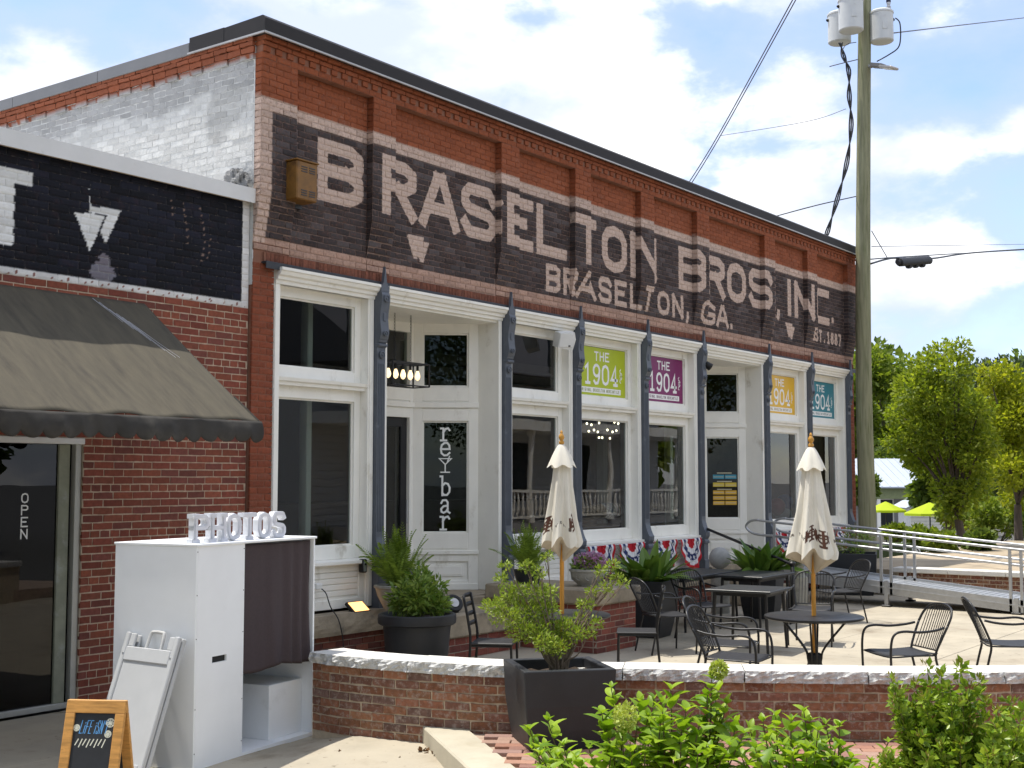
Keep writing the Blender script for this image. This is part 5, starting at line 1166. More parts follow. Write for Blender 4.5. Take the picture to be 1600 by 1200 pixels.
def planters():
    # big square planter with the airy lime shrub, before the wall
    F0 = FWH*8.96+RIGHT*(.32); c = CAM+F0; c.z = .20
    t = thing('square_planter', 'large charcoal square planter with airy lime green shrub before curved wall', 'planter', (c.x, c.y, .20)); square_planter(t, (c.x, c.y, .20), YAW-R(90)+R(13), .64, .53, .535)
    base = Vector((c.x, c.y, .66)); cl = []; tw = MB()
    CL = [(790, 885, .05, 0), (820, 884, .05, .05), (842, 896, .06, .1), (802, 925, .09, 0), (838, 925, .10, .1), (770, 948, .08, -.1), (790, 962, .10, -.1), (822, 958, .12, 0), (850, 955, .11, .1), (812, 985, .10, -.1), (840, 990, .11, -.05), (862, 985, .10, .15), (790, 940, .08, .1), (858, 925, .07, .2), (852, 1005, .08, -.15), (880, 1000, .08, 0), (882, 978, .07, .1), (870, 1012, .08, -.1),
          (905, 968, .06, .1), (915, 945, .06, 0), (930, 975, .055, .1), (945, 915, .05, 0), (965, 905, .05, .05), (958, 884, .045, .1), (938, 893, .05, -.05), (925, 925, .04, 0), (950, 926, .04, .1), (975, 912, .035, 0), (783, 905, .05, .1), (900, 990, .07, -.1), (855, 870, .04, .05), (920, 990, .05, -.1)]
    for k, (px, py, r, dd) in enumerate(CL):
        D = 8.96+dd+rng.uniform(-.06, .06); p = atD(px, py, D); cl.append((p, r)); mid = base+(p-base)*.5+V(rng.uniform(-.05, .05), rng.uniform(-.05, .05), rng.uniform(.0, .05))
        tw.tube(spline([base+V(rng.uniform(-.04, .04), rng.uniform(-.04, .04), -.06), base+(p-base)*.22+V(0, 0, .02), mid, p], 5), [.010-.008*i/15 for i in range(16)], 5)
        for q in range(3):
            e = p+Vector((rng.uniform(-1, 1), rng.uniform(-1, 1), rng.uniform(-.3, 1)))*r*.9; tw.tube([mid+(p-mid)*.6, e], [.003, .0015], 4)
    tw.build('stems', BARK, t); v, f = scatter_leaves([(p, (r, r, r*.75)) for p, r in cl], 5200, .030, 11, .5, .42); tag(np_mesh('leaves', v, f, LIME_M, t), kind='stuff')
    # round charcoal tub with nandina
    c = V(1.10, -1.30, 0); t = thing('round_tub', 'round charcoal resin tub with bushy green nandina by the steps', 'planter', c)
    m = MB(); m.lathe([(.29, 0), (.30, .02), (.335, .45), (.345, .54), (.375, .545), (.395, .56), (.40, .60), (.395, .645), (.375, .655), (.345, .65), (.335, .60)], 40, c); m.build('pot', PLANTER, t, smooth=35); MB().lathe([(.34, .58), (.34, .60), (.002, .615)], 24, c).build('soil', SOIL, t)
    cc = [(c+V(rng.uniform(-.17, .17), rng.uniform(-.17, .17), rng.uniform(.70, .98)), rng.uniform(.07, .13)) for k in range(22)]; cc += [(c+V(.02, -.02, 1.02), .10), (c+V(.20, -.1, .90), .09), (c+V(-.2, 0, .86), .09)]
    v, f = scatter_leaves(cc, 3000, .075, 5, .25, .34); tag(np_mesh('leaves', v, f, NAND_M, t), kind='stuff')
    st = MB()
    for p, r in cc[:12]: st.tube([c+V(0, 0, .6), p], [.008, .003], 5)
    st.build('stems', BARK, t)
    # pale stone pot with fern and violets behind it
    c = V(1.80, -.42, .575); t = thing('stone_pot', 'pale stone pot of upright fern and violet flowers beside doorway', 'planter', c)
    MB().lathe([(.13, 0), (.15, .02), (.22, .16), (.245, .24), (.26, .25), (.26, .275), (.235, .28), (.22, .24)], 28, c).build('pot', STONEPOT, t, smooth=35); MB().lathe([(.225, .22), (.225, .24), (.002, .25)], 20, c).build('soil', SOIL, t)
    fern(t, c+V(0, 0, .24), 90, 1.2, 1.2); v, f = scatter_leaves([(c+V(.10, -.12, .36), .08), (c+V(.02, -.2, .30), .07)], 160, .035, 8, .2, .9); tag(np_mesh('blossoms', v, f, PETAL2, t), kind='stuff')
    # fern and carved bowl of flowers on the cheek wall
    c = V(3.98, -.62, .737); t = thing('fern_pot', 'dark potted fern standing on the sandstone cap behind closed parasol', 'planter', c)
    MB().lathe([(.14, 0), (.17, .16), (.18, .17), (.16, .165)], 20, c).build('pot', PLANTER, t, smooth=35); fern(t, c+V(0, 0, .15), 80, 1.15, 1.05)
    c = V(4.10, -1.42, .737); t = thing('flower_bowl', 'carved stone bowl of pink and purple flowers on sandstone cap', 'planter', c)
    m = MB(); m.lathe([(.12, 0), (.125, .02), (.17, .06), (.205, .13), (.21, .17), (.225, .175), (.225, .20), (.20, .205), (.19, .17)], 32, c); m.build('pot', STONEPOT, t, smooth=35)
    for k in range(10):
        a = k*2*math.pi/10; q = c+V(math.cos(a)*.193, math.sin(a)*.193, .11); d = V(-math.sin(a), math.cos(a), 0); MB().tube([q+d*.04*math.cos(s)+V(0, 0, .035*math.sin(s)) for s in [i*.6 for i in range(9)]], .007, 6).build('swag', STONEPOT, t, smooth=True)
    v, f = scatter_leaves([(c+V(0, 0, .25), (.20, .20, .11))], 900, .045, 21, .3, .55); tag(np_mesh('leaves', v, f, NAND_M, t), kind='stuff')
    v, f = scatter_leaves([(c+V(.02, -.02, .29), (.20, .20, .10))], 620, .034, 22, .5, .95, .25); tag(np_mesh('blossoms', v, f, PETAL, t), kind='stuff')
    # tall charcoal planters with cast iron plants
    c = V(5.55, -1.42, 0); t = thing('tall_planter', 'tall charcoal planter with strap leaved plant beside brick cheek wall', 'planter', c); square_planter(t, c, R(8), .60, .42, .72, .03); cast_iron(t, c+V(0, 0, .66), 64, .24, 1.1)
    c = V(8.45, -1.62, 0); t = thing('tall_planter', 'charcoal planter with strap leaved plant behind the square tables', 'planter', c); square_planter(t, c, R(12), .56, .42, .70, .03); cast_iron(t, c+V(0, 0, .64), 64, .24, 1.15)
    c = V(13.05, -1.20, 0); t = thing('tall_planter', 'wide black planter with thin shrub under the utility pole', 'planter', c); square_planter(t, c, R(20), .84, .70, .72, .03)
    v, f = scatter_leaves([(c+V(rng.uniform(-.25, .25), rng.uniform(-.25, .25), rng.uniform(.7, 1.1)), .14) for k in range(12)], 900, .05, 31, .4, .4); tag(np_mesh('leaves', v, f, NAND_M, t), kind='stuff')
    st = MB(); [st.tube([c+V(0, 0, .55), c+V(rng.uniform(-.3, .3), rng.uniform(-.3, .3), 1.1)], [.008, .003], 5) for k in range(8)]; st.build('stems', BARK, t)
planters()

# ================================================================== tables, chairs, parasols
SEAT = mat('seat_mesh', (.020, .020, .022), .55, var=.2, vs_=40)
GREY_METAL = mat('worn_black_metal', (.013, .013, .014), .40, metal=.0, var=.25, vs_=12)
def armchair(label):
    t = thing('armchair', label, 'chair', (0, 0, 0), 0, 'black metal patio armchairs'); r = .0115
    for s in (-1, 1):
        p = spline([(s*.255, -.25, 0), (s*.262, -.262, .30), (s*.265, -.262, .52), (s*.268, -.23, .625), (s*.272, -.14, .655), (s*.275, .02, .645), (s*.268, .17, .655), (s*.25, .27, .675)], 5)
        MB().tube(p, r, 8).build('arm', GREY_METAL, t, smooth=True, local=True)
        MB().tube(spline([(s*.225, .30, 0), (s*.215, .235, .28), (s*.212, .205, .43), (s*.232, .25, .56), (s*.248, .31, .69)], 4), r, 8).build('leg', GREY_METAL, t, smooth=True, local=True)
    hoop = spline([(-.248, .31, .69), (-.235, .355, .775), (-.165, .39, .84), (0, .405, .865), (.165, .39, .84), (.235, .355, .775), (.248, .31, .69)], 6)
    MB().tube(hoop, r, 8).build('back_hoop', GREY_METAL, t, smooth=True, local=True)
    low = spline([(-.213, .215, .47), (-.1, .243, .465), (0, .25, .463), (.1, .243, .465), (.213, .215, .47)], 4); MB().tube(low, .008, 6).build('back_rail', GREY_METAL, t, smooth=True, local=True)
    for k in range(11):
        x = -.18+k*.036; yt = .405-.55*x*x; zt = .862-.75*x*x*(1+6*x*x); MB().tube([(x, .25-.7*x*x, .466), (x*1.02, yt-.005, zt)], .0042, 5, cap=False).build('back_rod', GREY_METAL, t, local=True)
    m = MB()
    def st(u, v): x = (u-.5)*.47; y = -.255+v*.47; return (x, y, .437+.012*(2*u-1)**2-.012*math.sin(v*math.pi)-.012*max(0, .12-v)*8)
    m.grid(st, 12, 10); m.build('seat', SEAT, t, smooth=True, local=True, solid=.006)
    MB().tube(spline([(-.255, -.25, .43), (-.235, -.02, .432), (-.212, .205, .43), (0, .225, .43), (.212, .205, .43), (.235, -.02, .432), (.255, -.25, .43), (0, -.262, .425), (-.255, -.25, .43)], 4), .008, 6).build('seat_frame', GREY_METAL, t, smooth=True, local=True)
    return t
def face(loc, to): d = Vector(to)-Vector(loc); return math.atan2(d.y, d.x)+R(90)     # chair looks along its -Y
arm0 = armchair('black wire back armchair alone on the sunlit patio, facing the round parasol table')
def put(loc, rz, label, first=[True]):
    if first[0]: first[0] = False; arm0.location = loc; arm0.rotation_euler = (0, 0, rz); arm0['label'] = label; return arm0
    return copy_to(arm0, loc, rz, label)
def hdg(x, y): v = RIGHT*x+FWH*y; return math.atan2(v.y, v.x)+R(90)
put((2.72, -5.72, 0), hdg(-1, -.22), 'black wire back armchair with its arms towards the round parasol table, seat in full sun')
put((3.95, -6.32, 0), hdg(1, -.15), 'black armchair turned away from the round parasol table, alone on the sunlit patio')
put((1.55, -4.62, 0), hdg(1, -.5), 'black armchair close to curved wall, drawn up to round parasol table')
put((2.38, -4.12, 0), hdg(1, -.35), 'black armchair between the round parasol table and low square table')
put((6.05, -3.42, 0), hdg(-.35, -1), 'black armchair behind the round parasol table, back towards the ramp')
put((4.35, -2.35, 0), hdg(1, .35), 'black armchair beside the tall charcoal planter at the square table')
put((5.65, -2.15, 0), hdg(.6, -1), 'black armchair tucked between the two square tables')
put((8.6, -2.75, 0), hdg(-1, -.3), 'black armchair at the long table end next to the ramp')
put((6.35, -.62, 0), hdg(.5, -.8), 'black armchair behind the long table under the bunting')
def ladder_chair(label, loc, rz, src=None):
    if src: return copy_to(src, loc, rz, label)
    t = thing('ladder_back_chair', label, 'chair', loc, rz, 'black ladder back chairs')
    for s in (-1, 1):
        MB().tube(spline([(s*.19, .24, 0), (s*.19, .20, .44), (s*.19, .22, .65), (s*.19, .27, .90)], 4), .013, 6).build('leg', BLACK_METAL, t, smooth=True, local=True); MB().tube([(s*.19, -.20, 0), (s*.185, -.19, .44)], .012, 6).build('leg', BLACK_METAL, t, local=True)
        MB().tube([(s*.187, -.19, .425), (s*.19, .20, .425)], .010, 6).build('side_rail', BLACK_METAL, t, local=True)
    for z in (.62, .71, .80, .885): 
        m = MB(); m.grid(lambda u, v: (-.19+u*.38, .215+(z-.60)*.2+.018*math.sin(u*math.pi), z-.02+v*.042), 8, 1); m.build('slat', BLACK_METAL, t, smooth=True, local=True, solid=.006)
    m = MB(); m.box(-.205, .205, -.21, .20, .435, .46, b=.008); m.build('seat', SEAT, t, local=True); return t
lc = ladder_chair('black ladder back chair beside cheek wall with seat turned to parasol table', (2.62, -2.98, 0), hdg(-1, .1))
ladder_chair('black ladder back chair between round tub and parasol table', (1.05, -2.32, 0), hdg(1, -.15), lc)
def round_table(label, loc, d=.92):
    t = thing('round_table', label, 'table', loc, 0.35, 'round metal parasol tables'); r = d/2
    m = MB(); m.lathe([(r-.012, .698), (r, .704), (r+.003, .714), (r, .724), (r-.012, .729), (.03, .727)], 48); m.build('table_top', GREY_METAL, t, smooth=35, local=True)
    for k in range(4):
        a = k*math.pi/2; c, s = math.cos(a), math.sin(a)
        for o in (-.02, .02):
            MB().tube([(c*q[0]-s*o, s*q[0]+c*o, q[1]) for q in spline([(.33, .0, 0), (.24, .06, 0), (.075, .24, 0), (.062, .33, 0), (.10, .44, 0), (.30, .69, 0)], 5)], .010, 6).build('leg', GREY_METAL, t, smooth=True, local=True)
    MB().lathe([(.055, .24), (.066, .26), (.066, .36), (.055, .38), (.03, .38)], 20).build('collar', BLACK_METAL, t, smooth=35, local=True); return t
T1 = (2.60, -4.92, 0); T2 = (1.34, -2.91, 0)
rt = round_table('round black metal table with parasol through it in full sun', T1); copy_to(rt, T2, .8, 'round black metal table with parasol through it in building shade')
def square_table(label, loc, rz, w, d, h=.72):
    t = thing('square_table', label, 'table', loc, rz, 'square patio tables'); m = MB(); m.box(-w/2, w/2, -d/2, d/2, h-.03, h, b=.005); m.build('table_top', mat('table_slate', (.022, .024, .026), .42, var=.15, vs_=6), t, local=True)
    for sx in (-1, 1):
        for sy in (-1, 1): MB().tube([(sx*(w/2-.06), sy*(d/2-.06), 0), (sx*(w/2-.09), sy*(d/2-.09), h-.03)], [.016, .022], 6).build('leg', BLACK_METAL, t, local=True)
    m = MB(); m.box(-w/2+.08, w/2-.08, -d/2+.08, d/2-.08, h-.075, h-.03); m.build('apron', BLACK_METAL, t, local=True)
square_table('square slate table nearest the round parasol table', (5.15, -3.02, 0), R(6), .80, .80)
square_table('square slate table pushed against long dark table', (7.35, -2.05, 0), R(2), 1.15, .70)
square_table('long dark table under the bunting by the tall planter', (6.95, -1.30, 0), R(2), 1.75, .70, .725)
CANVAS = attr_mat('parasol_canvas', .9, .0012, 160, vamt=.05, vscale=6, transl=.12)
def parasol(label, base, top, hem, rmax, rot, emblem, word):
    t = thing('parasol', label, 'umbrella', base, rot, 'closed cream parasols'); H = top; x0, y0, z0 = base
    MB().tube([(0, 0, .03), (0, 0, H-.06)], .021, 12).build('pole', mat('parasol_pole', (.55, .25, .035), .45, var=.15, vs_=4, stretch=(8, 8, 1)), t, smooth=35, local=True)
    MB().lathe([(.012, H-.02), (.026, H-.01), (.026, H+.01), (.015, H+.02), (.028, H+.045), (.027, H+.065), (.012, H+.09), (.014, H+.10), (.008, H+.115), (.001, H+.12)], 16).build('finial', mat('brass_wood', (.55, .28, .05), .35), t, smooth=30, local=True)
    ph = rng.uniform(0, 6)
    def body(u, v):
        th = u*2*math.pi; z = H-.10-(H-.10-hem)*v; r = .060+(rmax-.060)*(v**1.15); k = .10+.17*v
        f = math.cos(6*th+ph+.5*math.sin(v*4)); f = math.copysign(abs(f)**.7, f); rr = r*(1+k*f+.05*math.sin(13*th+v*5)); z -= .045*v*v*math.cos(6*th+ph+1.0)+.02*v*v*math.sin(3*th)
        if v > .94: rr *= 1-.0*(v-.94)
        return (rr*math.cos(th), rr*math.sin(th), z)
    nu, nv = 320, 130; m = MB(); m.grid(body, nu, nv, wrap=True); n = len(m.v); A = np.array(m.v)
    u = np.tile(np.arange(nu)/nu, nv+1); v = np.repeat(np.arange(nv+1)/nv, nu); tint = np.tile(np.array([.78, .74, .64, 1.]), (n, 1)); paint = np.zeros((n, 4))
    zz = H-.10-(H-.10-hem)*v
    for (uc, hw_, zc) in emblem:
        X = (u-uc)*2*math.pi*rmax*.93; P2 = np.stack([X, zz-zc], 1); ln = [[(-.044, -.045), (-.044, .05)], [(.044, -.045), (.044, .05)], [(-.044, .004), (.044, .004)], arc(0, 0, .034, .034, 0, 360, 16), [(0, -.07), (0, .07)], [(-.014, .07), (.014, .07)], [(-.014, -.07), (.014, -.07)]]
        paint[stroke_mask(P2, ln, hw_)] = (.10, .045, .03, 1.)
    for (uc, w, zc) in word:
        X = (u-uc)*2*math.pi*rmax*.93
        for i, ch in enumerate('HAYDEN'): P2 = np.stack([X, zz], 1); paint[stroke_mask(P2, glyph_lines(ch, -w/2+i*w/6, -w/2+i*w/6+w/11, zc-.016, zc+.016, .0032), .0032)] = (.12, .10, .08, 1.)
    m.tint = tint; m.paint = paint; m.build('canopy', CANVAS, t, smooth=True, local=True)
    def under(u, v):
        th = u*2*math.pi; q = body(u, 1.); k = 1-v; return (q[0]*(k*.85+.15) if v > 0 else q[0], q[1]*(k*.85+.15) if v > 0 else q[1], q[2]-.10*v*(1+.4*math.sin(5*th)))
    m = MB(); m.grid(under, 120, 8, wrap=True); m.tint = np.tile(np.array([.60, .52, .40, 1.]), (len(m.v), 1)); m.paint = np.zeros((len(m.v), 4)); m.build('gathered_hem', CANVAS, t, smooth=True, local=True)
    def vent(u, v):
        th = u*2*math.pi; z = H-.02-.21*v; r = .028+.102*v**.8; rr = r*(1+(.04+.07*v)*math.cos(6*th+ph)); return (rr*math.cos(th), rr*math.sin(th), z-.016*v*v*math.cos(6*th+ph))
    m = MB(); m.grid(vent, 120, 14, wrap=True); m.tint = np.tile(np.array([.79, .75, .65, 1.]), (len(m.v), 1)); m.paint = np.zeros((len(m.v), 4)); m.build('vent_cap', CANVAS, t, smooth=True, local=True)
    MB().lathe([(.05, 0), (.055, .01), (.03, .03), (.025, .2)], 16).build('stand', BLACK_METAL, t, smooth=35, local=True)
def cam_u(base, rot): d = CAM-Vector(base); return ((math.atan2(d.y, d.x)-rot)/(2*math.pi)) % 1
ua = cam_u(T2, 0); ub = cam_u(T1, 0)
parasol('closed cream parasol on wooden pole rising before shop window in shade', T2, 2.36, 1.40, .158, 0, [(ua+.13, .010, 1.60), (ua-.20, .010, 1.57)], [(ua-.02, .24, 1.555)])
parasol('closed cream parasol on wooden pole rising from the sunlit table', T1, 2.33, 1.30, .198, 0, [(ub-.005, .0085, 1.47), (ub+.085, .0085, 1.47), (ub+.38, .0085, 1.47)], [(ub-.135, .24, 1.475), (ub+.19, .2, 1.46)])

# ================================================================== bunting
BUNT = attr_mat('bunting_cloth', .8, .0006, 160, vamt=.08, vscale=20, transl=.1)
def bunting(x, w, h, label, grp):
    y = -.075; z = 1.075; t = thing('bunting', label, 'bunting', (x, y, z), 0, grp); m = MB(); nu, nv = 90, 34; col = []
    def f(u, v):
        th = math.pi+u*math.pi; sg = .045*math.sin(u*math.pi)*v; pl = .016*math.sin(u*math.pi*13)*(.15+.85*v)
        return (x+math.cos(th)*w/2*v*(1-.12*v), y-.012-pl-.05*math.sin(u*math.pi)*v, z+math.sin(th)*h*v-.01*math.sin(u*11)*v)
    m.grid(f, nu, nv); cols = []
    for j in range(nv+1):
        for i in range(nu+1):
            v = j/nv; u = i/nu
            c = (.46, .012, .022) if v < .30 else (.74, .73, .74) if v < .50 else (.018, .030, .11) if v < .70 else (.74, .73, .74) if v < .84 else (.46, .012, .022)
            if .52 < v < .68:
                a = (u*6) % 1-.5; rr = math.hypot(a*1.5, (v-.60)*7); st = .30+.17*math.cos(5*math.atan2((v-.60)*7, a*1.5)+math.pi/2)
                if rr < st: c = (.74, .73, .74)
            cols.append(c+(1.,))
    m.tint = np.array(cols); m.paint = np.zeros((len(m.v), 4)); m.build('cloth', BUNT, t, smooth=True)
    MB().tube([(x-w/2, y-.004, z), (x+w/2, y-.004, z)], .006, 6).build('header_tape', mat('tape_white', (.74, .73, .74), .8), t)
for bay, lab, g in ((4, ('patriotic fan bunting next to the flower bowl, under lime sign window', 'patriotic fan bunting under lime sign window, on its plum sign side'), 'fan bunting along the storefront'), (5, ('patriotic fan bunting under plum sign window, on its lime sign side', 'patriotic fan bunting under plum sign window, on its doorway side'), 'fan bunting along the storefront'), (7, ('patriotic fan bunting under amber sign window, on its doorway side', 'patriotic fan bunting under amber sign window, on its teal sign side'), 'fan bunting along the storefront'), (8, ('patriotic fan bunting under teal sign window, on its amber sign side', 'patriotic fan bunting under teal sign window, beside brick end pier'), 'fan bunting along the storefront')):
    a, b = BAYS[bay]; w = (b-a)/2-.04
    for k in (0, 1): bunting(a+.03+w*(k+.5)+.02*k, w, .50 if (k+bay) % 2 == 0 else .42, lab[k], g)

# ================================================================== ramp, rails, small lamps
def ramp():
    t = thing('access_ramp', 'silver aluminium access ramp with double handrails to the doorway', 'ramp', (11.6, -3, 0))
    X0, X1, Y0, Y1, Z0, sl = 11.1, 12.2, -.35, -6.4, .535, .085
    zd = lambda y: Z0-(Y0-y)*sl
    M2 = lambda x0, x1, ya, yb, a, b: [(x0, ya, zd(ya)+a), (x1, ya, zd(ya)+a), (x1, yb, zd(yb)+a), (x0, yb, zd(yb)+a), (x0, ya, zd(ya)+b), (x1, ya, zd(ya)+b), (x1, yb, zd(yb)+b), (x0, yb, zd(yb)+b)]
    segs = [(Y0, -2.52), (-2.53, -4.5), (-4.51, Y1)]
    for (a, b) in segs:
        MB().hexa(M2(X0, X1, a, b, -.035, 0)).build('deck', ALU, t)
        for x in (X0, X1):
            MB().hexa(M2(x-.02, x+.02, a, b, -.15 if b > Y1 else -.06, .04)).build('stringer', ALU, t); MB().hexa(M2(x-.03, x+.03, a, b, -.055, -.04)).build('stringer_lip', ALU, t)
        n = int((a-b)/.10)
        for k in range(n): y = a-.05-k*.1; MB().hexa(M2(X0+.03, X1-.03, y, y-.012, 0, .006)).build('tread', ALU, t)
    for x in (X0, X1):
        top = lambda y: zd(y)+.78
        p = [(x, -.62, zd(-.62)+.55), (x, -.32, zd(-.4)+.55), (x, -.17, zd(-.3)+.59), (x, -.10, zd(-.2)+.665), (x, -.17, zd(-.2)+.75), (x, -.32, zd(-.3)+.785), (x, -.62, top(-.62)), (x, -3, top(-3)), (x, Y1, top(Y1)), (x, Y1-.14, top(Y1)-.06), (x, Y1-.18, top(Y1)-.13), (x, Y1-.12, zd(Y1)+.50), (x, Y1, zd(Y1)+.55), (x, -3, zd(-3)+.55), (x, -.62, zd(-.62)+.55)]
        MB().tube(spline(p, 5), .021, 8).build('handrail', ALU, t, smooth=True)
        for y in (-.62, -2.44, -2.60, -4.42, -4.58, Y1+.1): MB().box(x-.02, x+.02, y-.02, y+.02, max(0.02, zd(y)-.15), zd(y)+.78).build('post', ALU, t)
        for y in (-2.52, -4.5):
            m = MB(); m.box(x-.028, x+.028, y-.03, y+.03, .02, zd(y)+.06); m.build('foot_leg', ALU, t); MB().box(x-.06, x+.06, y-.07, y+.07, 0.003, .03, b=.006).build('foot_pad', BLACK_METAL, t)
ramp()
def handrail():
    t = thing('handrail', 'black iron handrail with newel post running down from the far doorway', 'handrail', (9.6, -1.7, 0))
    a = V(9.72, -.06, 1.22); b = onZ(1238, 884, .80); n = V(b.x, b.y, 0)
    MB().tube([a, b+V(0, 0, .02)], .022, 8).build('rail', BLACK_METAL, t, smooth=True); MB().tube([n, n+V(0, 0, .83)], .028, 10).build('newel', BLACK_METAL, t, smooth=True); MB().lathe([(.03, .80), (.05, .82), (.05, .84), (.03, .86)], 14, n).build('newel_cap', BLACK_METAL, t, smooth=30)
    t2 = thing('stone_ball', 'weathered dark stone ball finial on pedestal beside black handrail newel', 'stone ball', n+V(.55, .1, 0)); c = n+V(.55, .15, .94)
    p = proj(c); MB().lathe([(.125*math.sin(q), -.125*math.cos(q)) for q in [i*math.pi/14 for i in range(15)]], 24, c).build('ball', STONEPOT, t2, smooth=True); MB().lathe([(.13, 0), (.13, .60), (.09, .64), (.06, .70), (.08, .76), (.05, .80), (.06, .84)], 20, n+V(.55, .15, 0)).build('pedestal', STONEPOT, t2, smooth=30)
    q = onZ(1125, 893, .62); c = V(q.x, q.y, .76); t3 = thing('stone_ball', 'smooth grey stone ball on pedestal before the far doorway reveal', 'stone ball', (q.x, q.y, 0))
    MB().lathe([(.165*math.sin(s), -.165*math.cos(s)) for s in [i*math.pi/14 for i in range(15)]], 28, c+V(0, 0, .06)).build('ball', mat('ball_stone', (.33, .33, .32), .8, var=.15, vs_=8, bump=.001), t3, smooth=True); MB().lathe([(.14, 0), (.14, .58), (.07, .62), (.06, .66)], 20, V(q.x, q.y, 0)).build('pedestal', STONEPOT, t3, smooth=30)
    t4 = thing('handrail', 'rusty brown pipe handrail at the end bay of the storefront', 'handrail', (14.2, -.6, 0)); RU = mat('rust', (.10, .055, .035), .8, var=.3, vs_=12)
    p1 = onY(1280, 846, -.12); p2 = onY(1332, 882, -.95); MB().tube([p1, p2], .022, 8).build('rail', RU, t4); MB().tube([p2, V(p2.x, p2.y, 0)], .02, 8).build('newel', RU, t4)
handrail()
def small_lamps():
    q = onY(563, 948, -.15); t = thing('floodlight', 'small black floodlight glowing amber on the sandstone ledge', 'lamp', (q.x, -.12, .578)); M = Matrix.Translation((q.x, -.12, .60)) @ Matrix.Rotation(R(-52), 4, 'X') @ Matrix.Rotation(0, 4, 'Z')
    MB().box(-.13, .13, -.02, .02, -.08, .10, M=M, b=.008).build('housing', BLACK_METAL, t); MB().box(-.11, .11, -.0235, -.02, -.06, .08, M=M).build('lens', mat('amber_lens', (1, .55, .2), .3, emit=(1., .48, .16), estr=1.6, var=.0), t); MB().tube([(q.x-.14, -.12, .58), (q.x-.14, -.12, .62), (q.x+.14, -.12, .62), (q.x+.14, -.12, .58)], .006, 6).build('yoke', BLACK_METAL, t)
    c = V(2.55, -.60, .502); t = thing('step_light', 'round black puck light on the sandstone step', 'lamp', c); M = Matrix.Translation(c+V(0, 0, .09)) @ Matrix.Rotation(R(55), 4, 'X') @ Matrix.Rotation(R(-20), 4, 'Y')
    MB().lathe([(.06, -.06), (.105, -.04), (.11, .03), (.10, .045), (.075, .05), (.06, .04)], 24, M=M).build('housing', BLACK_METAL, t, smooth=35); MB().lathe([(.055, .041), (.055, .046), (.002, .05)], 20, M=M).build('lens', mat('pale_lens', (.5, .5, .5), .2), t); MB().lathe([(.06, 0), (.06, .015), (.02, .03)], 16, c).build('foot', BLACK_METAL, t)
    q = onY(566, 884, -.02); t = thing('door_camera', 'small black and silver doorbell camera on the window jamb', 'camera', q); MB().box(q.x-.035, q.x+.035, q.y-.05, q.y+.03, q.z-.075, q.z+.075, b=.012).build('case', BLACK_METAL, t); MB().box(q.x-.03, q.x+.012, q.y-.054, q.y-.05, q.z-.06, q.z+.05, b=.002).build('faceplate', ALU, t)
    MB().lathe([(.014, 0), (.012, .006), (.002, .008)], 14, M=Matrix.Translation((q.x-.01, q.y-.054, q.z+.02)) @ Matrix.Rotation(R(90), 4, 'X')).build('lens', BLACK_METAL, t)
    p = onY(496, 916, -.03); t = thing('extension_lead', 'black power cord hanging from wall socket beside photo booth', 'cord', p); MB().box(p.x-.05, p.x+.04, p.y-.04, .06, p.z-.03, p.z+.03, b=.006).build('plug_box', mat('speaker_white', (.72, .72, .70)), t)
    MB().tube(spline([p+V(.02, -.03, -.02), p+V(.07, -.06, -.08), p+V(.08, -.12, -.22), p+V(.06, -.26, -.35), p+V(.09, -.30, -.60), p+V(.02, -.35, -.86)], 6), .006, 6).build('cable', BLACK_METAL, t, smooth=True)
small_lamps()
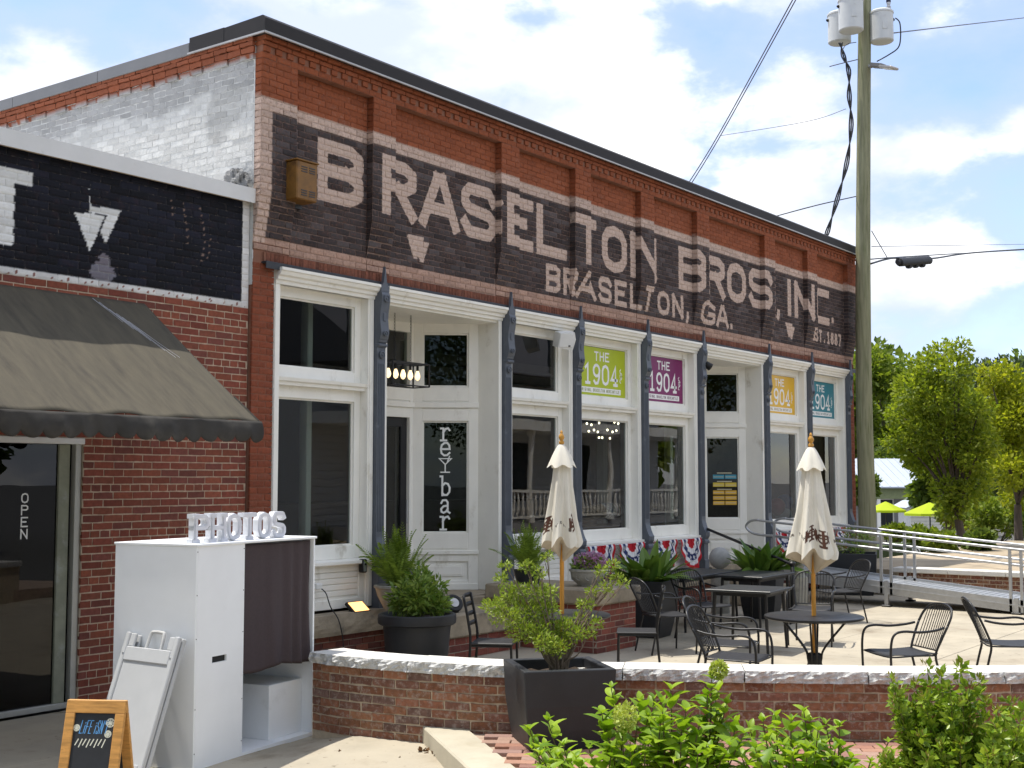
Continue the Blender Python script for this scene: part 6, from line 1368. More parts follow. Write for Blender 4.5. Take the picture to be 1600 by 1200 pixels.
def window_display():
    BULB = mat('fairy_bulb', (1, .9, .7), .3, emit=(1., .85, .6), estr=6., var=.0); t = thing('string_lights', 'string of small warm bulbs behind window below lime green sign', 'lights', (7, .9, 2.6))
    pts = [onY(px, py, 1.3) for px, py in ((917, 662), (924, 664), (936, 661), (960, 660), (966, 662), (920, 674), (928, 672), (934, 675), (949, 672), (957, 675), (963, 673), (936, 684), (941, 684), (953, 685))]
    for p in pts: MB().lathe([(.001, -.018), (.016, -.006), (.016, .008), (.006, .02)], 8, p).build('bulb', BULB, t, smooth=True)
    MB().tube(spline(pts[:5], 3), .004, 4).build('wire', BLACK_METAL, t); MB().tube(spline(pts[5:11], 3), .004, 4).build('wire', BLACK_METAL, t)
    for k, (px, py, c, lab) in enumerate(((1214, 792, (.35, .03, .05), 'red'), (1226, 786, (.05, .10, .35), 'blue'), (1224, 806, (.7, .7, .72), 'white'))):
        p = onY(px, py, .62); t = thing('balloon', lab+' party balloon behind window of the amber sign', 'balloon', p, 0, 'balloons behind the amber sign window'); MB().lathe([(.16*math.sin(s)*(1-.12*math.cos(s)), -.17*math.cos(s)) for s in [i*math.pi/14 for i in range(15)]], 22, p).build('skin', mat('balloon_'+lab, c, .3, var=.05), t, smooth=True); MB().tube([p+V(0, 0, -.17), p+V(.02, .03, -.6)], .003, 4).build('ribbon', WHITE, t)
    p = onY(945, 805, .45); t = thing('flag_bolster', 'stars and stripes bolster lying behind the lime sign window', 'cushion', p); m = MB(); cols = []
    def f(u, v): r = .13*math.sin(math.pi*min(1, max(0, v*.94+.03)))**.3; return (p.x-.62+v*1.1, p.y+r*math.cos(u*2*math.pi), p.z+.02+v*.06+r*math.sin(u*2*math.pi))
    m.grid(f, 48, 60, wrap=True)
    for j in range(61):
        for i in range(48):
            v = j/60; c = (.12, .07, .03) if v < .42 else (.07, .09, .16) if v < .66 else ((.35, .10, .09) if int(v*24) % 2 else (.55, .52, .50))
            if .43 < v < .65 and (i//2+j//2) % 3 == 0: c = (.6, .6, .6)
            cols.append(c+(1,))
    m.tint = np.array(cols); m.paint = np.zeros((len(m.v), 4)); m.build('cover', BUNT, t, smooth=True); MB().box(p.x-.8, p.x+.8, p.y-.2, p.y+.2, .58, p.z-.13, b=.02).build('bench', mat('bar_wood', (.10, .05, .025)), t)
window_display()
# ================================================================== utility pole and wires
def utility_pole():
    b = onY(1353, 780, -.35); base = V(b.x, b.y, 0); D = math.hypot(b.x-CAM.x, b.y-CAM.y)
    t = thing('utility_pole', 'weathered green-grey wooden utility pole at the end of the store', 'pole', base)
    W_ = mat('treated_pine', (.25, .245, .15), .9, var=.25, vs_=3, bump=.006, bs=10, stretch=(7, 7, .5), dirt=(.11, .13, .05), dirt_s=2.5, dirt_lo=.45, dirt_hi=.75)
    pts = [base+V(0, 0, -.1)]+[atD(px, py, D) for px, py in ((1355, 800), (1350, 620), (1348.5, 400), (1350, 150), (1352, -60), (1353, -160))]
    MB().tube(spline(pts, 6), [.185-.075*i/36 for i in range(37)], 20).build('shaft', W_, t, smooth=True)
    GR = mat('transformer_grey', (.60, .61, .60), .45, var=.06, vs_=5, dirt=(.40, .37, .33), dirt_s=4, dirt_lo=.6, dirt_hi=.8)
    for k, (px, py, dd, s) in enumerate(((1312, 68, .22, 1.0), (1330, 49, -.40, 1.05), (1378, 66, .0, 1.0))):
        p = atD(px, py, D+dd); tr = thing('transformer', ('grey pole transformer can furthest out over store roof', 'grey pole transformer can hung against face of pole', 'grey pole transformer can on street side above lamp')[k], 'transformer', p, 0, 'transformers on the pole')
        r = .235*s; h = .62*s; m = MB(); m.lathe([(r*.9, 0), (r, .02), (r, h*.94), (r*1.05, h*.945), (r*1.05, h), (r*.9, h+.03), (.02, h+.06)], 28, p); m.build('tank', GR, tr, smooth=35)
        a = p+V(.10, -.12, h); MB().lathe([(.05, .03), (.035, .06), (.05, .08), (.035, .10), (.05, .12), (.03, .15), (.045, .20), (.03, .24)], 12, a).build('bushing', mat('porcelain', (.55, .55, .56), .3), tr, smooth=30); MB().lathe([(.045, .22), (.05, .24), (.04, .30), (.01, .31)], 12, a).build('cap', mat('navy_cap', (.01, .015, .05), .4), tr, smooth=30)
        MB().lathe([(.03, 0), (.03, .05), (.012, .06)], 10, M=Matrix.Translation(p+RIGHT*(r*.98 if k == 2 else -r*.98)+V(0, 0, h*.78)) @ Matrix.Rotation(R(90 if k == 2 else -90), 4, 'Y')).build('terminal', BLACK_METAL, tr)
        ax = atD(1350, py-25, D); MB().tube([p+V(0, 0, h*.75), ax+V(0, 0, .0)], .03, 6).build('hanger', GR, tr); MB().box(-.05, .05, -.006, .006, -.07, .07, M=Matrix.Translation(p+V(0, 0, h*.45)-FWH*(r+.004)) @ Matrix.Rotation(YAW-R(90), 4, 'Z'), b=.003).build('plate', GR, tr)
    p = atD(1362, 104, D-.15); q = atD(1402, 107, D-.5); tl = thing('street_lamp', 'flat LED street lamp head on short arm below transformers', 'street lamp', p)
    d = (q-p).normalized(); s = Vector((-d.y, d.x, 0)).normalized(); u = d.cross(s); u = u if u.z > 0 else -u; M = Matrix((d, s, u)).transposed().to_4x4(); M.translation = p
    MB().box(0, .30, -.10, .10, -.02, .07, M=M, b=.02).build('housing', mat('lamp_grey', (.20, .19, .18), .5), tl); MB().box(.26, .58, -.13, .13, -.02, .03, M=M, b=.012).build('head', mat('lamp_pale', (.45, .42, .38), .5), tl); MB().box(.28, .55, -.11, .11, -.026, -.02, M=M).build('diffuser', mat('lamp_lens', (.6, .58, .5), .3), tl); MB().tube([atD(1352, 103, D), p], .035, 8).build('arm', ALU, tl)
    BW_ = mat('cable_black', (.015, .015, .017), .5, var=.1); GW = mat('wire_grey', (.10, .10, .11), .5, var=.1)
    def wire(name, label, pts, r, m=BW_, n=6):
        t = thing(name, label, 'wire', pts[0]); MB().tube(spline(pts, n), r, 6).build('strand', m, t, smooth=True); return t
    for k in range(3):
        o = (0, 3, -3)[k]; wire('service_cable', 'twisted black service cable hanging from transformers to the roof edge', [atD(x+o*(1 if i % 2 else -1), y, D-.1-.04*k) for i, (x, y) in enumerate(((1313, 66), (1318, 88), (1326, 110), (1327, 150), (1330, 195), (1323, 255), (1308, 312), (1293, 362), (1290, 372)))], .015)['group'] = 'service cables'
    wire('jumper_wire', 'black jumper looping down from the street side transformer', [atD(x, y, D-.2) for x, y in ((1399, 28), (1406, 36), (1407, 60), (1403, 75), (1388, 86), (1370, 96))], .013)
    wire('jumper_wire', 'thin grey jumper arching beside the pole under the transformers', [atD(x, y, D-.2) for x, y in ((1338, 66), (1322, 70), (1315, 84), (1318, 95), (1323, 98))], .008, GW)
    wire('guy_wire', 'pale wire stub sticking out across the pole below transformers', [atD(x, y, D-.2) for x, y in ((1296, 104), (1315, 99), (1340, 93))], .01, GW)
    for k in (0, 1): wire('power_line', 'paired overhead line rising steeply from behind the store roof', [onY(1072+k*5, 292, 5.), atD(1124+k*4, 208, 30), atD(1252+k*5, -25, 24)], .012, GW)['group'] = 'paired overhead lines'
    wire('span_wire', 'thin wire crossing the sky to the paired overhead line', [atD(1322, 170, D), atD(1260, 190, 27), atD(1126, 212, 30)], .006, GW)
    wire('roof_wire', 'dark wire from the pole dropping onto store roof', [atD(1337, 307, D), atD(1275, 321, 24.5), onY(1208, 339, 1.0)], .011)
    wire('street_wire', 'upper wire running from street side transformer out over road', [atD(1392, 52, D), atD(1495, 40, 34), atD(1625, 25, 48)], .014, GW)
    wire('street_wire', 'thin level wire running from the pole above cable splice', [atD(1362, 385, D), atD(1480, 383.5, 38), atD(1640, 381, 60)], .008, GW)
    wire('phone_cable', 'sagging black telephone cable with a splice case', [atD(1361, 412, D), atD(1385, 405, D+1.5), atD(1403, 403, D+2.5), atD(1455, 404, 33), atD(1520, 395, 38), atD(1625, 388, 48)], .022)
    wire('phone_cable', 'upper strand of the telephone cable above its splice case', [atD(1361, 405, D), atD(1400, 402, D+2.4), atD(1500, 396, 37), atD(1625, 389, 48)], .013)
    wire('guy_wire', 'short slanted wire from pole to the telephone cable', [atD(1362, 361, D), atD(1386, 402, D+1.5)], .009)
    p = atD(1402, 410, D+2.4); q = atD(1454, 406, D+3.6); ts = thing('splice_case', 'black ribbed splice case slung under the telephone cable', 'cable box', p); d = (q-p); MB().tube([p, p+d*.05, p+d*.06, p+d*.94, p+d*.95, q], [.06, .07, .11, .11, .07, .06], 12, flat=.8).build('case', BW_, ts, smooth=40)
    for s in (.3, .5, .7): MB().tube([p+d*s+V(0, 0, -.1), p+d*(s+.08)+V(0, 0, -.1)], .06, 8).build('rib', BW_, ts)
utility_pole()
# ================================================================== far side: terrace, trees, house, parasols
def far_wall():
    MB().box(13.46, 26, -14, -.4, -.3, .42).build('terrace', mat('terrace_paving', (.36, .29, .20), .9, var=.15, vs_=1.5, dirt=(.16, .15, .10), dirt_s=.8, dirt_lo=.5, dirt_hi=.75)); tag(bpy.data.objects['terrace'], kind='structure')
    MB().box(14.2, 24, 1.5, 20, -.3, .38).build('lawn', mat('lawn', (.07, .10, .03), .95, var=.3, vs_=12, bump=.03, bs=40)); tag(bpy.data.objects['lawn'], kind='structure')
    t = thing('terrace_wall', 'straight low brick wall with pale cap beyond the ramp', 'wall', (13.3, -4, 0)); c = MB().box(13.17, 13.45, -9.5, -1.95, 0, .40).build('core', mat('mortar_sand', (.50, .41, .30)), t)
    TB = [(.165, .064, .040), (.19, .080, .045), (.145, .064, .046), (.20, .092, .052)]
    brick_wall([q+(.0,) for q in lay(-9.5, -1.95, 0, .40, L=.206, H=.0667, j=.0125)], lambda u, v, w: np.stack([13.163-w, u, v], 1), -.05, BRICK_TUMBLED, c, lambda b: shade(rng.choice(TB), .75, 1.25), nu=1, nv=1, nmax=200)
    for k in range(8): MB().box(13.10, 13.5, -9.5+k*.95+.004, -9.5+(k+1)*.95-.004, .402, .485, b=.01).build('cap_stone', GRANITE_TOP, t)
far_wall()
MAPLE = leaf_mat('maple_leaf', (.15, .22, .018), (.36, .42, .05), .5, .6); DARKG = leaf_mat('dark_tree_leaf', (.07, .12, .022), (.18, .24, .045), .55, .5); MIDG = leaf_mat('mid_tree_leaf', (.12, .19, .022), (.28, .34, .05), .55, .55)
TRUNK = mat('tree_bark', (.11, .085, .065), .95, var=.3, vs_=6, bump=.01, bs=20, stretch=(4, 4, .8))
def tree(name, label, base, clumps, n, size, m, seed, trunk_r=.12, group=None, aspect=.62, cat='tree'):
    t = thing(name, label, cat, base, 0, group); b = Vector(base); tw = MB(); cs = [Vector(c[0]) for c in clumps]; mid = sum(cs, Vector())/len(cs); zmin = min(c.z for c in cs); fork = b+(V(mid.x, mid.y, zmin)-b)*.75; fork.x = b.x+(mid.x-b.x)*.3; fork.y = b.y+(mid.y-b.y)*.3
    tw.tube(spline([b-V(0, 0, .1), b+(fork-b)*.5+V(.02, .01, 0), fork], 4), [trunk_r*1.15-.035*trunk_r*i for i in range(9)], 10)
    for c in cs:
        md = fork+(c-fork)*.45+V(0, 0, .12*(c-fork).length); tw.tube(spline([fork, md, c], 4), [trunk_r*(.42-.04*i) for i in range(9)], 5)
    tw.build('trunk', TRUNK, t, smooth=True); v, f = scatter_leaves(clumps, n, size, seed, .1, aspect, .40); np_mesh('crown', v, f, m, t); return t
def clumps_px(lst, D, jit=.6): return [(atD(px, py, D+rng.uniform(-jit, jit)), rp/(F_PX/D)) for px, py, rp in lst]
D = 33.
mp = [(1472, 552, 22), (1500, 545, 16), (1450, 575, 26), (1490, 585, 28), (1425, 610, 30), (1460, 625, 32), (1500, 630, 30), (1410, 650, 26), (1440, 670, 32), (1480, 680, 34), (1515, 670, 28), (1400, 685, 20), (1428, 708, 24), (1458, 722, 30), (1495, 730, 32), (1525, 715, 26), (1478, 768, 22), (1505, 775, 24), (1530, 755, 24), (1485, 795, 16), (1540, 690, 22), (1530, 640, 22)]
tree('maple_tree', 'young maple with open vase shaped crown on terrace beyond the ramp', tuple(atD(1504, 847, D)), clumps_px(mp, D), 11000, .115, MAPLE, 41, .10)
mp = [(1545, 585, 18), (1570, 590, 24), (1555, 620, 28), (1590, 625, 28), (1580, 660, 32), (1615, 650, 30), (1560, 690, 28), (1600, 700, 34), (1575, 735, 30), (1620, 740, 30), (1590, 770, 26), (1640, 690, 34)]
tree('maple_tree', 'yellow green maple crowding the open maple from the street side', tuple(atD(1592, 842, 38)), clumps_px(mp, 38, 1.), 9000, .13, leaf_mat('maple_leaf_b', (.20, .26, .016), (.46, .48, .04), .5, .6), 42, .11)
def far_tree(px, top, bot, w, D, m, label, seed, n=2600, size=.42):
    cl = []; r = np.random.default_rng(seed); H = bot-top
    for k in range(16):
        a = r.random(); y = top+H*(.10+.85*a); half = w*math.sqrt(max(.05, 1-((a-.5)*1.7)**2))*.5; cl.append((px+r.uniform(-1, 1)*half, y, max(8, w*.24)))
    b = atD(px, 750, D); b.z = -1.8
    tree('leafy_tree', label, tuple(b), clumps_px(cl, D, w/(F_PX/D)*.4), n, size, m, seed, .22, 'trees beyond the store')
FT = [(1352, 565, 800, 90, 96, MIDG, 'dark green tree standing right behind utility pole'), (1392, 545, 790, 125, 99, MIDG, 'rounded mid green tree behind the metal roofed porch house'), (1440, 585, 800, 120, 92, DARKG, 'dark tree filling the gap behind the open maple'), (1575, 545, 760, 150, 115, leaf_mat('hazy_tree', (.035, .06, .025), (.07, .10, .04), .6, .2), 'tall hazy dark tree highest on the far skyline'),
      (1520, 600, 800, 100, 84, MIDG, 'mid green tree between the two maples'), (1650, 560, 800, 130, 95, DARKG, 'dark tree behind the yellow green maple'), (1310, 580, 800, 90, 95, MIDG, 'mid green tree half hidden by store end'), (1480, 640, 810, 100, 62, DARKG, 'low dark tree behind trunk of the open maple')]
for k, (px, a, b, w, D_, m, lab) in enumerate(FT): far_tree(px, a, b, w, D_, m, lab, 60+k, 6000, .36 if D_ < 90 else .42)
def woodland():
    r = np.random.default_rng(5); cl = [(atD(px, py, 125+r.uniform(-8, 8)), rr/(F_PX/125)) for px, py, rr in [(1290+k*26+r.uniform(-8, 8), 615+r.uniform(-45, 150), 36) for k in range(15) for q in range(4)]]
    v, f = scatter_leaves(cl, 20000, .62, 5, .1, .62, .4); o = np_mesh('woodland', v, f, DARKG, None, 'stuff'); tag(o, 'far belt of green woodland closing the view', 'woodland')
woodland()
def bush(px, py, rp, D, lab, seed, m=MIDG, n=1300, size=.16):
    cl = [(px+rng.uniform(-1, 1)*rp, py+rng.uniform(-.6, .6)*rp*.6, rp*.45) for k in range(9)]; c = clumps_px(cl, D, .5); z = min(q[0].z-q[1] for q in c); b = atD(px, py, D); t = thing('shrub', lab, 'shrub', (b.x, b.y, z), 0, 'shrubs beyond the ramp'); v, f = scatter_leaves(c, n, size, seed, .2, .6, .4); np_mesh('leaves', v, f, m, t)
    st = MB(); [st.tube([(b.x, b.y, z-.3), q[0]], [.02, .008], 5) for q in c]; st.build('stems', TRUNK, t)
for k, (px, py, rp, D_, lab, m) in enumerate(((1556, 805, 46, 41, 'broad green shrub under the yellow green maple', MIDG), (1478, 806, 32, 43, 'round shrub behind trunk of open maple', MIDG), (1615, 820, 30, 40, 'dark shrub at the street end of terrace', DARKG), (1400, 832, 14, 38, 'loose shrub between utility pole and lime parasols', MIDG), (1345, 765, 26, 40, 'tall shrub behind utility pole at store corner', DARKG), (1595, 800, 40, 46, 'tall green shrub closing the street end behind terrace', MIDG), (1525, 812, 34, 45, 'leafy shrub between the two maple trunks', MIDG), (1440, 838, 20, 40, 'small leafy shrub in front of white outbuilding', MIDG), (1470, 848, 14, 30, 'low edging plant near the open maple trunk', MIDG), (1530, 845, 14, 31, 'low edging plant beside the red car', DARKG))): bush(px, py, rp, D_, lab, 90+k, m)
def lime_parasol(px, py, wpx, D, lab):
    s = F_PX/D; p = atD(px, py, D); r = wpx/2/s; t = thing('lime_parasol', lab, 'umbrella', (p.x, p.y, -1.8), 0, 'open lime parasols'); m = MB(); n = 8; ap = p+V(0, 0, r*.42); L_ = leaf_mat('lime_canvas', (.50, .62, .02), (.56, .68, .03), .7, .4)
    ring = [p+V(math.cos(k*2*math.pi/n)*r, math.sin(k*2*math.pi/n)*r, 0) for k in range(n)]; m.add([ap]+ring, [(0, k+1, (k+1) % n+1) for k in range(n)]); dn = [q+V(0, 0, -.10) for q in ring]; m.add(ring+dn, [(k, (k+1) % n, n+(k+1) % n, n+k) for k in range(n)]); m.build('canopy', L_, t)
    MB().tube([(p.x, p.y, -1.8), ap], .03, 6).build('pole', BLACK_METAL, t)
lime_parasol(1453, 802, 78, 58, 'open lime green parasol before white porch post'); lime_parasol(1384, 797, 62, 62, 'open lime green parasol half hidden by utility pole')
def porch_house():
    Dh = 78; c = atD(1405, 750, Dh); t = thing('porch_house', 'small house with pale metal roof and green porch beam beyond parasols', 'house', (c.x, c.y, -1.8)); s = F_PX/Dh
    u = RIGHT; f = FWH; M = Matrix(((u.x, f.x, 0, c.x), (u.y, f.y, 0, c.y), (0, 0, 1, 0), (0, 0, 0, 1))); z = lambda py: 2+(750-py)/s; W_ = 3.6
    RF = mat('metal_roof', (.50, .54, .60), .35, metal=.3, var=.06); m = MB(); m.hexa([M @ Vector(q) for q in ((-W_, -.4, z(762)), (W_, -.4, z(762)), (W_, 5, z(718)), (-W_, 5, z(718)), (-W_, -.4, z(760)), (W_, -.4, z(760)), (W_, 5, z(716)), (-W_, 5, z(716)))]); r = m.build('roof', RF, t)
    for k in range(16): a = -W_+.2+k*.46; MB().tube([M @ Vector((a, -.38, z(760)+.03)), M @ Vector((a, 4.98, z(716)+.03))], .02, 4).build('roof_seam', RF, r)
    MB().box(-W_+.2, W_-.2, 0, .2, z(778), z(762)-.0, M=M).build('beam', mat('porch_green', (.22, .25, .12), .6), t); MB().box(-W_+.2, W_-.2, 2.2, 2.4, -1.8, z(770), M=M).build('wall', mat('house_wall', (.30, .30, .30), .8), t)
    for a in (-W_+.3, -1.2, 1.2, W_-.3): MB().box(a-.09, a+.09, .02, .2, -1.8, z(778), M=M).build('post', WHITE, t)
    for a in (-2.6, -.2, 2.2): w = MB().box(a-.5, a+.5, 2.16, 2.2, -.9, .9, M=M).build('window', WHITE, t); MB().box(a-.42, a+.42, 2.15, 2.16, -.82, .82, M=M).build('pane', mat('dark_pane', (.02, .025, .03), .15), w)
    MB().box(-W_, W_, -.5, 5, -1.8, -1.3, M=M).build('floor', CONCRETE, t)
    # side wing with white boards
    c2 = atD(1452, 820, 66); t2 = thing('clapboard_shed', 'white clapboard outbuilding behind the lime parasol', 'building', (c2.x, c2.y, -1.8)); M2 = M.copy(); M2.translation = V(c2.x, c2.y, 0)
    MB().box(-.9, 1.1, 0, 2, -1.8, .7, M=M2).build('wall', mat('clap_core', (.6, .6, .58), .8), t2)
    for k in range(14): MB().box(-.92, 1.12, -.03, 0, -1.75+k*.175, -1.75+k*.175+.16, M=M2, b=.01).build('clapboard', WHITE, t2)
    MB().prism([(-1.2, .65), (1.4, .65), (.1, 1.35)], -.3, 2.3, 'y', M2).build('roof', RF, t2)
porch_house()
def car():
    c = atD(1546, 860, 44); c.z = -1.80; t = thing('parked_car', 'bright red car parked behind terrace shrubs', 'car', c, YAW-R(70)); RD = mat('car_red', (.42, .012, .020), .25, var=.03, coat=.6); body = [(-2.1, .35), (2.1, .35), (2.15, .7), (1.9, .88), (1.0, .98), (.45, 1.40), (-1.0, 1.45), (-1.7, 1.02), (-2.12, .95)]
    m = MB(); m.prism(body, -.85, .85, 'y'); o = m.build('body', RD, t, local=True); bv = o.modifiers.new('edge', 'BEVEL'); bv.width = .06; bv.segments = 3
    g = mat('car_glass', (.02, .025, .03), .08); gl = MB(); gl.prism([(.95, 1.0), (.46, 1.36), (-.95, 1.40), (-1.5, 1.04)], -.862, .862, 'y'); gl.build('window', g, t, local=True); MB().prism([(1.02, 1.0), (.50, 1.385), (.44, 1.385), (.96, .99)], -.72, .72, 'y').build('windscreen', g, t, local=True)
    for x in (-1.35, 1.35):
        for y in (-.80, .80): M = Matrix.Translation((x, y, .32)) @ Matrix.Rotation(R(90), 4, 'X'); w = MB(); w.lathe([(.2, -.1), (.31, -.1), (.33, -.07), (.33, .07), (.31, .1), (.2, .1)], 20, M=M); wo = w.build('wheel', mat('tyre', (.02, .02, .02), .8), t, local=True); MB().lathe([(.2, -.105), (.2, .105), (.05, .11)], 16, M=M).build('rim', ALU, wo, local=True)
    for y in (-.6, .6): MB().box(2.08, 2.14, y-.18, y+.18, .68, .80, b=.01).build('headlight', mat('pale_lens', (.5, .5, .5)), t, local=True)
car()

# ================================================================== across the street: what the shop windows mirror, and unseen trees darkening the booth
def across():
    t = thing('veranda_house', 'white clapboard house with balustraded veranda mirrored in the shop windows', 'house', (25, -14, 0)); y0 = -12.2; x0, x1 = 15.5, 34.
    MB().box(x0, x1, -22, -14.4, 0, 5.2).build('wall', mat('house_white', (.72, .72, .70), .7, var=.05), t)
    for k in range(26): MB().box(x0-.01, x1+.01, -14.4, -14.37, .1+k*.195, .1+k*.195+.175, b=.008).build('clapboard', mat('house_white', (.72, .72, .70)), t)
    m = MB(); m.prism([(-22.6, 5.1), (-11.7, 5.1), (-16.8, 8.6)], x0-.5, x1+.5, 'x'); m.build('roof', mat('roof_dark', (.10, .10, .11), .8), t)
    MB().box(x0, x1, -14.4, y0, .0, .75).build('veranda_floor', mat('veranda_grey', (.35, .35, .35), .7), t); MB().box(x0-.2, x1+.2, -14.4, y0+.25, 3.5, 3.8).build('veranda_roof', WHITE, t)
    for k in range(9): x = x0+.2+k*(x1-x0-.4)/8; MB().lathe([(.15, .75), (.15, .9), (.10, .95), (.085, 3.3), (.13, 3.35), (.15, 3.5)], 14, (x, y0, 0)).build('column', WHITE, t, smooth=30)
    MB().box(x0, x1, y0-.05, y0+.05, 1.62, 1.70).build('handrail', WHITE, t); MB().box(x0, x1, y0-.04, y0+.04, .86, .92).build('bottom_rail', WHITE, t)
    b = MB(); b.lathe([(.035, .92), (.035, .98), (.055, 1.06), (.06, 1.12), (.03, 1.28), (.045, 1.34), (.03, 1.42), (.035, 1.62)], 8); o = b.build('baluster', WHITE, None, smooth=True); o.parent = t; o.matrix_parent_inverse = wm(t).inverted(); me = o.data; o.location = (x0+.3, y0, 0)
    for k in range(1, 84):
        c = bpy.data.objects.new('baluster', me); C.objects.link(c); c.parent = t; c.matrix_parent_inverse = wm(t).inverted(); c.location = (x0+.3+k*.218, y0, 0)
    for k in range(5): w = MB().box(17+k*3.6, 18.2+k*3.6, -14.37, -14.33, 1.3, 3.2).build('window', mat('dark_pane', (.02, .025, .03), .15), t)
    for k, (x, y, h, w) in enumerate(((3, -26, 8, 5), (9.5, -23, 7, 4.5), (12.5, -30, 10, 6), (-4, -30, 9, 6), (38, -18, 9, 6), (26, -32, 11, 7), (45, -26, 11, 7), (-15.5, -5.5, 11, 7), (-17, -12, 12, 7), (-16, -20, 12, 7), (-9, -25, 12, 7), (-22, -9, 13, 8), (-24, -18, 13, 8), (-12.5, -3.2, 9, 6), (-13.8, -7.6, 9, 5.5))):  # last trees listed are added out of view to darken the booth's left side
        cl = [(V(x+rng.uniform(-.35, .35)*w, y+rng.uniform(-.35, .35)*w, h*rng.uniform(.35, .95)), w*.26) for q in range(14)]; tree('street_tree', 'leafy tree on the other side of the street' if k < 7 else 'unseen added tree, mirrored in canted glass and darkening the booth side', (x, y, 0), cl, 2200 if k < 7 else 12000, .55 if k < 7 else .17, DARKG if k % 2 else MIDG, 200+k, .2, 'trees across the street')
across()
# ================================================================== foreground planting
HYD_A = leaf_mat('hydrangea_leaf', (.15, .28, .016), (.38, .53, .045), .42, .48); STEM = mat('green_stem', (.12, .09, .04), .7, var=.3)
FLW = leaf_mat('hydrangea_floret', (.38, .46, .07), (.52, .58, .16), .6, .35)
HL = [proto('leaf', HYD_A, *leaf_strip(L, W, d, .35, 6)) for L, W, d in ((.135, .074, .35), (.12, .066, .7), (.105, .060, .15))]
def hydrangea(name, label, stems, D, flowers, gz=.18):
    c = atD(sum(s[0] for s in stems)/len(stems), 1100, D); t = thing(name, label, 'shrub', (c.x, c.y, gz)); st = MB(); leaves = []
    stems = list(stems)+[(px+rng.uniform(-16, 16), py+rng.uniform(14, 48), dd+rng.uniform(-.2, .25), sc) for (px, py, dd, sc) in stems]
    for (px, py, dd, sc) in stems:
        tip = atD(px, py, D+dd); b = V(tip.x+(c.x-tip.x)*.35+rng.uniform(-.05, .05), tip.y+(c.y-tip.y)*.35+rng.uniform(-.05, .05), gz); pts = spline([b, b+(tip-b)*.5+V(rng.uniform(-.03, .03), rng.uniform(-.03, .03), .02), tip], 8); st.tube(pts, [.006-.0002*i for i in range(len(pts))], 6)
        L = (tip-b).length; n = max(5, int(L*.66/.050)); a0 = rng.uniform(0, 3)
        for k in range(n):
            q = 1-k*.050/L; p = b+(tip-b)*max(.05, q)
            for s in range(3 if k == 0 else 2):
                a = a0+k*1.57+s*(2.1 if k == 0 else math.pi)+rng.uniform(-.35, .35); e = (.95-.12*k if k < 4 else .35)+rng.uniform(-.25, .25); leaves.append((p, (math.cos(a)*math.cos(e), math.sin(a)*math.cos(e), math.sin(e)), sc*(.55 if k == 0 else .8 if k == 1 else 1.05)*rng.uniform(.8, 1.15)))
    st.build('stems', STEM, t); leaves.sort(key=lambda l: -l[0].z)
    for p, d, s in leaves[:300]: inst_leaf(rng.choice(HL), t, 'leaf', p, d, s=s, roll=rng.uniform(-.5, .5))
    if leaves[300:]:
        m = MB()
        for p, d, s in leaves[300:]:
            vs, fs = leaf_strip(.125*s, .068*s, .4, .35, 5); ax = Vector(d).normalized(); sd = V(0, 0, 1).cross(ax).normalized(); nn = ax.cross(sd); m.add([p+ax*v[0]+sd*v[1]+nn*v[2] for v in vs], fs)
        tag(m.build('lower_leaves', HYD_A, t, smooth=True), kind='stuff')
    for (px, py, dd, r) in flowers:
        p = atD(px, py, D+dd); v, f = scatter_leaves([(p, (r, r, r*1.15))], 420, .020, int(px), .3, .8, .3); tag(np_mesh('flower_head', v, f, FLW, t), kind='stuff')
ST = [(828, 1140, 0, .8), (856, 1126, .1, .9), (880, 1165, -.1, .9), (845, 1180, -.2, .9), (955, 1075, .1, 1.), (940, 1115, 0, 1.), (1000, 1098, .1, 1.), (972, 1150, -.1, 1.), (1022, 1092, .2, 1.), (1048, 1078, .1, 1.), (1032, 1130, -.1, 1.1), (1072, 1112, 0, 1.1), (1064, 1160, -.2, 1.), (1112, 1062, .1, 1.), (1122, 1080, .2, 1.), (1092, 1135, -.1, 1.1), (1135, 1100, .1, 1.), (1150, 1130, 0, 1.), (1110, 1170, -.2, 1.), (985, 1175, -.2, 1.), (920, 1170, -.2, 1.), (1008, 1165, -.15, 1.), (1140, 1165, -.2, 1.), (900, 1185, -.3, .9)]
hydrangea('hydrangea', 'lime green hydrangea with two pale flower heads below curved wall', ST, 6.95, [(977, 1120, -.1, .062), (1123, 1047, .1, .040)])
ST2 = [(1172, 1140, .1, .9), (1192, 1128, 0, .9), (1212, 1120, .1, 1.), (1236, 1128, .0, 1.), (1256, 1112, .1, .9), (1278, 1142, -.1, .9), (1290, 1132, .1, .9), (1312, 1135, 0, .9), (1180, 1170, -.2, 1.), (1225, 1165, -.15, 1.), (1262, 1170, -.2, 1.), (1305, 1172, -.1, .9), (1330, 1185, -.1, .9), (1388, 1160, .1, .7), (1395, 1178, .0, .7), (1360, 1190, -.1, .7)]
hydrangea('hydrangea', 'lower flowerless hydrangea growing beside the fine leaved shrub', ST2, 6.9, [])
ABEL = leaf_mat('abelia_leaf', (.12, .23, .016), (.33, .44, .05), .32, .4); ABT = leaf_mat('abelia_tip', (.20, .22, .03), (.30, .26, .06), .4, .35)
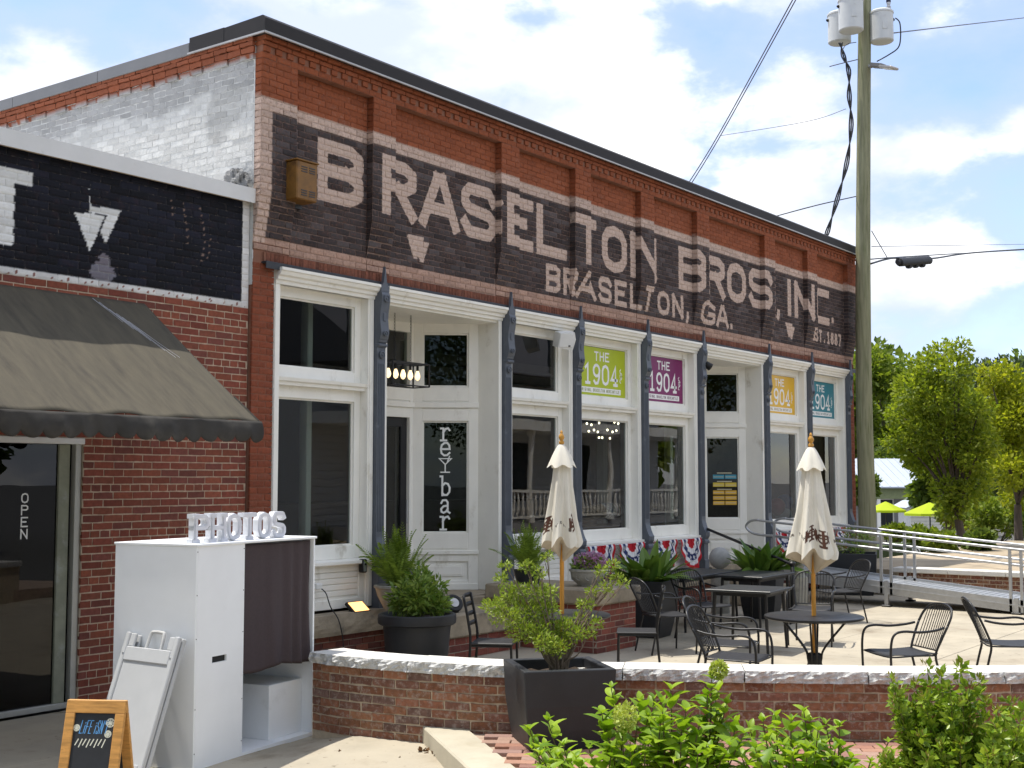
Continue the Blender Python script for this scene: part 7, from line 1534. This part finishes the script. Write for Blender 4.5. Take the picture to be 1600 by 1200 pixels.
def fine_shrub():
    D_ = 6.7; shoots = [(1392, 1060, 0), (1405, 1075, .1), (1398, 1090, -.1), (1448, 1040, .1), (1470, 1052, 0), (1500, 1040, .1), (1485, 1075, -.1), (1515, 1070, .1), (1540, 1098, 0), (1530, 1060, .1), (1560, 1110, -.1), (1580, 1095, .1), (1600, 1105, 0), (1625, 1100, .1), (1425, 1105, .1), (1445, 1090, -.1), (1462, 1120, 0), (1436, 1150, -.1), (1490, 1120, .1), (1415, 1175, 0), (1520, 1140, -.1), (1555, 1150, 0), (1590, 1150, -.1), (1500, 1160, -.2), (1470, 1165, -.2), (1620, 1160, -.1), (1412, 1140, .1), (1545, 1180, -.2), (1580, 1185, -.2), (1450, 1185, -.2), (1475, 1090, .15), (1505, 1098, .0), (1430, 1070, .1), (1378, 1180, .1), (1388, 1190, 0)]
    c = atD(1500, 1150, D_); t = thing('fine_leaved_shrub', 'glossy fine leaved shrub with upright shoots at curved wall', 'shrub', (c.x, c.y, .14)); st = MB(); cl = []; tips = []
    for px, py, dd in shoots:
        p = atD(px, py, D_+dd+rng.uniform(-.1, .1)); b = V(c.x+(p.x-c.x)*.35, c.y+(p.y-c.y)*.35, .14); md = b+(p-b)*.5+V(0, 0, .04); pts = spline([b, md, p], 6); st.tube(pts, [.005-.0003*i for i in range(len(pts))], 5)
        for k in range(7): q = .42+.55*k/6; cl.append((b+(p-b)*q+V(0, 0, .04*math.sin(q*3)), .050-.028*(k/6)))
        tips.append((p, .022))
    st.build('stems', STEM, t); v, f = scatter_leaves(cl, 9500, .046, 77, .6, .5, .6); tag(np_mesh('leaves', v, f, ABEL, t), kind='stuff'); v, f = scatter_leaves(tips, 500, .026, 78, 1.2, .34); tag(np_mesh('young_shoots', v, f, ABT, t), kind='stuff')
fine_shrub()
def litter():
    BR = leaf_mat('dry_leaf', (.10, .05, .022), (.24, .13, .06), .8, .1); p = onZ(690, 1178, .04); cl = [(V(p.x+rng.uniform(-.13, .13), p.y+rng.uniform(-.1, .1), .055), (.08, .06, .012)) for k in range(7)]; v, f = scatter_leaves(cl, 110, .05, 3, .1, .7); o = np_mesh('leaf_litter', v, f, BR, None, 'stuff'); tag(o, 'small heap of dry brown leaves against the concrete kerb', 'leaf litter')
    cl = [(V(onZ(x, y, .03).x, onZ(x, y, .03).y, .04), (.03, .03, .006)) for x, y in ((640, 1160), (655, 1158), (596, 1176), (615, 1190), (560, 1190), (680, 1168), (505, 1163), (720, 1190), (530, 1182), (545, 1172), (760, 1180))]; v, f = scatter_leaves(cl, 22, .045, 9, .1, .6); o = np_mesh('fallen_leaves', v, f, BR, None, 'stuff'); tag(o, 'scattered single dry leaves on concrete pavement', 'leaf litter')
litter()
